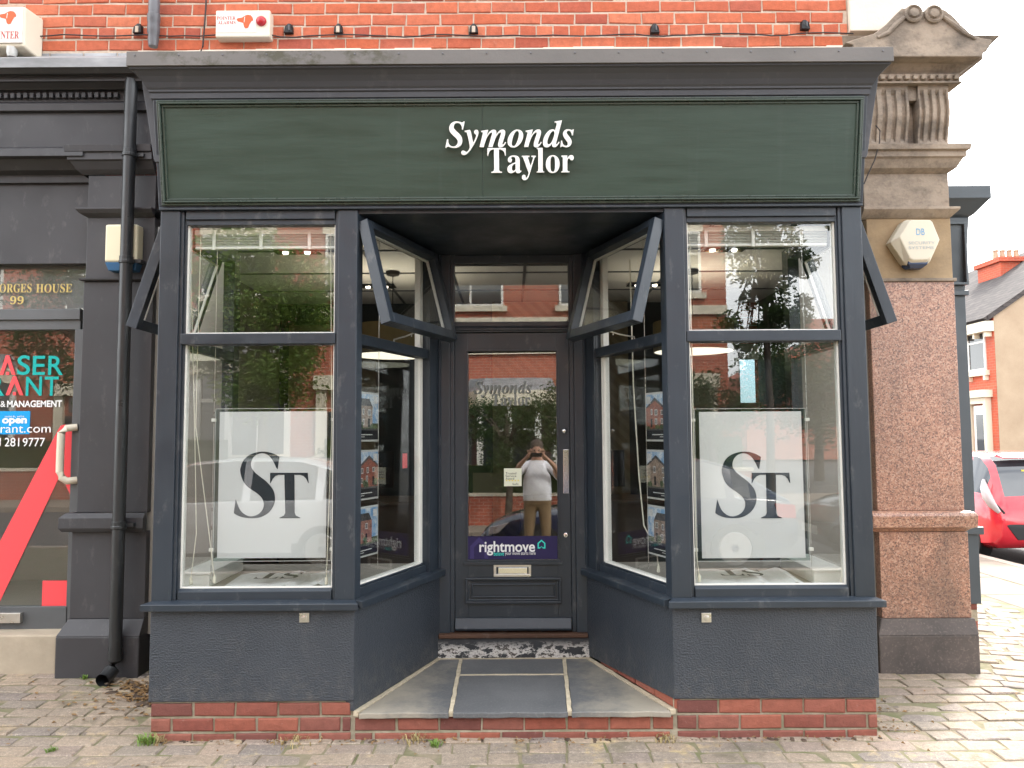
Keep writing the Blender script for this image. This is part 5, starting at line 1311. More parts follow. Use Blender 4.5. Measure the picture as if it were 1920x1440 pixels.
PRM = [M[k] for k in ('pr_sky', 'pr_brick', 'pr_stone', 'pr_white', 'pr_green', 'pr_roof', 'pr_black', 'pr_pink')]
def prop_card(s, zc, wallmat, kind, label, u0=0.125, w=0.262, h=0.262):
    T = RT(s); v = 0.085
    t_ = thing('property_card', label, 'poster', tuple(T @ Vector((u0, v, zc))), 'property cards by the entrance')
    def R4(mb, a0, a1, b0, b1, vv): mb.add([(u0 + a0 * w, vv, zc + (b0 - 0.5) * h), (u0 + a1 * w, vv, zc + (b0 - 0.5) * h), (u0 + a1 * w, vv, zc + (b1 - 0.5) * h), (u0 + a0 * w, vv, zc + (b1 - 0.5) * h)], [(0, 1, 2, 3)])
    MB(T).box(u0 - 0.012, u0 + w + 0.012, v + 0.004, v + 0.007, zc - h / 2 - 0.012, zc + h / 2 + 0.012).build('pocket', M['grey_lens'], t_, 0.001)
    m = MB(T)
    m.cur = 0; R4(m, 0, 1, 0, 1, v)
    m.cur = 6; R4(m, 0, 1, 0, 0.20, v - 0.0006)
    m.cur = 4; R4(m, 0, 1, 0.20, 0.36, v - 0.0007)
    rnd = random.Random(int(zc * 100) + s)
    m.cur = 5
    def poly(pts, vv): m.add([(u0 + a * w, vv, zc + (b - 0.5) * h) for a, b in pts], [tuple(range(len(pts)))])
    if kind == 0:
        poly([(0, 0.72), (0.75, 0.72), (0.62, 0.90), (0.05, 0.90)], v - 0.0008); m.cur = wallmat; R4(m, 0, 0.75, 0.26, 0.74, v - 0.0009)
    else:
        poly([(0.2, 0.70), (0.62, 0.93), (1.0, 0.72), (1.0, 0.66)], v - 0.0008); m.cur = wallmat; poly([(0.15, 0.24), (1, 0.24), (1, 0.68), (0.62, 0.86), (0.15, 0.62)], v - 0.0009)
    nwin = rnd.choice((2, 3, 3))
    for i in range(nwin):
        for j in range(2):
            a = (0.10 if not kind else 0.24) + i * (0.66 if not kind else 0.72) / nwin + rnd.uniform(0, 0.05); b = 0.33 + j * 0.21 + rnd.uniform(-0.01, 0.02)
            ww, hw = rnd.uniform(0.07, 0.13), rnd.uniform(0.11, 0.15)
            if j == 0 and i == nwin - 1: m.cur = 6; R4(m, a, a + 0.08, 0.27, 0.46, v - 0.0012); continue
            m.cur = 3; R4(m, a, a + ww, b, b + hw, v - 0.0012); m.cur = 5; R4(m, a + 0.016, a + ww * 0.46, b + 0.015, b + hw - 0.015, v - 0.0014); R4(m, a + ww * 0.54, a + ww - 0.016, b + 0.015, b + hw - 0.015, v - 0.0014)
    for i in range(rnd.randint(2, 4)):
        cx_, cz_, rr_ = rnd.random(), rnd.uniform(0.2, 0.34), rnd.uniform(0.06, 0.13); m.cur = 4
        poly([(min(1, max(0, cx_ + rr_ * math.cos(a_) * rnd.uniform(0.7, 1.1))), max(0.2, cz_ + rr_ * math.sin(a_) * rnd.uniform(0.7, 1.1))) for a_ in [k * 0.7 for k in range(9)]], v - 0.0016)
    m.cur = 5; R4(m, 0, 1, 0.20, 0.225 + rnd.uniform(0, 0.03), v - 0.0018)
    m.cur = 3; R4(m, 0.08, 0.75, 0.095, 0.115, v - 0.0012); R4(m, 0.08, 0.42, 0.05, 0.065, v - 0.0012)
    R4(m, 0.80, 0.97, 0.80, 0.96, v - 0.0012)
    m.build('photo_print', PRM, t_)
    MB(T).tube([(u0 + w + 0.014, v + 0.005, zc - h / 2 - 0.1), (u0 + w + 0.014, v + 0.005, zc + h / 2 + (1.3 if zc > 1.4 else 0.1))], 0.0016, 5).build('hanging_wire', M['brushed'], t_)
for s, nm in ((-1, 'left'), (1, 'right')):
    prop_card(s, wz(690 if s < 0 else 1225, 780, 0.12), (2, 1)[s > 0], (0, 1)[s > 0], ('stone terrace house', 'red brick gabled house')[s > 0] + ' photo card, top of three in the %s entrance window' % nm)
    prop_card(s, wz(690 if s < 0 else 1225, 893, 0.12), (1, 2)[s > 0], 1, ('red brick house', 'pale gabled house')[s > 0] + ' photo card, middle of three in the %s entrance window' % nm)
    prop_card(s, wz(690 if s < 0 else 1225, 1003, 0.12), (7, 2)[s > 0], 0, ('red shop terrace', 'stone house under blue sky')[s > 0] + ' photo card, lowest of three in the %s entrance window' % nm)
# blinds rolled up at the top of the big windows
M['blind'] = flat('translucent_blind_slat', (0.62, 0.61, 0.54), 0.6)
for s, nm in ((-1, 'left'), (1, 'right')):
    a, b = sorted((s * 1.785, s * 0.985))
    bl = thing('raised_blind', 'white venetian blind pulled up at the top of the %s display window' % nm, 'blind', ((a + b) / 2, 0.11, 2.68), 'raised blinds')
    MB().box(a, b, 0.098, 0.125, 2.735, 2.765).build('head_rail', M['white'], bl, 0.003)
    for i in range(7): MB().box(a + 0.006, b - 0.006, 0.097, 0.127, 2.672 + i * 0.009, 2.675 + i * 0.009).build('slat', M['blind'], bl)
    MB().box(a + 0.006, b - 0.006, 0.098, 0.124, 2.652, 2.668).build('bottom_rail', M['white'], bl, 0.003)
    for k in (0.13, 0.46, 0.80):
        x_ = a + (b - a) * k; MB().box(x_, x_ + 0.018, 0.092, 0.096, 2.648, 2.75).build('tape', M['white'], bl)
def cord(label, pts, r=0.0025):
    t_ = thing('blind_cord', label, 'cord', tuple(pts[-1]), 'blind cords')
    MB().tube(pts, r, 6).build('cord', M['wire'], t_)
    p = pts[-1]; MB().lathe((p[0], p[1], p[2] - 0.03), [(0.003, 0.04), (0.008, 0.03), (0.010, 0.0), (0.004, -0.004)], 10).build('toggle', M['wire'], t_, smooth=True)
def cpts(*pp, Y=0.10): return [(W(a, b, Y)[0], Y, W(a, b, Y)[1]) for a, b in pp]
cord('pale blind cord hanging furthest left in the left display window', cpts((356, 430), (361, 640), (365, 800), (368, 1000), (358, 1085)))
cord('pale blind cord crossing to the left of the left hand poster', cpts((377, 430), (371, 640), (367, 800), (390, 985), (402, 1082)))
cord('pale blind cord beside the right edge of the left hand poster', cpts((620, 430), (622, 800), (615, 1000), (612, 1085)))
cord('pale blind cord left of the right hand poster', cpts((1293, 430), (1297, 640), (1300, 800), (1306, 1040), (1311, 1080)))
cord('pale blind cord by the right edge of the right display window', cpts((1568, 660), (1572, 880), (1576, 1000), (1578, 1085), Y=0.09))
cord('long slack pale cord hanging in the right entrance window', [tuple(RT(1) @ Vector((u, 0.12, zz))) for u, zz in ((0.62, 2.7), (0.60, 1.9), (0.55, 1.35), (0.50, 1.05), (0.36, 0.92), (0.34, 0.83))], 0.004)
# window bottoms: boards the posters stand over
for s, nm in ((-1, 'left'), (1, 'right')):
    pr = [(s * 1.87, 0.09), (s * 0.96, 0.09), (s * 0.60, 0.98), (s * 1.87, 0.98)]
    o = MB().prism_z(pr, ZG0 - 0.06, ZG0 - 0.025).build('window_board', M['int_wall'], None); tag(o, 'deep display shelf inside the %s bay window' % nm, 'shelf', kind='structure')
def fallen(label, cx, cy, rz, flip):
    T = Matrix.Translation((cx, cy, ZG0 - 0.024)) @ Matrix.Rotation(rz, 4, 'Z')
    t_ = thing('fallen_poster', label, 'poster', (cx, cy, ZG0), 'posters lying in the windows')
    m = MB(T); n = 10; top = []
    for i in range(n + 1):
        u = -0.30 + 0.6 * i / n; top.append((u, 0.004 + 0.028 * abs(math.sin(i * 0.9)) * (0.4 + 0.6 * (i % 3 == 0))))
    for i in range(n):
        (a, za), (b, zb_) = top[i], top[i + 1]
        m.add([(a, -0.20, za), (b, -0.20, zb_), (b, 0.22, zb_ + 0.01), (a, 0.22, za + 0.01)], [(0, 1, 2, 3)])
    m.build('sheet', M['paper'], t_)
    vs_, fs_ = text_fit('\U0001d412\U0001d413', -0.10, 0.14, -0.1, 0.1, 0, 6)
    MB(T).add([(-v[0], -v[2], 0.045) for v in vs_], fs_).build('printed_letters', M['ink'], t_)
fallen('crumpled logo poster lying flat at the bottom of the left display window', -1.32, 0.30, 0.05, 1)
fallen('crumpled logo poster lying flat at the bottom of the right display window', 1.32, 0.30, -0.06, 1)
for s, nm, p0, p1, zt in ((-1, 'left', 338, 392, 1078), (1, 'right', 1526, 1586, 1072)):
    Y = 0.2; a, b = W(p0, zt, Y), W(p1, zt, Y)
    t_ = thing('white_cabinet', 'low white box at the outer end of the %s display window' % nm, 'box', ((a[0] + b[0]) / 2, Y + .2, ZG0), 'white boxes in the windows')
    MB().box(a[0], b[0], Y, Y + 0.55, ZG0 - 0.025, a[1]).build('carcass', M['white'], t_, 0.004); MB().box(a[0] - .006, b[0] + .006, Y - 0.006, Y + 0.56, a[1], a[1] + 0.014).build('lid', M['white'], t_, 0.003)
# pendant lamps with drum shades
M['shade'] = paint('olive_fabric_shade', (0.17, 0.135, 0.06), 0.7, 0.1, 5, None); M['diffuser'] = flat('lamp_diffuser', (0.70, 0.68, 0.58), 0.6); M['dark_metal'] = flat('dark_bronze_metal', (0.05, 0.045, 0.04), 0.4, 0.5, 0.6)
for px_, py_, zc_l, nm in ((1300, 640, 2.42, 'right'), (736, 645, 2.40, 'left')):
    Y = 2.3; x_ = wx(px_, py_, Y)
    t_ = thing('pendant_lamp', 'olive drum pendant lamp inside the shop seen through the %s windows' % nm, 'lamp', (x_, Y, zc_l), 'pendant lamps')
    m = MB(); n = 32
    for k in range(n):
        a0, a1 = 2 * math.pi * k / n, 2 * math.pi * (k + 1) / n
        for r_ in (0.335, 0.328): m.add([(x_ + r_ * math.cos(a0), Y + r_ * math.sin(a0), zc_l - 0.125), (x_ + r_ * math.cos(a1), Y + r_ * math.sin(a1), zc_l - 0.125), (x_ + r_ * math.cos(a1), Y + r_ * math.sin(a1), zc_l + 0.125), (x_ + r_ * math.cos(a0), Y + r_ * math.sin(a0), zc_l + 0.125)], [(0, 1, 2, 3)])
    m.build('drum_shade', M['shade'], t_, smooth=True)
    MB().lathe((x_, Y, zc_l - 0.122), [(0.001, -0.004), (0.326, -0.002), (0.326, 0.004)], 32).build('diffuser', M['lit_diffuser'], t_)
    MB().lathe((x_, Y, zc_l + 0.06), [(0.02, -0.10), (0.05, -0.08), (0.06, -0.04), (0.04, 0.0), (0.012, 0.01)], 14).build('bulb', M['lit_pendant'], t_, smooth=True)
    MB().tube([(x_, Y, zc_l + 0.05), (x_, Y, CZ - 0.03)], 0.004, 6).build('flex', M['black'], t_)
    MB().lathe((x_, Y, CZ - 0.035), [(0.012, -0.012), (0.055, 0.0), (0.06, 0.03)], 18).build('ceiling_rose', M['dark_metal'], t_, smooth=True)
for i, (x_, y_, nm) in enumerate(((1.60, 1.55, 'behind the right display window'), (-1.62, 1.55, 'behind the left display window'), (-1.25, 2.9, 'deep in the shop on the left'), (1.25, 2.9, 'deep in the shop on the right'))):
    t_ = thing('twin_downlight', 'black twin ceiling downlight %s' % nm, 'light', (x_, y_, CZ), 'ceiling downlights')
    m = MB(); ring(m, x_ - 0.17, x_ + 0.17, y_ - 0.09, y_ + 0.09, 0.012, 0, 1)
    m = MB(); m.box(x_ - 0.17, x_ + 0.17, y_ - 0.09, y_ + 0.09, CZ - 0.012, CZ - 0.006); m.build('housing', M['black'], t_, 0.002)
    for e in (-0.082, 0.082):
        MB().lathe((x_ + e, y_, CZ - 0.014), [(0.062, 0.0), (0.058, -0.006), (0.030, 0.0015), (0.028, 0.0012)], 18).build('reflector', M['steel'], t_, smooth=True)
        MB().lathe((x_ + e, y_, CZ - 0.016), [(0.024, 0.0), (0.02, -0.012), (0.004, -0.016)], 12).build('bulb', M['lit_bulb'], t_, smooth=True)
# tub chair, desks, pin board
M['chair'] = paint('grey_green_upholstery', (0.075, 0.082, 0.074), 0.7, 0.12, 8, None)
tc = thing('tub_chair', 'grey tub chair standing behind the right hand poster', 'chair', (1.36, 1.3, FZ))
m = MB(); rr = []
for i in range(17):
    a = R(-20) + R(220) * i / 16
    rr.append((1.36 + 0.40 * math.cos(a), 1.42 - 0.30 * math.sin(a) * 1.0))
for i in range(16):
    (ax, ay), (cx, cy) = rr[i], rr[i + 1]; k = lambda x_, y_, f: (1.36 + (x_ - 1.36) * f, 1.42 + (y_ - 1.42) * f)
    a2, c2 = k(ax, ay, 0.80), k(cx, cy, 0.80)
    m.hexa([(ax, ay, 0.62), (cx, cy, 0.62), (*c2, 0.64), (*a2, 0.64)], [(ax, ay, 0.98), (cx, cy, 0.98), (*c2, 0.98), (*a2, 0.98)])
m.build('shell', M['chair'], tc, smooth=True)
MB().lathe((1.36, 1.42, 0.60), [(0.20, -0.02), (0.33, 0.02), (0.33, 0.12), (0.30, 0.15)], 20).build('seat', M['chair'], tc, smooth=True)
for e, f in ((-0.2, -0.15), (0.2, -0.15), (-0.2, 0.2), (0.2, 0.2)): MB().tube([(1.36 + e * 0.8, 1.42 + f * 0.8, 0.62), (1.36 + e * 1.2, 1.42 + f * 1.2, FZ)], 0.018, 8).build('leg', M['black'], tc)
M['desk'] = paint('dark_oak_veneer', (0.10, 0.075, 0.055), 0.5, 0.2, 6, None, (0.2, 1, 1))
for cx, nm in ((-1.35, 'left'), (0.75, 'right')):
    t_ = thing('office_desk', 'dark office desk inside the shop, %s of the door' % nm, 'desk', (cx, 2.9, FZ), 'desks inside the shop')
    MB().box(cx - 0.7, cx + 0.7, 2.55, 3.25, 1.0, 1.03).build('desk_top', M['desk'], t_, 0.003); MB().box(cx - 0.68, cx + 0.68, 2.6, 2.62, 0.45, 1.0).build('modesty_panel', M['desk'], t_)
    for e in (-0.66, 0.66): MB().box(cx + e - 0.02, cx + e + 0.02, 2.58, 3.22, FZ, 1.0).build('leg', M['desk'], t_)
    mo = thing('computer_monitor', 'black monitor on the office desk %s of the door' % nm, 'monitor', (cx, 2.9, 1.03), 'monitors on the desks')
    MB().box(cx - 0.27, cx + 0.27, 2.86, 2.89, 1.13, 1.46).build('screen', M['black'], mo, 0.004); MB().box(cx - 0.02, cx + 0.02, 2.89, 2.93, 1.04, 1.25).build('stand', M['black'], mo); MB().box(cx - 0.12, cx + 0.12, 2.82, 2.98, 1.03, 1.04).build('base', M['black'], mo)
pb_ = thing('pin_board', 'board of small pinned photographs at the right end of the shop', 'board', (2.4, 2.3, 1.0))
MB().box(2.565, 2.605, 1.5, 2.6, 0.9, 2.35).build('board', M['int_dark'], pb_, 0.003)
random.seed(23)
for i in range(5):
    for j in range(6):
        y_, z_ = 1.58 + i * 0.2, 0.98 + j * 0.22
        MB().box(2.561, 2.564, y_, y_ + random.uniform(0.1, 0.17), z_, z_ + random.uniform(0.1, 0.17)).build('pinned_photo', random.choice([M['pr_white'], M['pr_stone'], M['pr_pink'], M['pr_roof'], M['label_white'], M['pr_green']]), pb_)
rc = thing('red_notice', 'small red card in the left entrance window near the door', 'card', tuple(RT(-1) @ Vector((0.80, 0.14, 1.39))))
MB(RT(-1)).box(0.80, 0.86, 0.14, 0.142, wz(790, 878, .8), wz(790, 850, .8)).build('card', M['coral'], rc)

# ================================================================== LITTER AND WEEDS
M['leaf_dry'] = brick_piece('dry_leaf', [(0.20, 0.10, 0.045), (0.30, 0.19, 0.09), (0.12, 0.06, 0.035), (0.38, 0.28, 0.15)])
M['soil'] = stone('dark_leaf_mould', (0.045, 0.03, 0.022), (0.10, 0.07, 0.05), 9, 0.6)
M['weed'] = paint('fresh_green_weed', (0.13, 0.22, 0.035), 0.6, 0.3, 9, None)
M['straw'] = paint('dry_straw_grass', (0.34, 0.27, 0.12), 0.7, 0.3, 9, None)
random.seed(77)
lit = MB(); so = MB()
for i in range(1100):
    r = random.random() ** 1.25
    if r < 0.55:
        x_, y_ = -2.02 - abs(random.gauss(0, 0.22)), 0.86 - abs(random.gauss(0, 0.20))
        if x_ < -3.0: continue
    elif r < 0.75: x_, y_ = random.uniform(-1.95, 1.95), -abs(random.gauss(0, 0.05)) - 0.004
    elif r < 0.88: x_, y_ = 1.98 + abs(random.gauss(0, 0.12)), random.uniform(0.0, 0.9)
    else: x_, y_ = random.uniform(-3.3, 3.6), random.uniform(-0.5, 0.9)
    if abs(x_) < 1.95 and y_ > 0: continue
    L = random.uniform(0.006, 0.028) * (1 if r < 0.55 else 0.6); a = random.uniform(0, 6.3); z_ = zpav(y_) + 0.005
    ca, sa = math.cos(a), math.sin(a); tw = random.uniform(-0.01, 0.012)
    P_ = [(-L, 0, 0.001), (0, -L * 0.45, 0.003 + abs(tw)), (L, 0, 0.004), (0, L * 0.45, 0.003 + abs(tw) * 0.5)]
    lit.add([(x_ + u * ca - v * sa, y_ + u * sa + v * ca, z_ + w) for u, v, w in P_], [(0, 1, 2), (0, 2, 3)])
tag(lit.build('leaf_litter', M['leaf_dry']), 'scattered dry brown leaves and crumbs along the foot of the shopfront', 'leaves', kind='stuff')
for i in range(160):
    x_, y_ = -1.97 - abs(random.gauss(0, 0.20)), 0.86 - abs(random.gauss(0, 0.15))
    r_ = random.uniform(0.015, 0.05); z_ = zpav(y_) - 0.002
    so.lathe((x_, y_, z_), [(r_, 0), (r_ * 0.6, 0.006), (0.001, 0.009)], 7)
for i in range(110):
    x_, y_ = random.uniform(-1.93, 1.93), -abs(random.gauss(0.0, 0.016)) - 0.002
    r_ = random.uniform(0.008, 0.022); so.lathe((x_, y_, -0.006), [(r_, 0), (r_ * 0.6, 0.007), (0.001, 0.010)], 6)
tag(so.build('leaf_mould', M['soil']), 'dark leaf mould gathered beside the bay and along its foot', 'soil', kind='stuff')
def tuft(name, label, x_, y_, n, h, mat, spread):
    m = MB(); z_ = zpav(y_) - 0.004
    for i in range(n):
        a = random.uniform(0, 6.28); d_ = random.uniform(0, spread); L = h * random.uniform(0.4, 1.0); bx_, by_ = x_ + d_ * math.cos(a), y_ + d_ * math.sin(a)
        a2 = random.uniform(0, 6.28); ex, ey = math.cos(a2) * L * 0.7, math.sin(a2) * L * 0.7; wd = random.uniform(0.0012, 0.003)
        px_, py_ = -math.sin(a2) * wd, math.cos(a2) * wd
        m.add([(bx_ - px_, by_ - py_, z_), (bx_ + px_, by_ + py_, z_), (bx_ + ex * 0.5 + px_, by_ + ey * 0.5 + py_, z_ + L * 0.75), (bx_ + ex * 0.5 - px_, by_ + ey * 0.5 - py_, z_ + L * 0.75), (bx_ + ex, by_ + ey, z_ + L * 0.8)], [(0, 1, 2, 3), (3, 2, 4)])
    o = m.build(name, mat); tag(o, label, 'weed', 'weeds at the foot of the bay')
tuft('weed', 'green and straw weed tuft at the left front corner of the bay', wx(276, 1392, -0.02), -0.03, 90, 0.07, M['weed'], 0.05)
tuft('weed', 'dry straw coloured tuft beside the left corner weed', wx(300, 1375, 0), -0.015, 50, 0.06, M['straw'], 0.07)
tuft('weed', 'dry straw grass at the foot of the step, left of centre', wx(780, 1385, 0), -0.02, 70, 0.055, M['straw'], 0.08)
tuft('weed', 'small bright green weed in front of the entrance step', wx(816, 1402, -0.1), -0.09, 60, 0.045, M['weed'], 0.035)
tuft('weed', 'dry grass wisps under the left riser', wx(560, 1388, 0), -0.02, 60, 0.05, M['straw'], 0.14)
tuft('weed', 'brown dried tuft under the right riser', wx(1245, 1385, 0), -0.02, 60, 0.045, M['straw'], 0.06)
tuft('weed', 'tiny green moss tuft between setts at lower left', wx(122, 1398, 0), -0.12, 60, 0.03, M['weed'], 0.03)
tuft('weed', 'tiny weed at the foot of the charcoal pilaster', -2.78, 0.925, 30, 0.04, M['weed'], 0.02)

# ================================================================== THE STREET AROUND (seen beyond the pillar and mirrored in the glass)
def _slates():
    t = NT('slate_roof_courses')
    g = t.new('ShaderNodeNewGeometry'); sp = t.new('ShaderNodeSeparateXYZ'); cb = t.new('ShaderNodeCombineXYZ'); t.link(g.outputs['Position'], sp.inputs[0])
    t.link(t.math('ADD', sp.outputs[1], t.math('MULTIPLY', sp.outputs[0], 0.3)), cb.inputs[0]); t.link(sp.outputs[2], cb.inputs[1])
    b = t.new('ShaderNodeTexBrick'); b.inputs['Scale'].default_value = 1; b.inputs['Brick Width'].default_value = 0.3; b.inputs['Row Height'].default_value = 0.13; b.inputs['Mortar Size'].default_value = 0.008
    b.inputs['Color1'].default_value = (0.085, 0.075, 0.072, 1); b.inputs['Color2'].default_value = (0.055, 0.05, 0.05, 1); b.inputs['Mortar'].default_value = (0.03, 0.028, 0.028, 1); t.link(cb.outputs[0], b.inputs['Vector'])
    t.color(t.mix(t.ramp(t.noise(5, 8, None, 0.8), [(0.5, 0), (0.7, 0.5)]), b.outputs[0], (0.15, 0.135, 0.12))); t.rough(0.9); t.b.inputs['Specular IOR Level'].default_value = 0.15; return t.m
M['slate'] = _slates()
M['house_brick'] = brick_tex('bright_red_house_brick', (0.55, 0.10, 0.045), (0.47, 0.082, 0.04), (0.45, 0.2, 0.13))
M['cream_trim'] = paint('cream_painted_stone', (0.72, 0.66, 0.52), 0.6, 0.05, 3, None)
M['tan_render'] = stone('tan_pebbledash', (0.34, 0.255, 0.175), (0.43, 0.335, 0.235), 1.2, 0.5, (30, 0.25, (0.25, 0.19, 0.13)))
M['dark_pane'] = None
def _pane():
    t = NT('dark_house_pane'); t.color((0.03, 0.035, 0.04)); t.rough(0.03); t.b.inputs['Specular IOR Level'].default_value = 1.0; return t.m
M['dark_pane'] = _pane()
M['net'] = flat('net_curtain', (0.55, 0.55, 0.53), 0.8)
pv2 = MB().prism_x([(-16.8, -0.2), (-16.8, 0.0), (-11.6, 0.0), (-11.6, -0.2)], -30, 9.0).build('far_pavement', M['flag']); tag(pv2, 'pavement on the opposite side of the main street', 'pavement', kind='structure')
pv3 = MB().box(12.6, 40, 2, 60, -0.2, 0.02).build('side_pavement', M['flag']); tag(pv3, 'pavement across the side street in front of the red house', 'pavement', kind='structure')

def window(hs, x, y, z0, w, h, face, axis='y', style=0, sill=True, parts=2):
    """sash window on a wall whose outer face is at y (axis y) or at x (axis x); face = outward sign"""
    def B(a0, a1, d0, d1, c0, c1):
        d0, d1 = sorted((y + face * d0, y + face * d1))
        if axis == 'y': return (x + a0, x + a1, d0, d1, c0, c1)
        return (d0, d1, x + a0, x + a1, c0, c1)
    f = MB(); e = 0.07
    f.box(*B(0, e, -0.02, 0.05, z0, z0 + h)); f.box(*B(w - e, w, -0.02, 0.05, z0, z0 + h)); f.box(*B(e, w - e, -0.02, 0.05, z0, z0 + e)); f.box(*B(e, w - e, -0.02, 0.05, z0 + h - e, z0 + h)); f.box(*B(e, w - e, -0.02, 0.045, z0 + h * 0.62, z0 + h * 0.62 + 0.06))
    for k in range(1, parts): f.box(*B(w * k / parts - 0.03, w * k / parts + 0.03, -0.02, 0.045, z0 + e, z0 + h - e))
    fr_ = f.build('window', M['white'], hs)
    MB().box(*B(e * .5, w - e * .5, 0.0, 0.02, z0 + e * .5, z0 + h - e * .5)).build('pane', M['dark_pane'], fr_)
    if sill: MB().box(*B(-0.12, w + 0.12, 0.0, 0.14, z0 - 0.16, z0)).build('sill', M['cream_trim'], fr_)
    MB().box(*B(-0.08, w + 0.08, 0.0, 0.05, z0 + h, z0 + h + 0.26)).build('lintel', M['cream_trim'], fr_)
    return fr_
def terrace(x0, w, label, flip=False, tall=8.6):
    hs = thing('terraced_house', label, 'house', (x0 + w / 2, -17.5, 0), 'opposite terrace')
    YF = -17.0
    MB().box(x0, x0 + w, YF - 7, YF, 0, tall).build('wall', M['brick_tex'], hs)
    MB().prism_x([(YF + 0.35, tall - 0.05), (YF - 3.5, tall + 3.0), (YF - 7.2, tall - 0.05)], x0, x0 + w).build('roof', M['slate'], hs)
    MB().box(x0, x0 + w, YF, YF + 0.22, tall - 0.55, tall - 0.06).build('eaves_cornice', M['cream_trim'], hs)
    MB().box(x0, x0 + w, YF + 0.002, YF + 0.09, 4.95, 5.2).build('string_course', M['cream_trim'], hs)
    ch = MB(); ch.box(x0 + 0.1, x0 + 1.3, YF - 4.0, YF - 3.2, tall + 2.0, tall + 4.2); ch.build('chimney', M['brick_tex'], hs)
    bxx = x0 + (0.5 if not flip else w - 3.2); dxx = x0 + (w - 1.6 if not flip else 0.6)
    # canted bay on the ground floor
    pl_ = [(bxx, YF), (bxx + 0.5, YF + 0.8), (bxx + 2.2, YF + 0.8), (bxx + 2.7, YF)]
    MB().prism_z(pl_, 0, 1.0).build('bay_base', M['brick_tex'], hs)
    MB().prism_z([(bxx - .08, YF), (bxx + 0.45, YF + 0.9), (bxx + 2.25, YF + 0.9), (bxx + 2.78, YF)], 1.0, 1.14).build('bay_sill', M['cream_trim'], hs)
    MB().prism_z([(a, b - 0.06) for a, b in pl_], 1.14, 3.3).build('bay_pane', M['dark_pane'], hs)
    m = MB()
    for a, b in ((bxx + .02, YF + .02), (bxx + 0.5, YF + 0.78), (bxx + 1.35, YF + 0.78), (bxx + 2.2, YF + 0.78), (bxx + 2.68, YF + .02)): m.box(a - 0.09, a + 0.09, b - 0.09, b + 0.06, 1.14, 3.3)
    m.box(bxx + 0.5, bxx + 2.2, YF + 0.70, YF + 0.80, 2.55, 2.64)
    m.build('bay_frame', M['white'], hs)
    MB().prism_z([(bxx - .14, YF), (bxx + 0.42, YF + 0.96), (bxx + 2.28, YF + 0.96), (bxx + 2.84, YF)], 3.3, 3.75).build('bay_cornice', M['cream_trim'], hs)
    MB().loft([[(a, b, 3.75) for a, b in ((bxx - .1, YF), (bxx + 0.44, YF + 0.9), (bxx + 2.26, YF + 0.9), (bxx + 2.8, YF))], [(a, b, 4.2) for a, b in ((bxx + .1, YF), (bxx + 0.6, YF + 0.25), (bxx + 2.1, YF + 0.25), (bxx + 2.6, YF))]]).build('bay_roof', M['lead'], hs)
    window(hs, bxx + 0.25, YF, 5.55, 2.0, 1.75, 1, 'y', parts=2)
    window(hs, dxx - 0.1, YF, 5.55, 1.0, 1.75, 1, 'y', parts=1)
    dr_ = MB().box(dxx, dxx + 0.95, YF - 0.02, YF + 0.03, 0.15, 2.3).build('front_door', M['navy'], hs)
    MB().box(dxx + 0.1, dxx + 0.85, YF + 0.0, YF + 0.025, 2.4, 2.85).build('fanlight', M['dark_pane'], hs)
    m = MB(); m.box(dxx - 0.3, dxx - 0.02, YF, YF + 0.14, 0, 3.1); m.box(dxx + 0.97, dxx + 1.25, YF, YF + 0.14, 0, 3.1); m.box(dxx - 0.36, dxx + 1.31, YF, YF + 0.22, 2.9, 3.3); m.build('door_surround', M['cream_trim'], hs)
TL = ['red brick terraced house at the far left of the opposite row', 'red brick terraced house left of centre across the street', 'red brick terraced house with bay straight across the street', 'red brick terraced house at the right end of the opposite row']
terrace(-18.5, 6.4, TL[0]); terrace(-12.1, 6.4, TL[1], True); terrace(-5.7, 6.4, TL[2], True); terrace(0.7, 5.3, TL[3])
fh = thing('far_house', 'distant dark gabled house beyond the end of the opposite terrace', 'house', (21, -46, 0))
MB().prism_y([(15, 0), (26, 0), (26, 5.4), (20.5, 8.0), (15, 5.4)], -52, -45).build('wall', M['brick_tex'], fh)
MB().box(19.6, 21.4, -47, -46, 7.0, 9.2).build('chimney', M['brick_tex'], fh)

# red house across the side street
rh = thing('brick_house', 'bright red brick end house with tan rendered gable beyond the red car', 'house', (19, 24, 0))
HX, HY0, HY1 = 15.25, 20.0, 29.0
ZE, ZRG = 5.25, 8.5
MB().box(HX, HX + 0.3, HY0 + 0.01, HY1, 0, ZE).build('front_wall', M['house_brick'], rh)
MB().prism_y([(HX + 0.02, 0), (HX + 9.4, 0), (HX + 9.4, ZE), (HX + 4.7, ZRG), (HX + 0.02, ZE + 0.05)], HY0, HY0 + 0.3).build('gable_wall', M['tan_render'], rh)
m = MB(); m.loft([[(HX - 0.35, y_, ZE - 0.02), (HX + 4.7, y_, ZRG + 0.12), (HX + 4.7, y_, ZRG - 0.02), (HX - 0.2, y_, ZE - 0.10)] for y_ in (HY0 - 0.06, HY1)]); m.build('roof', M['slate'], rh)
m = MB(); m.loft([[(HX + 9.8, y_, ZE - 0.02), (HX + 4.7, y_, ZRG + 0.12), (HX + 4.7, y_, ZRG - 0.02), (HX + 9.6, y_, ZE - 0.10)] for y_ in (HY0 - 0.06, HY1)]); m.build('roof', M['slate'], rh)
MB().box(HX - 0.28, HX - 0.002, HY0 - 0.02, HY1, ZE - 0.42, ZE - 0.1).build('eaves_board', M['cream_trim'], rh)
for i in range(14): MB().box(HX - 0.2, HX - 0.004, HY0 + 0.1 + i * 0.6, HY0 + 0.2 + i * 0.6, ZE - 0.58, ZE - 0.42).build('corbel', M['cream_trim'], rh)
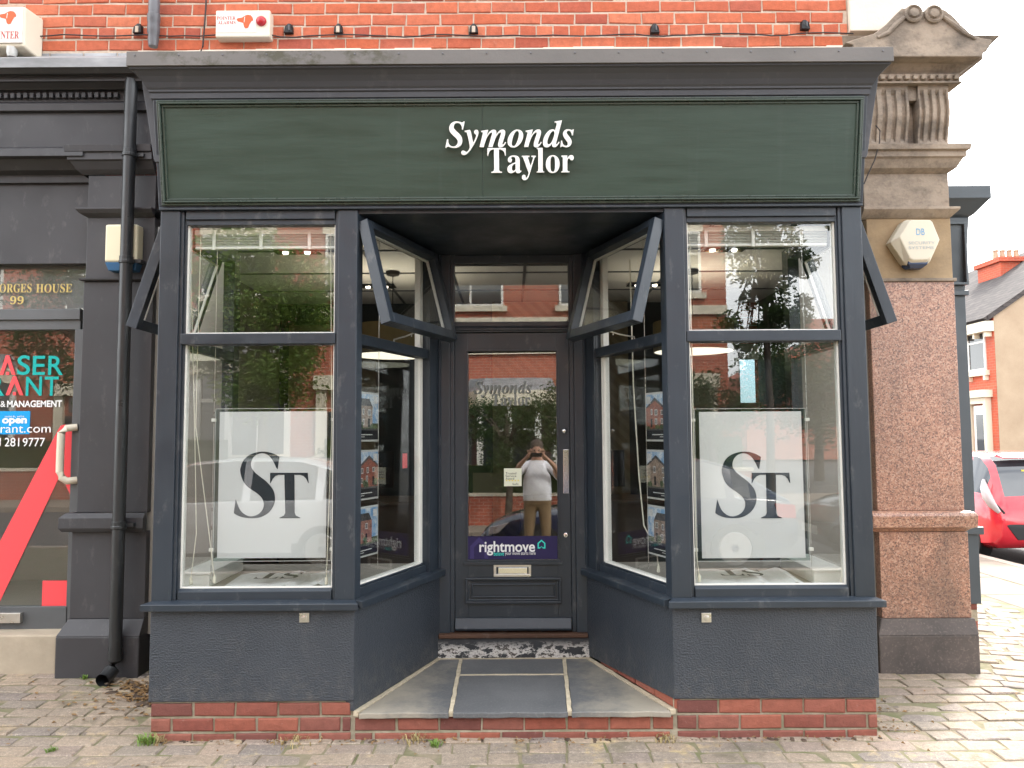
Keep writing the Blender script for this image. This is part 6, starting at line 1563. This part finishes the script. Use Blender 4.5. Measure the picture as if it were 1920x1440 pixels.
chm = MB().box(18.15, 19.25, 24.0, 25.4, 6.0, 7.95).build('chimney', M['house_brick'], rh)
MB().box(18.05, 19.35, 23.9, 25.5, 7.95, 8.12).build('chimney_cap', M['house_brick'], chm)
for i in range(4): MB().lathe((18.3 + i * 0.26, 24.5, 8.12), [(0.10, 0), (0.085, 0.3), (0.10, 0.33), (0.10, 0.38)], 10).build('chimney_pot', M['tan_render'], chm)
window(rh, 20.42, HX, 3.62, 0.95, 1.45, -1, 'x', parts=1)
window(rh, 22.9, HX, 3.62, 0.95, 1.45, -1, 'x', parts=1)
for i in range(2):
    MB().box(HX - 0.14, HX - 0.002, 20.42 + i * 0.85 - 0.06 + 0.0, 20.42 + i * 0.85 + 0.02, 3.30, 3.45).build('sill_bracket', M['cream_trim'], rh)
ds = MB(); ds.box(HX - 0.2, HX - 0.002, 20.3, 20.42, 0, 2.55); ds.box(HX - 0.2, HX - 0.002, 21.2, 21.4, 0, 2.55); ds.box(HX - 0.2, HX - 0.002, 22.2, 22.32, 0, 2.55)
ds.box(HX - 0.2, HX - 0.002, 20.3, 22.32, 2.55, 2.75); ds.box(HX - 0.34, HX - 0.002, 20.2, 22.42, 2.75, 2.98)
ds.build('door_surround', M['cream_trim'], rh)
for y_ in (20.5, 21.48):
    do = MB().box(HX - 0.08, HX - 0.002, y_, y_ + 0.62, 0.1, 2.5).build('front_door', M['white'], rh)
    MB().box(HX - 0.09, HX - 0.078, y_ + 0.1, y_ + 0.5, 0.9, 2.2).build('door_pane', M['dark_pane'], do)

# ---- vehicles
def smooth_stations(st, n):
    out = []
    for i in range(n + 1):
        x = st[0][0] + (st[-1][0] - st[0][0]) * i / n
        for k in range(len(st) - 1):
            if st[k][0] <= x <= st[k + 1][0] + 1e-9:
                t = (x - st[k][0]) / max(1e-9, st[k + 1][0] - st[k][0]); t2 = t
                out.append([x] + [a + (b - a) * t2 for a, b in zip(st[k][1:], st[k + 1][1:])]); break
    return out
M['tyre'] = flat('black_tyre', (0.018, 0.018, 0.018), 0.8)
M['alloy'] = flat('silver_alloy', (0.55, 0.55, 0.56), 0.3, 0.5, 0.8)
M['car_trim'] = flat('black_car_trim', (0.015, 0.015, 0.016), 0.4)
M['lamp_red'] = flat('red_tail_lamp', (0.42, 0.015, 0.015), 0.15, 0.5); M['lamp_clear'] = flat('clear_lamp', (0.42, 0.38, 0.38), 0.12, 0.6)
M['plate'] = flat('yellow_number_plate', (0.75, 0.55, 0.05), 0.4); M['plate_w'] = flat('white_number_plate', (0.75, 0.75, 0.72), 0.4)
def car_paint(name, c):
    t = NT(name); t.color(c); t.rough(0.25); t.b.inputs['Coat Weight'].default_value = 1.0; t.b.inputs['Coat Roughness'].default_value = 0.04; return t.m
def make_car(name, label, T, L, Wd, Ht, paint_m, kind, letter=None):
    """x runs from the rear bumper forward, y across, z up"""
    t_ = thing(name, label, 'car', tuple(T @ Vector((L / 2, 0, 0))), 'parked cars')
    h = Wd / 2; zb = 0.22
    if kind == 'hatch':    # x, bottom, belt z, top z, belt half width, top half width
        st = [(0.0, 0.34, 0.62, 0.66, .86, .78), (0.05, 0.26, 0.80, 0.86, .95, .86), (0.12, 0.24, 0.90, 0.98, .98, .84), (0.30, zb, 0.93, Ht - 0.17, 1.0, .78), (0.50, zb, 0.94, Ht - 0.02, 1.0, .76), (1.2, zb, 0.93, Ht, 1.0, .77), (L * .57, zb, 0.90, Ht - 0.03, 1.0, .75), (L * .70, zb, 0.88, 0.98, .99, .80), (L * .86, zb, 0.80, 0.88, .97, .84), (L - 0.12, 0.24, 0.66, 0.74, .90, .78), (L, 0.3, 0.5, 0.54, .74, .66)]
    else:
        st = [(0.0, 0.34, 0.66, 0.70, .86, .78), (0.06, 0.28, 0.84, 0.90, .95, .86), (0.25, 0.24, 0.92, 1.0, .99, .84), (0.75, zb, 0.94, Ht - 0.12, 1.0, .74), (1.15, zb, 0.93, Ht - 0.01, 1.0, .74), (2.0, zb, 0.92, Ht, 1.0, .75), (L * .58, zb, 0.90, Ht - 0.06, 1.0, .72), (L * .71, zb, 0.88, 0.97, .99, .80), (L * .88, zb, 0.79, 0.87, .96, .84), (L - 0.14, 0.24, 0.64, 0.72, .88, .78), (L, 0.3, 0.5, 0.54, .72, .64)]
    ss = smooth_stations(st, 44)
    for (xx, *_r) in st: pass
    rings = []
    for x, b, be, tp, wb, wt in ss:
        wb *= h; wt *= h
        mid = b + (be - b) * 0.45
        half = [(0.0, b), (wb * 0.86, b), (wb * 0.985, b + 0.07), (wb * 1.0, mid), (wb * 0.985, be - 0.03), (wb * 0.96, be), (wt + (wb * 0.96 - wt) * 0.08, tp - 0.045 if tp - be > 0.12 else be + (tp - be) * 0.55), (wt * 0.86, tp - 0.012), (wt * 0.45, tp), (0.0, tp + 0.004)]
        rings.append([(x, -y_, z_) for y_, z_ in half[:-1]] + [(x, y_, z_) for y_, z_ in half[::-1][:-1]])
    nR = len(rings[0])
    body, glz = MB(T), MB(T)
    V = [p for r in rings for p in r]
    gl_f, bo_f = [], []
    for i in range(len(rings) - 1):
        xm = (ss[i][0] + ss[i + 1][0]) / 2; be = ss[i][2]; tp = (ss[i][3] + ss[i + 1][3]) / 2; slope = abs(ss[i + 1][3] - ss[i][3]) / (ss[i + 1][0] - ss[i][0])
        for j in range(nR):
            j2 = (j + 1) % nR; f_ = (i * nR + j, i * nR + j2, (i + 1) * nR + j2, (i + 1) * nR + j)
            side_g = j in (5, 12) and tp - be > 0.28
            top_g = j in (7, 8, 9, 10) and slope > 0.42 and tp > 0.93 and xm > 0.1
            near = kind == 'hatch'
            if side_g and any(abs(xm - c_) < 0.05 for c_ in (L * 0.40, L * 0.19)): side_g = False
            (gl_f if (side_g or top_g) else bo_f).append(f_)
    bo_f.append(tuple(range(nR))); bo_f.append(tuple(range((len(rings) - 1) * nR, len(rings) * nR)))
    body.add(V, bo_f); bo = body.build('body', paint_m, t_, smooth=True)
    pr_ = {}
    def fd(a):
        while pr_.setdefault(a, a) != a: a = pr_[a]
        return a
    for f_ in gl_f:
        for a in f_[1:]: pr_[fd(a)] = fd(f_[0])
    gr = {}
    for f_ in gl_f: gr.setdefault(fd(f_[0]), []).append(f_)
    for g_ in gr.values(): MB(T).add(V, g_).build('window', M['dark_pane'], t_, smooth=True)
    for xw in (L * 0.185, L * 0.80):
        for sgn in (-1, 1):
            R_ = 0.30 if kind == 'hatch' else 0.32
            c_ = (xw, sgn * (h - 0.12), R_)
            MB(T).lathe((xw, sgn * (h * 0.985), R_ + 0.02), [(R_ + 0.05, -0.02 * 1), (R_ + 0.05, 0.006), (R_ * 0.4, 0.006)] if sgn > 0 else [(R_ * 0.4, -0.006), (R_ + 0.05, -0.006), (R_ + 0.05, 0.02)], 26, 'y').build('wheel_arch', M['car_trim'], t_)
            wh = MB(T).lathe(c_, [(R_ * 0.62, -0.1), (R_ * 0.93, -0.10), (R_, -0.07), (R_, 0.07), (R_ * 0.93, 0.125), (R_ * 0.66, 0.13), (R_ * 0.62, 0.10)] if sgn > 0 else [(R_ * 0.62, 0.1), (R_ * 0.93, 0.10), (R_, 0.07), (R_, -0.07), (R_ * 0.93, -0.125), (R_ * 0.66, -0.13), (R_ * 0.62, -0.10)], 28, 'y').build('wheel', M['tyre'], t_, smooth=True)
            yo = sgn * (h - 0.12) + sgn * 0.118
            rm = MB(T)
            for k in range(10):
                a = 2 * math.pi * k / 10; ca, sa = math.cos(a), math.sin(a); wv = 0.022
                r0, r1 = 0.03, R_ * 0.64
                rm.add([(xw + ca * r0 - sa * wv, yo, R_ + sa * r0 + ca * wv), (xw + ca * r0 + sa * wv, yo, R_ + sa * r0 - ca * wv), (xw + ca * r1 + sa * wv, yo, R_ + sa * r1 - ca * wv), (xw + ca * r1 - sa * wv, yo, R_ + sa * r1 + ca * wv)], [(0, 1, 2, 3)])
            rm.lathe((xw, yo, R_), [(R_ * 0.60, -0.01), (R_ * 0.665, 0.008), (R_ * 0.60, 0.009)], 28, 'y'); rm.lathe((xw, yo, R_), [(0.05, -0.01), (0.05, 0.012), (0.02, 0.014)], 14, 'y')
            rm.build('rim', M['alloy'], wh)
    for sgn in (-1, 1):
        m = MB(T)
        if kind == 'hatch':
            pts_ = [(0.035, sgn * h * 0.86, 0.70), (0.085, sgn * h * 0.935, 0.80), (0.15, sgn * h * 0.955, 0.90), (0.235, sgn * h * 0.925, 1.0), (0.31, sgn * h * 0.875, 1.10)]
            m.tube(pts_, [0.025, 0.05, 0.06, 0.05, 0.02], 10)
            MB(T).tube([(x_ - 0.02, y_ - sgn * 0.055, z_ - 0.01) for x_, y_, z_ in pts_], 0.014, 8).build('lamp_trim', M['car_trim'], t_, smooth=True)
        else: m.loft([[(0.02, sgn * h * 0.62, 0.84), (0.06, sgn * h * 0.96, 0.84), (0.05, sgn * h * 0.96, 0.68), (0.0, sgn * h * 0.62, 0.68)], [(0.2, sgn * h * 0.6, 0.88), (0.32, sgn * h * 0.997, 0.87), (0.28, sgn * h * 0.997, 0.70), (0.2, sgn * h * 0.6, 0.7)]])
        m.build('tail_lamp', M['lamp_clear'] if kind == 'hatch' else M['lamp_red'], t_, 0.0, smooth=True)
        m = MB(T); m.loft([[(L - 0.06, sgn * h * 0.48, 0.62), (L - 0.16, sgn * h * 0.86, 0.66), (L - 0.14, sgn * h * 0.86, 0.54), (L - 0.04, sgn * h * 0.50, 0.52)], [(L - 0.34, sgn * h * 0.5, 0.70), (L - 0.46, sgn * h * 0.94, 0.74), (L - 0.3, sgn * h * 0.93, 0.58), (L - 0.2, sgn * h * 0.5, 0.55)]]); m.build('headlamp', M['lamp_clear'], t_, 0.01)
        m = MB(T); m.loft([[(L * 0.62, sgn * (h - 0.02), 0.93), (L * 0.62, sgn * (h + 0.16), 0.94), (L * 0.62, sgn * (h + 0.16), 1.06), (L * 0.62, sgn * (h + 0.02), 1.05)], [(L * 0.66, sgn * (h - 0.02), 0.93), (L * 0.655, sgn * (h + 0.15), 0.95), (L * 0.655, sgn * (h + 0.15), 1.05), (L * 0.66, sgn * (h + 0.02), 1.04)]]); m.build('door_mirror', paint_m, t_, 0.01)
    if kind == 'hatch':
        m = MB(T); m.loft([[(-0.012, -h * 0.62, 0.36), (-0.012, h * 0.62, 0.36), (-0.004, h * 0.78, 0.54), (0.02, h * 0.5, 0.64), (0.02, -h * 0.5, 0.64), (-0.004, -h * 0.78, 0.54)], [(0.06, -h * 0.62, 0.36), (0.06, h * 0.62, 0.36), (0.08, h * 0.78, 0.54), (0.10, h * 0.5, 0.64), (0.10, -h * 0.5, 0.64), (0.08, -h * 0.78, 0.54)]]); m.build('bumper_insert', M['car_trim'], t_, 0.005)
        m = MB(T); m.box(-0.02, -0.006, -0.26, 0.26, 0.47, 0.58); m.build('number_plate', M['plate'], t_, 0.002)
        TT = T @ Matrix.Translation((-0.021, 0.0, 0.0)) @ Matrix.Rotation(R(-90), 4, 'Z')
        text_obj('plate_lettering', letter or 'F', M['car_trim'], t_, -0.24, -0.19 if not letter or len(letter) < 2 else 0.24, 0.485, 0.565, 0, TT)
        m = MB(T); m.loft([[(0.40, -h * .62, Ht - 0.06), (0.40, h * .62, Ht - 0.06), (0.40, h * .60, Ht - 0.02), (0.40, -h * .60, Ht - 0.02)], [(0.27, -h * .58, Ht - 0.085), (0.27, h * .58, Ht - 0.085), (0.27, h * .56, Ht - 0.07), (0.27, -h * .56, Ht - 0.07)]]); m.build('roof_spoiler', paint_m, t_, 0.008)
        m = MB(T); m.box(0.255, 0.262, h * 0.05, h * 0.3, 1.19, 1.23); m.build('window_sticker', M['yellow_print'], t_)
        m = MB(T); m.tube([(0.14, 0.0, 1.005), (0.22, 0.18, 1.09), (0.27, 0.34, 1.15)], 0.01, 6); m.build('rear_wiper', M['car_trim'], t_)
    else:
        m = MB(T); m.box(-0.012, 0.03, -0.26, 0.26, 0.50, 0.61); m.build('number_plate', M['plate'], t_, 0.002)
        m = MB(T); m.box(L - 0.03, L + 0.010, -0.26, 0.26, 0.40, 0.51); m.build('number_plate', M['plate_w'], t_, 0.002)
    return t_
def CT(x, y, a, z=-0.12): return Matrix.Translation((x, y, z)) @ Matrix.Rotation(R(a), 4, 'Z')
make_car('parked_car', 'bright red hatchback parked at the side street kerb beyond the pillar', CT(6.88, 5.66, 90, -0.115), 3.46, 1.62, 1.46, car_paint('bright_red_car_paint', (0.62, 0.012, 0.028)), 'hatch', 'F')
make_car('parked_car', 'dark blue saloon parked behind the photographer, mirrored in the door', CT(3.55, -6.15, 180), 4.45, 1.76, 1.43, car_paint('dark_blue_car_paint', (0.006, 0.010, 0.035)), 'saloon')
make_car('parked_car', 'silver white saloon parked across from the left display window', CT(-1.55, -6.25, 180), 4.5, 1.78, 1.46, car_paint('silver_white_car_paint', (0.55, 0.56, 0.58)), 'saloon')
make_car('parked_car', 'dark grey saloon parked across from the right display window', CT(8.4, -6.2, 180), 4.4, 1.76, 1.44, car_paint('dark_grey_car_paint', (0.03, 0.033, 0.038)), 'saloon')

# ---- trees, hedges, garden walls across the street
def leaf_mat(name, a, b):
    t = NT(name); t.color(t.ramp(t.noise(3.0, 4), [(0.3, a), (0.7, b)])); t.rough(0.55)
    t.b.inputs['Specular IOR Level'].default_value = 0.3
    tr = t.new('ShaderNodeBsdfTranslucent'); tr.inputs[0].default_value = (*[min(1, x * 1.4) for x in b], 1)
    mx = t.new('ShaderNodeMixShader'); mx.inputs[0].default_value = 0.35
    t.link(t.b.outputs[0], mx.inputs[1]); t.link(tr.outputs[0], mx.inputs[2]); t.link(mx.outputs[0], t.out.inputs['Surface']); return t.m
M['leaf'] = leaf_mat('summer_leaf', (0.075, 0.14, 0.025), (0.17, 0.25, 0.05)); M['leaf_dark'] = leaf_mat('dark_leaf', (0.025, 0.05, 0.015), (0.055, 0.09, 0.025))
M['bark'] = stone('brown_bark', (0.05, 0.038, 0.03), (0.11, 0.085, 0.065), 8, 0.8)
def leaves(m, rnd, c, r, n, size):
    for i in range(n):
        d_ = Vector((rnd.gauss(0, 1), rnd.gauss(0, 1), rnd.gauss(0, 1))); d_.normalize(); d_ *= r * rnd.random() ** 0.45
        p = Vector(c) + d_; a = Vector((rnd.gauss(0, 1), rnd.gauss(0, 1), rnd.gauss(0, .6))).normalized(); b = a.cross(Vector((rnd.gauss(0, 1), rnd.gauss(0, 1), rnd.gauss(0, 1)))).normalized()
        s_ = size * rnd.uniform(0.6, 1.3)
        m.add([p - a * s_, p + b * s_ * 0.45, p + a * s_, p - b * s_ * 0.45], [(0, 1, 2, 3)])
def tree(name, label, x, y, zb, rx, rz, zc, nclump, per, size, mat, seed, group='trees across the street', cat='tree'):
    rnd = random.Random(seed); t_ = thing(name, label, cat, (x, y, zb), group)
    m = MB(); lim = MB()
    lim.tube([(x, y, zb - 0.1), (x + 0.05, y, zb + (zc - zb) * 0.4), (x - 0.04, y + 0.05, zc), (x, y, zc + rz * 0.5)], [0.05 * rx + 0.05, 0.04 * rx + 0.04, 0.03 * rx + 0.02, 0.01], 10)
    for k in range(nclump):
        d_ = Vector((rnd.gauss(0, 1), rnd.gauss(0, 1), rnd.gauss(0, 1))).normalized() * rnd.uniform(0.45, 1.0)
        c = (x + d_.x * rx, y + d_.y * rx, zc + d_.z * rz)
        leaves(m, rnd, c, rx * rnd.uniform(0.18, 0.34), per, size)
        if k % 3 == 0: lim.tube([(x, y, zc - rz * 0.4), (x + d_.x * rx * 0.5, y + d_.y * rx * 0.5, zc + d_.z * rz * 0.3), c], [0.05, 0.03, 0.008], 5)
    lim.build('trunk', M['bark'], t_, smooth=True); m.build('crown', mat, t_)
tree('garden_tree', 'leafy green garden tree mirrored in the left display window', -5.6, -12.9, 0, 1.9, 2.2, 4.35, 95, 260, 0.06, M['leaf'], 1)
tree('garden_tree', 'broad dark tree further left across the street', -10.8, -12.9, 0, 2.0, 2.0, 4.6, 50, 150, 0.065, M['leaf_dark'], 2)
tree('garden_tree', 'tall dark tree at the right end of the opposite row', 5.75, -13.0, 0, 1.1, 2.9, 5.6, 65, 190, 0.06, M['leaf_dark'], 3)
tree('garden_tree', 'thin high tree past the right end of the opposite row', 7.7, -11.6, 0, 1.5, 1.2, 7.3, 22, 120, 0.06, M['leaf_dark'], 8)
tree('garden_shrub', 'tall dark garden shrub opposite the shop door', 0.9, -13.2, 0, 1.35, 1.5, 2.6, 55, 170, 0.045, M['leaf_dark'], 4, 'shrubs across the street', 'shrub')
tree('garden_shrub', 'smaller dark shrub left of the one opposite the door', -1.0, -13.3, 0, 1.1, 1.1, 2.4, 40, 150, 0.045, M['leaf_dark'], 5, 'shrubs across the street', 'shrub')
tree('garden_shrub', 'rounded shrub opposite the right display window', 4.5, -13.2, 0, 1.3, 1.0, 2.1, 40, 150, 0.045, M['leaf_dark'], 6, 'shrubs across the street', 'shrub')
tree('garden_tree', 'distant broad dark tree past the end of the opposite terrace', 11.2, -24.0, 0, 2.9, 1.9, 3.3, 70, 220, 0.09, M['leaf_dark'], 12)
for x0, x1, nm in ((-18, -6.9, 'left'), (-4.6, 5.6, 'middle')):
    gw = thing('garden_wall', 'low red brick garden wall on the %s of the opposite pavement' % nm, 'wall', ((x0 + x1) / 2, -13.9, 0), 'garden walls')
    MB().box(x0, x1, -14.0, -13.8, 0, 0.75).build('wall', M['brick_tex'], gw); MB().box(x0 - .03, x1 + .03, -14.04, -13.76, 0.75, 0.83).build('coping', M['cream_trim'], gw)
    rnd = random.Random(int(x1 * 10)); hd_ = MB(); n = int((x1 - x0) * 7)
    for k in range(n):
        leaves(hd_, rnd, (x0 + (x1 - x0) * (k + 0.5) / n, -14.45 + rnd.uniform(-0.2, 0.2), rnd.uniform(0.5, 1.55)), 0.30, 90, 0.05)
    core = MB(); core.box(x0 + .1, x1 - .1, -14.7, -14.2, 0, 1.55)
    h_ = thing('hedge', 'clipped green hedge behind the %s garden wall' % nm, 'hedge', ((x0 + x1) / 2, -14.4, 0), 'hedges')
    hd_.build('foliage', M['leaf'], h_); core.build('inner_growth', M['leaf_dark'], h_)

# ---- the photographer, mirrored in the door glass
pe = thing('person', 'person in white polo shirt and tan trousers holding up a phone, mirrored in the door', 'person', (0.05, -4.62, 0))
V = [(0, 0, 0.98, .18, .14), (0, 0.015, 1.15, .215, .17), (0, 0.0, 1.32, .215, .155), (0, -0.01, 1.46, .10, .09), (0, 0.01, 1.54, .058, .058), (0, 0.03, 1.62, .075, .085), (0, 0.025, 1.71, .078, .092), (0, 0.01, 1.76, .04, .05),
     (-.19, -.01, 1.43, .075, .075), (-.34, .06, 1.24, .050, .050), (-.24, .26, 1.44, .036, .036), (-.115, .36, 1.565, .030, .022), (-.085, .385, 1.60, .034, .018),
     (.19, -.01, 1.43, .075, .075), (.34, .06, 1.24, .050, .050), (.24, .26, 1.44, .036, .036), (.115, .36, 1.565, .030, .022), (.085, .385, 1.60, .034, .018),
     (-.10, 0, .90, .105, .11), (-.12, .01, .50, .068, .07), (-.13, -.03, .10, .045, .048), (-.14, .10, .04, .045, .035),
     (.10, 0, .90, .105, .11), (.12, .01, .50, .068, .07), (.13, -.03, .10, .045, .048), (.14, .10, .04, .045, .035)]
E_ = [(0, 1), (1, 2), (2, 3), (3, 4), (4, 5), (5, 6), (6, 7), (3, 8), (8, 9), (9, 10), (10, 11), (11, 12), (3, 13), (13, 14), (14, 15), (15, 16), (16, 17), (0, 18), (18, 19), (19, 20), (20, 21), (0, 22), (22, 23), (23, 24), (24, 25)]
for s, base in ((-1, 12), (1, 17)):              # four fingers over the top of the phone, thumb below it
    for k in range(4):
        b = len(V); x = s * (0.066 + 0.016 * k); L_ = (0.9, 1.0, 0.95, 0.8)[k]
        V += [(x, .392, 1.625, .0085, .0085), (x, .408, 1.625 + 0.022 * L_, .008, .008), (x - s * .004, .428, 1.625 + 0.020 * L_, .007, .007)]
        E_ += [(base, b), (b, b + 1), (b + 1, b + 2)]
    b = len(V); V += [(s * .055, .385, 1.575, .0095, .0095), (s * .038, .402, 1.548, .008, .008)]; E_ += [(base - 1, b), (b, b + 1)]
me = bpy.data.meshes.new('body'); OX, OY = 0.0, -4.60
me.from_pydata([(v[0] + OX, v[1] + OY, v[2]) for v in V], E_, [])
bo = bpy.data.objects.new('body_skeleton', me); col.objects.link(bo)
bo.modifiers.new('skin', 'SKIN'); sm = bo.modifiers.new('sub', 'SUBSURF'); sm.levels = 2; sm.render_levels = 2
for i, v in enumerate(V): me.skin_vertices[0].data[i].radius = (v[3], v[4]); me.skin_vertices[0].data[i].use_root = (i == 0)
bpy.context.view_layer.update(); dg = bpy.context.evaluated_depsgraph_get()
bm_ = bpy.data.meshes.new_from_object(bo.evaluated_get(dg)); bpy.data.objects.remove(bo)
M['skin'] = flat('skin', (0.50, 0.29, 0.21), 0.5); M['polo'] = paint('white_polo_cotton', (0.72, 0.72, 0.76), 0.8, 0.05, 12, (30, 0.4, 0.01), (1, 1, 0.4)); M['chino'] = paint('tan_trousers', (0.20, 0.13, 0.065), 0.8, 0.15, 10, (25, 0.4, 0.01)); M['hair'] = flat('grey_brown_hair', (0.10, 0.075, 0.06), 0.7); M['shoe'] = flat('brown_shoe', (0.05, 0.03, 0.02), 0.5)
_b = bmesh.new(); _b.from_mesh(bm_)
for co_, no_ in (((0, 0, 0.965), (0, 0, 1)), ((0, 0, 1.515), (0, 0, 1)), ((0, OY + 0.07, 0), (0, 1, 0)), ((0, 0, 0.09), (0, 0, 1))):
    bmesh.ops.bisect_plane(_b, geom=_b.verts[:] + _b.edges[:] + _b.faces[:], plane_co=co_, plane_no=no_)
_b.to_mesh(bm_); _b.free()
bm_.materials.clear()
for k in ('skin', 'polo', 'chino', 'shoe'): bm_.materials.append(M[k])
for p in bm_.polygons:
    c = p.center; x, y, z = c.x - OX, c.y - OY, c.z
    mi = 0
    if z < 0.09: mi = 3
    elif z < 0.965 and abs(x) < 0.3: mi = 2
    elif z < 1.515 and (abs(x) < 0.2 and y < 0.2 or y < 0.07): mi = 1
    p.material_index = mi; p.use_smooth = True
body = bpy.data.objects.new('body', bm_); col.objects.link(body); par(body, pe)
hr = MB()
hr.lathe((OX, OY + 0.015, 1.70), [(0.080, -0.02), (0.088, 0.03), (0.078, 0.075), (0.045, 0.108), (0.005, 0.118)], 18); hr.build('hair', M['hair'], pe, smooth=True)
for s in (-1, 1): MB().lathe((OX + s * 0.078, OY + 0.025, 1.645), [(0.012, -0.02), (0.022, 0.0), (0.02, 0.03), (0.008, 0.04)], 8).build('ear', M['skin'], pe, smooth=True)
fc = MB(); fc.loft([[(OX - 0.018, OY + 0.105, 1.60), (OX + 0.018, OY + 0.105, 1.60), (OX + 0.006, OY + 0.10, 1.66), (OX - 0.006, OY + 0.10, 1.66)], [(OX - 0.010, OY + 0.138, 1.605), (OX + 0.010, OY + 0.138, 1.605), (OX + 0.004, OY + 0.112, 1.66), (OX - 0.004, OY + 0.112, 1.66)]]); fc.build('nose', M['skin'], pe, 0.003)
for s in (-1, 1): MB().lathe((OX + s * 0.032, OY + 0.108, 1.655), [(0.012, 0.0), (0.008, 0.006), (0.002, 0.008)], 10, 'y').build('eye', M['black'], pe)
MB().box(OX - 0.024, OX + 0.024, OY + 0.105, OY + 0.114, 1.566, 1.572).build('mouth', M['red_print'], pe, 0.002)
col_ = MB(); col_.lathe((OX, OY + 0.005, 1.50), [(0.075, 0.0), (0.085, 0.015), (0.068, 0.035), (0.062, 0.03)], 16); col_.build('collar', M['polo'], pe, smooth=True)
ph = thing('phone', 'black phone held sideways in both hands of the mirrored person', 'phone', (0, -4.20, 1.585))
MB().box(-0.075, 0.075, -4.205, -4.197, 1.557, 1.613).build('phone_body', M['black'], ph, 0.003); MB().lathe((0.05, -4.197, 1.594), [(0.010, -0.001), (0.010, 0.003), (0.007, 0.0035)], 14, 'y').build('lens', M['dark_pane'], ph)
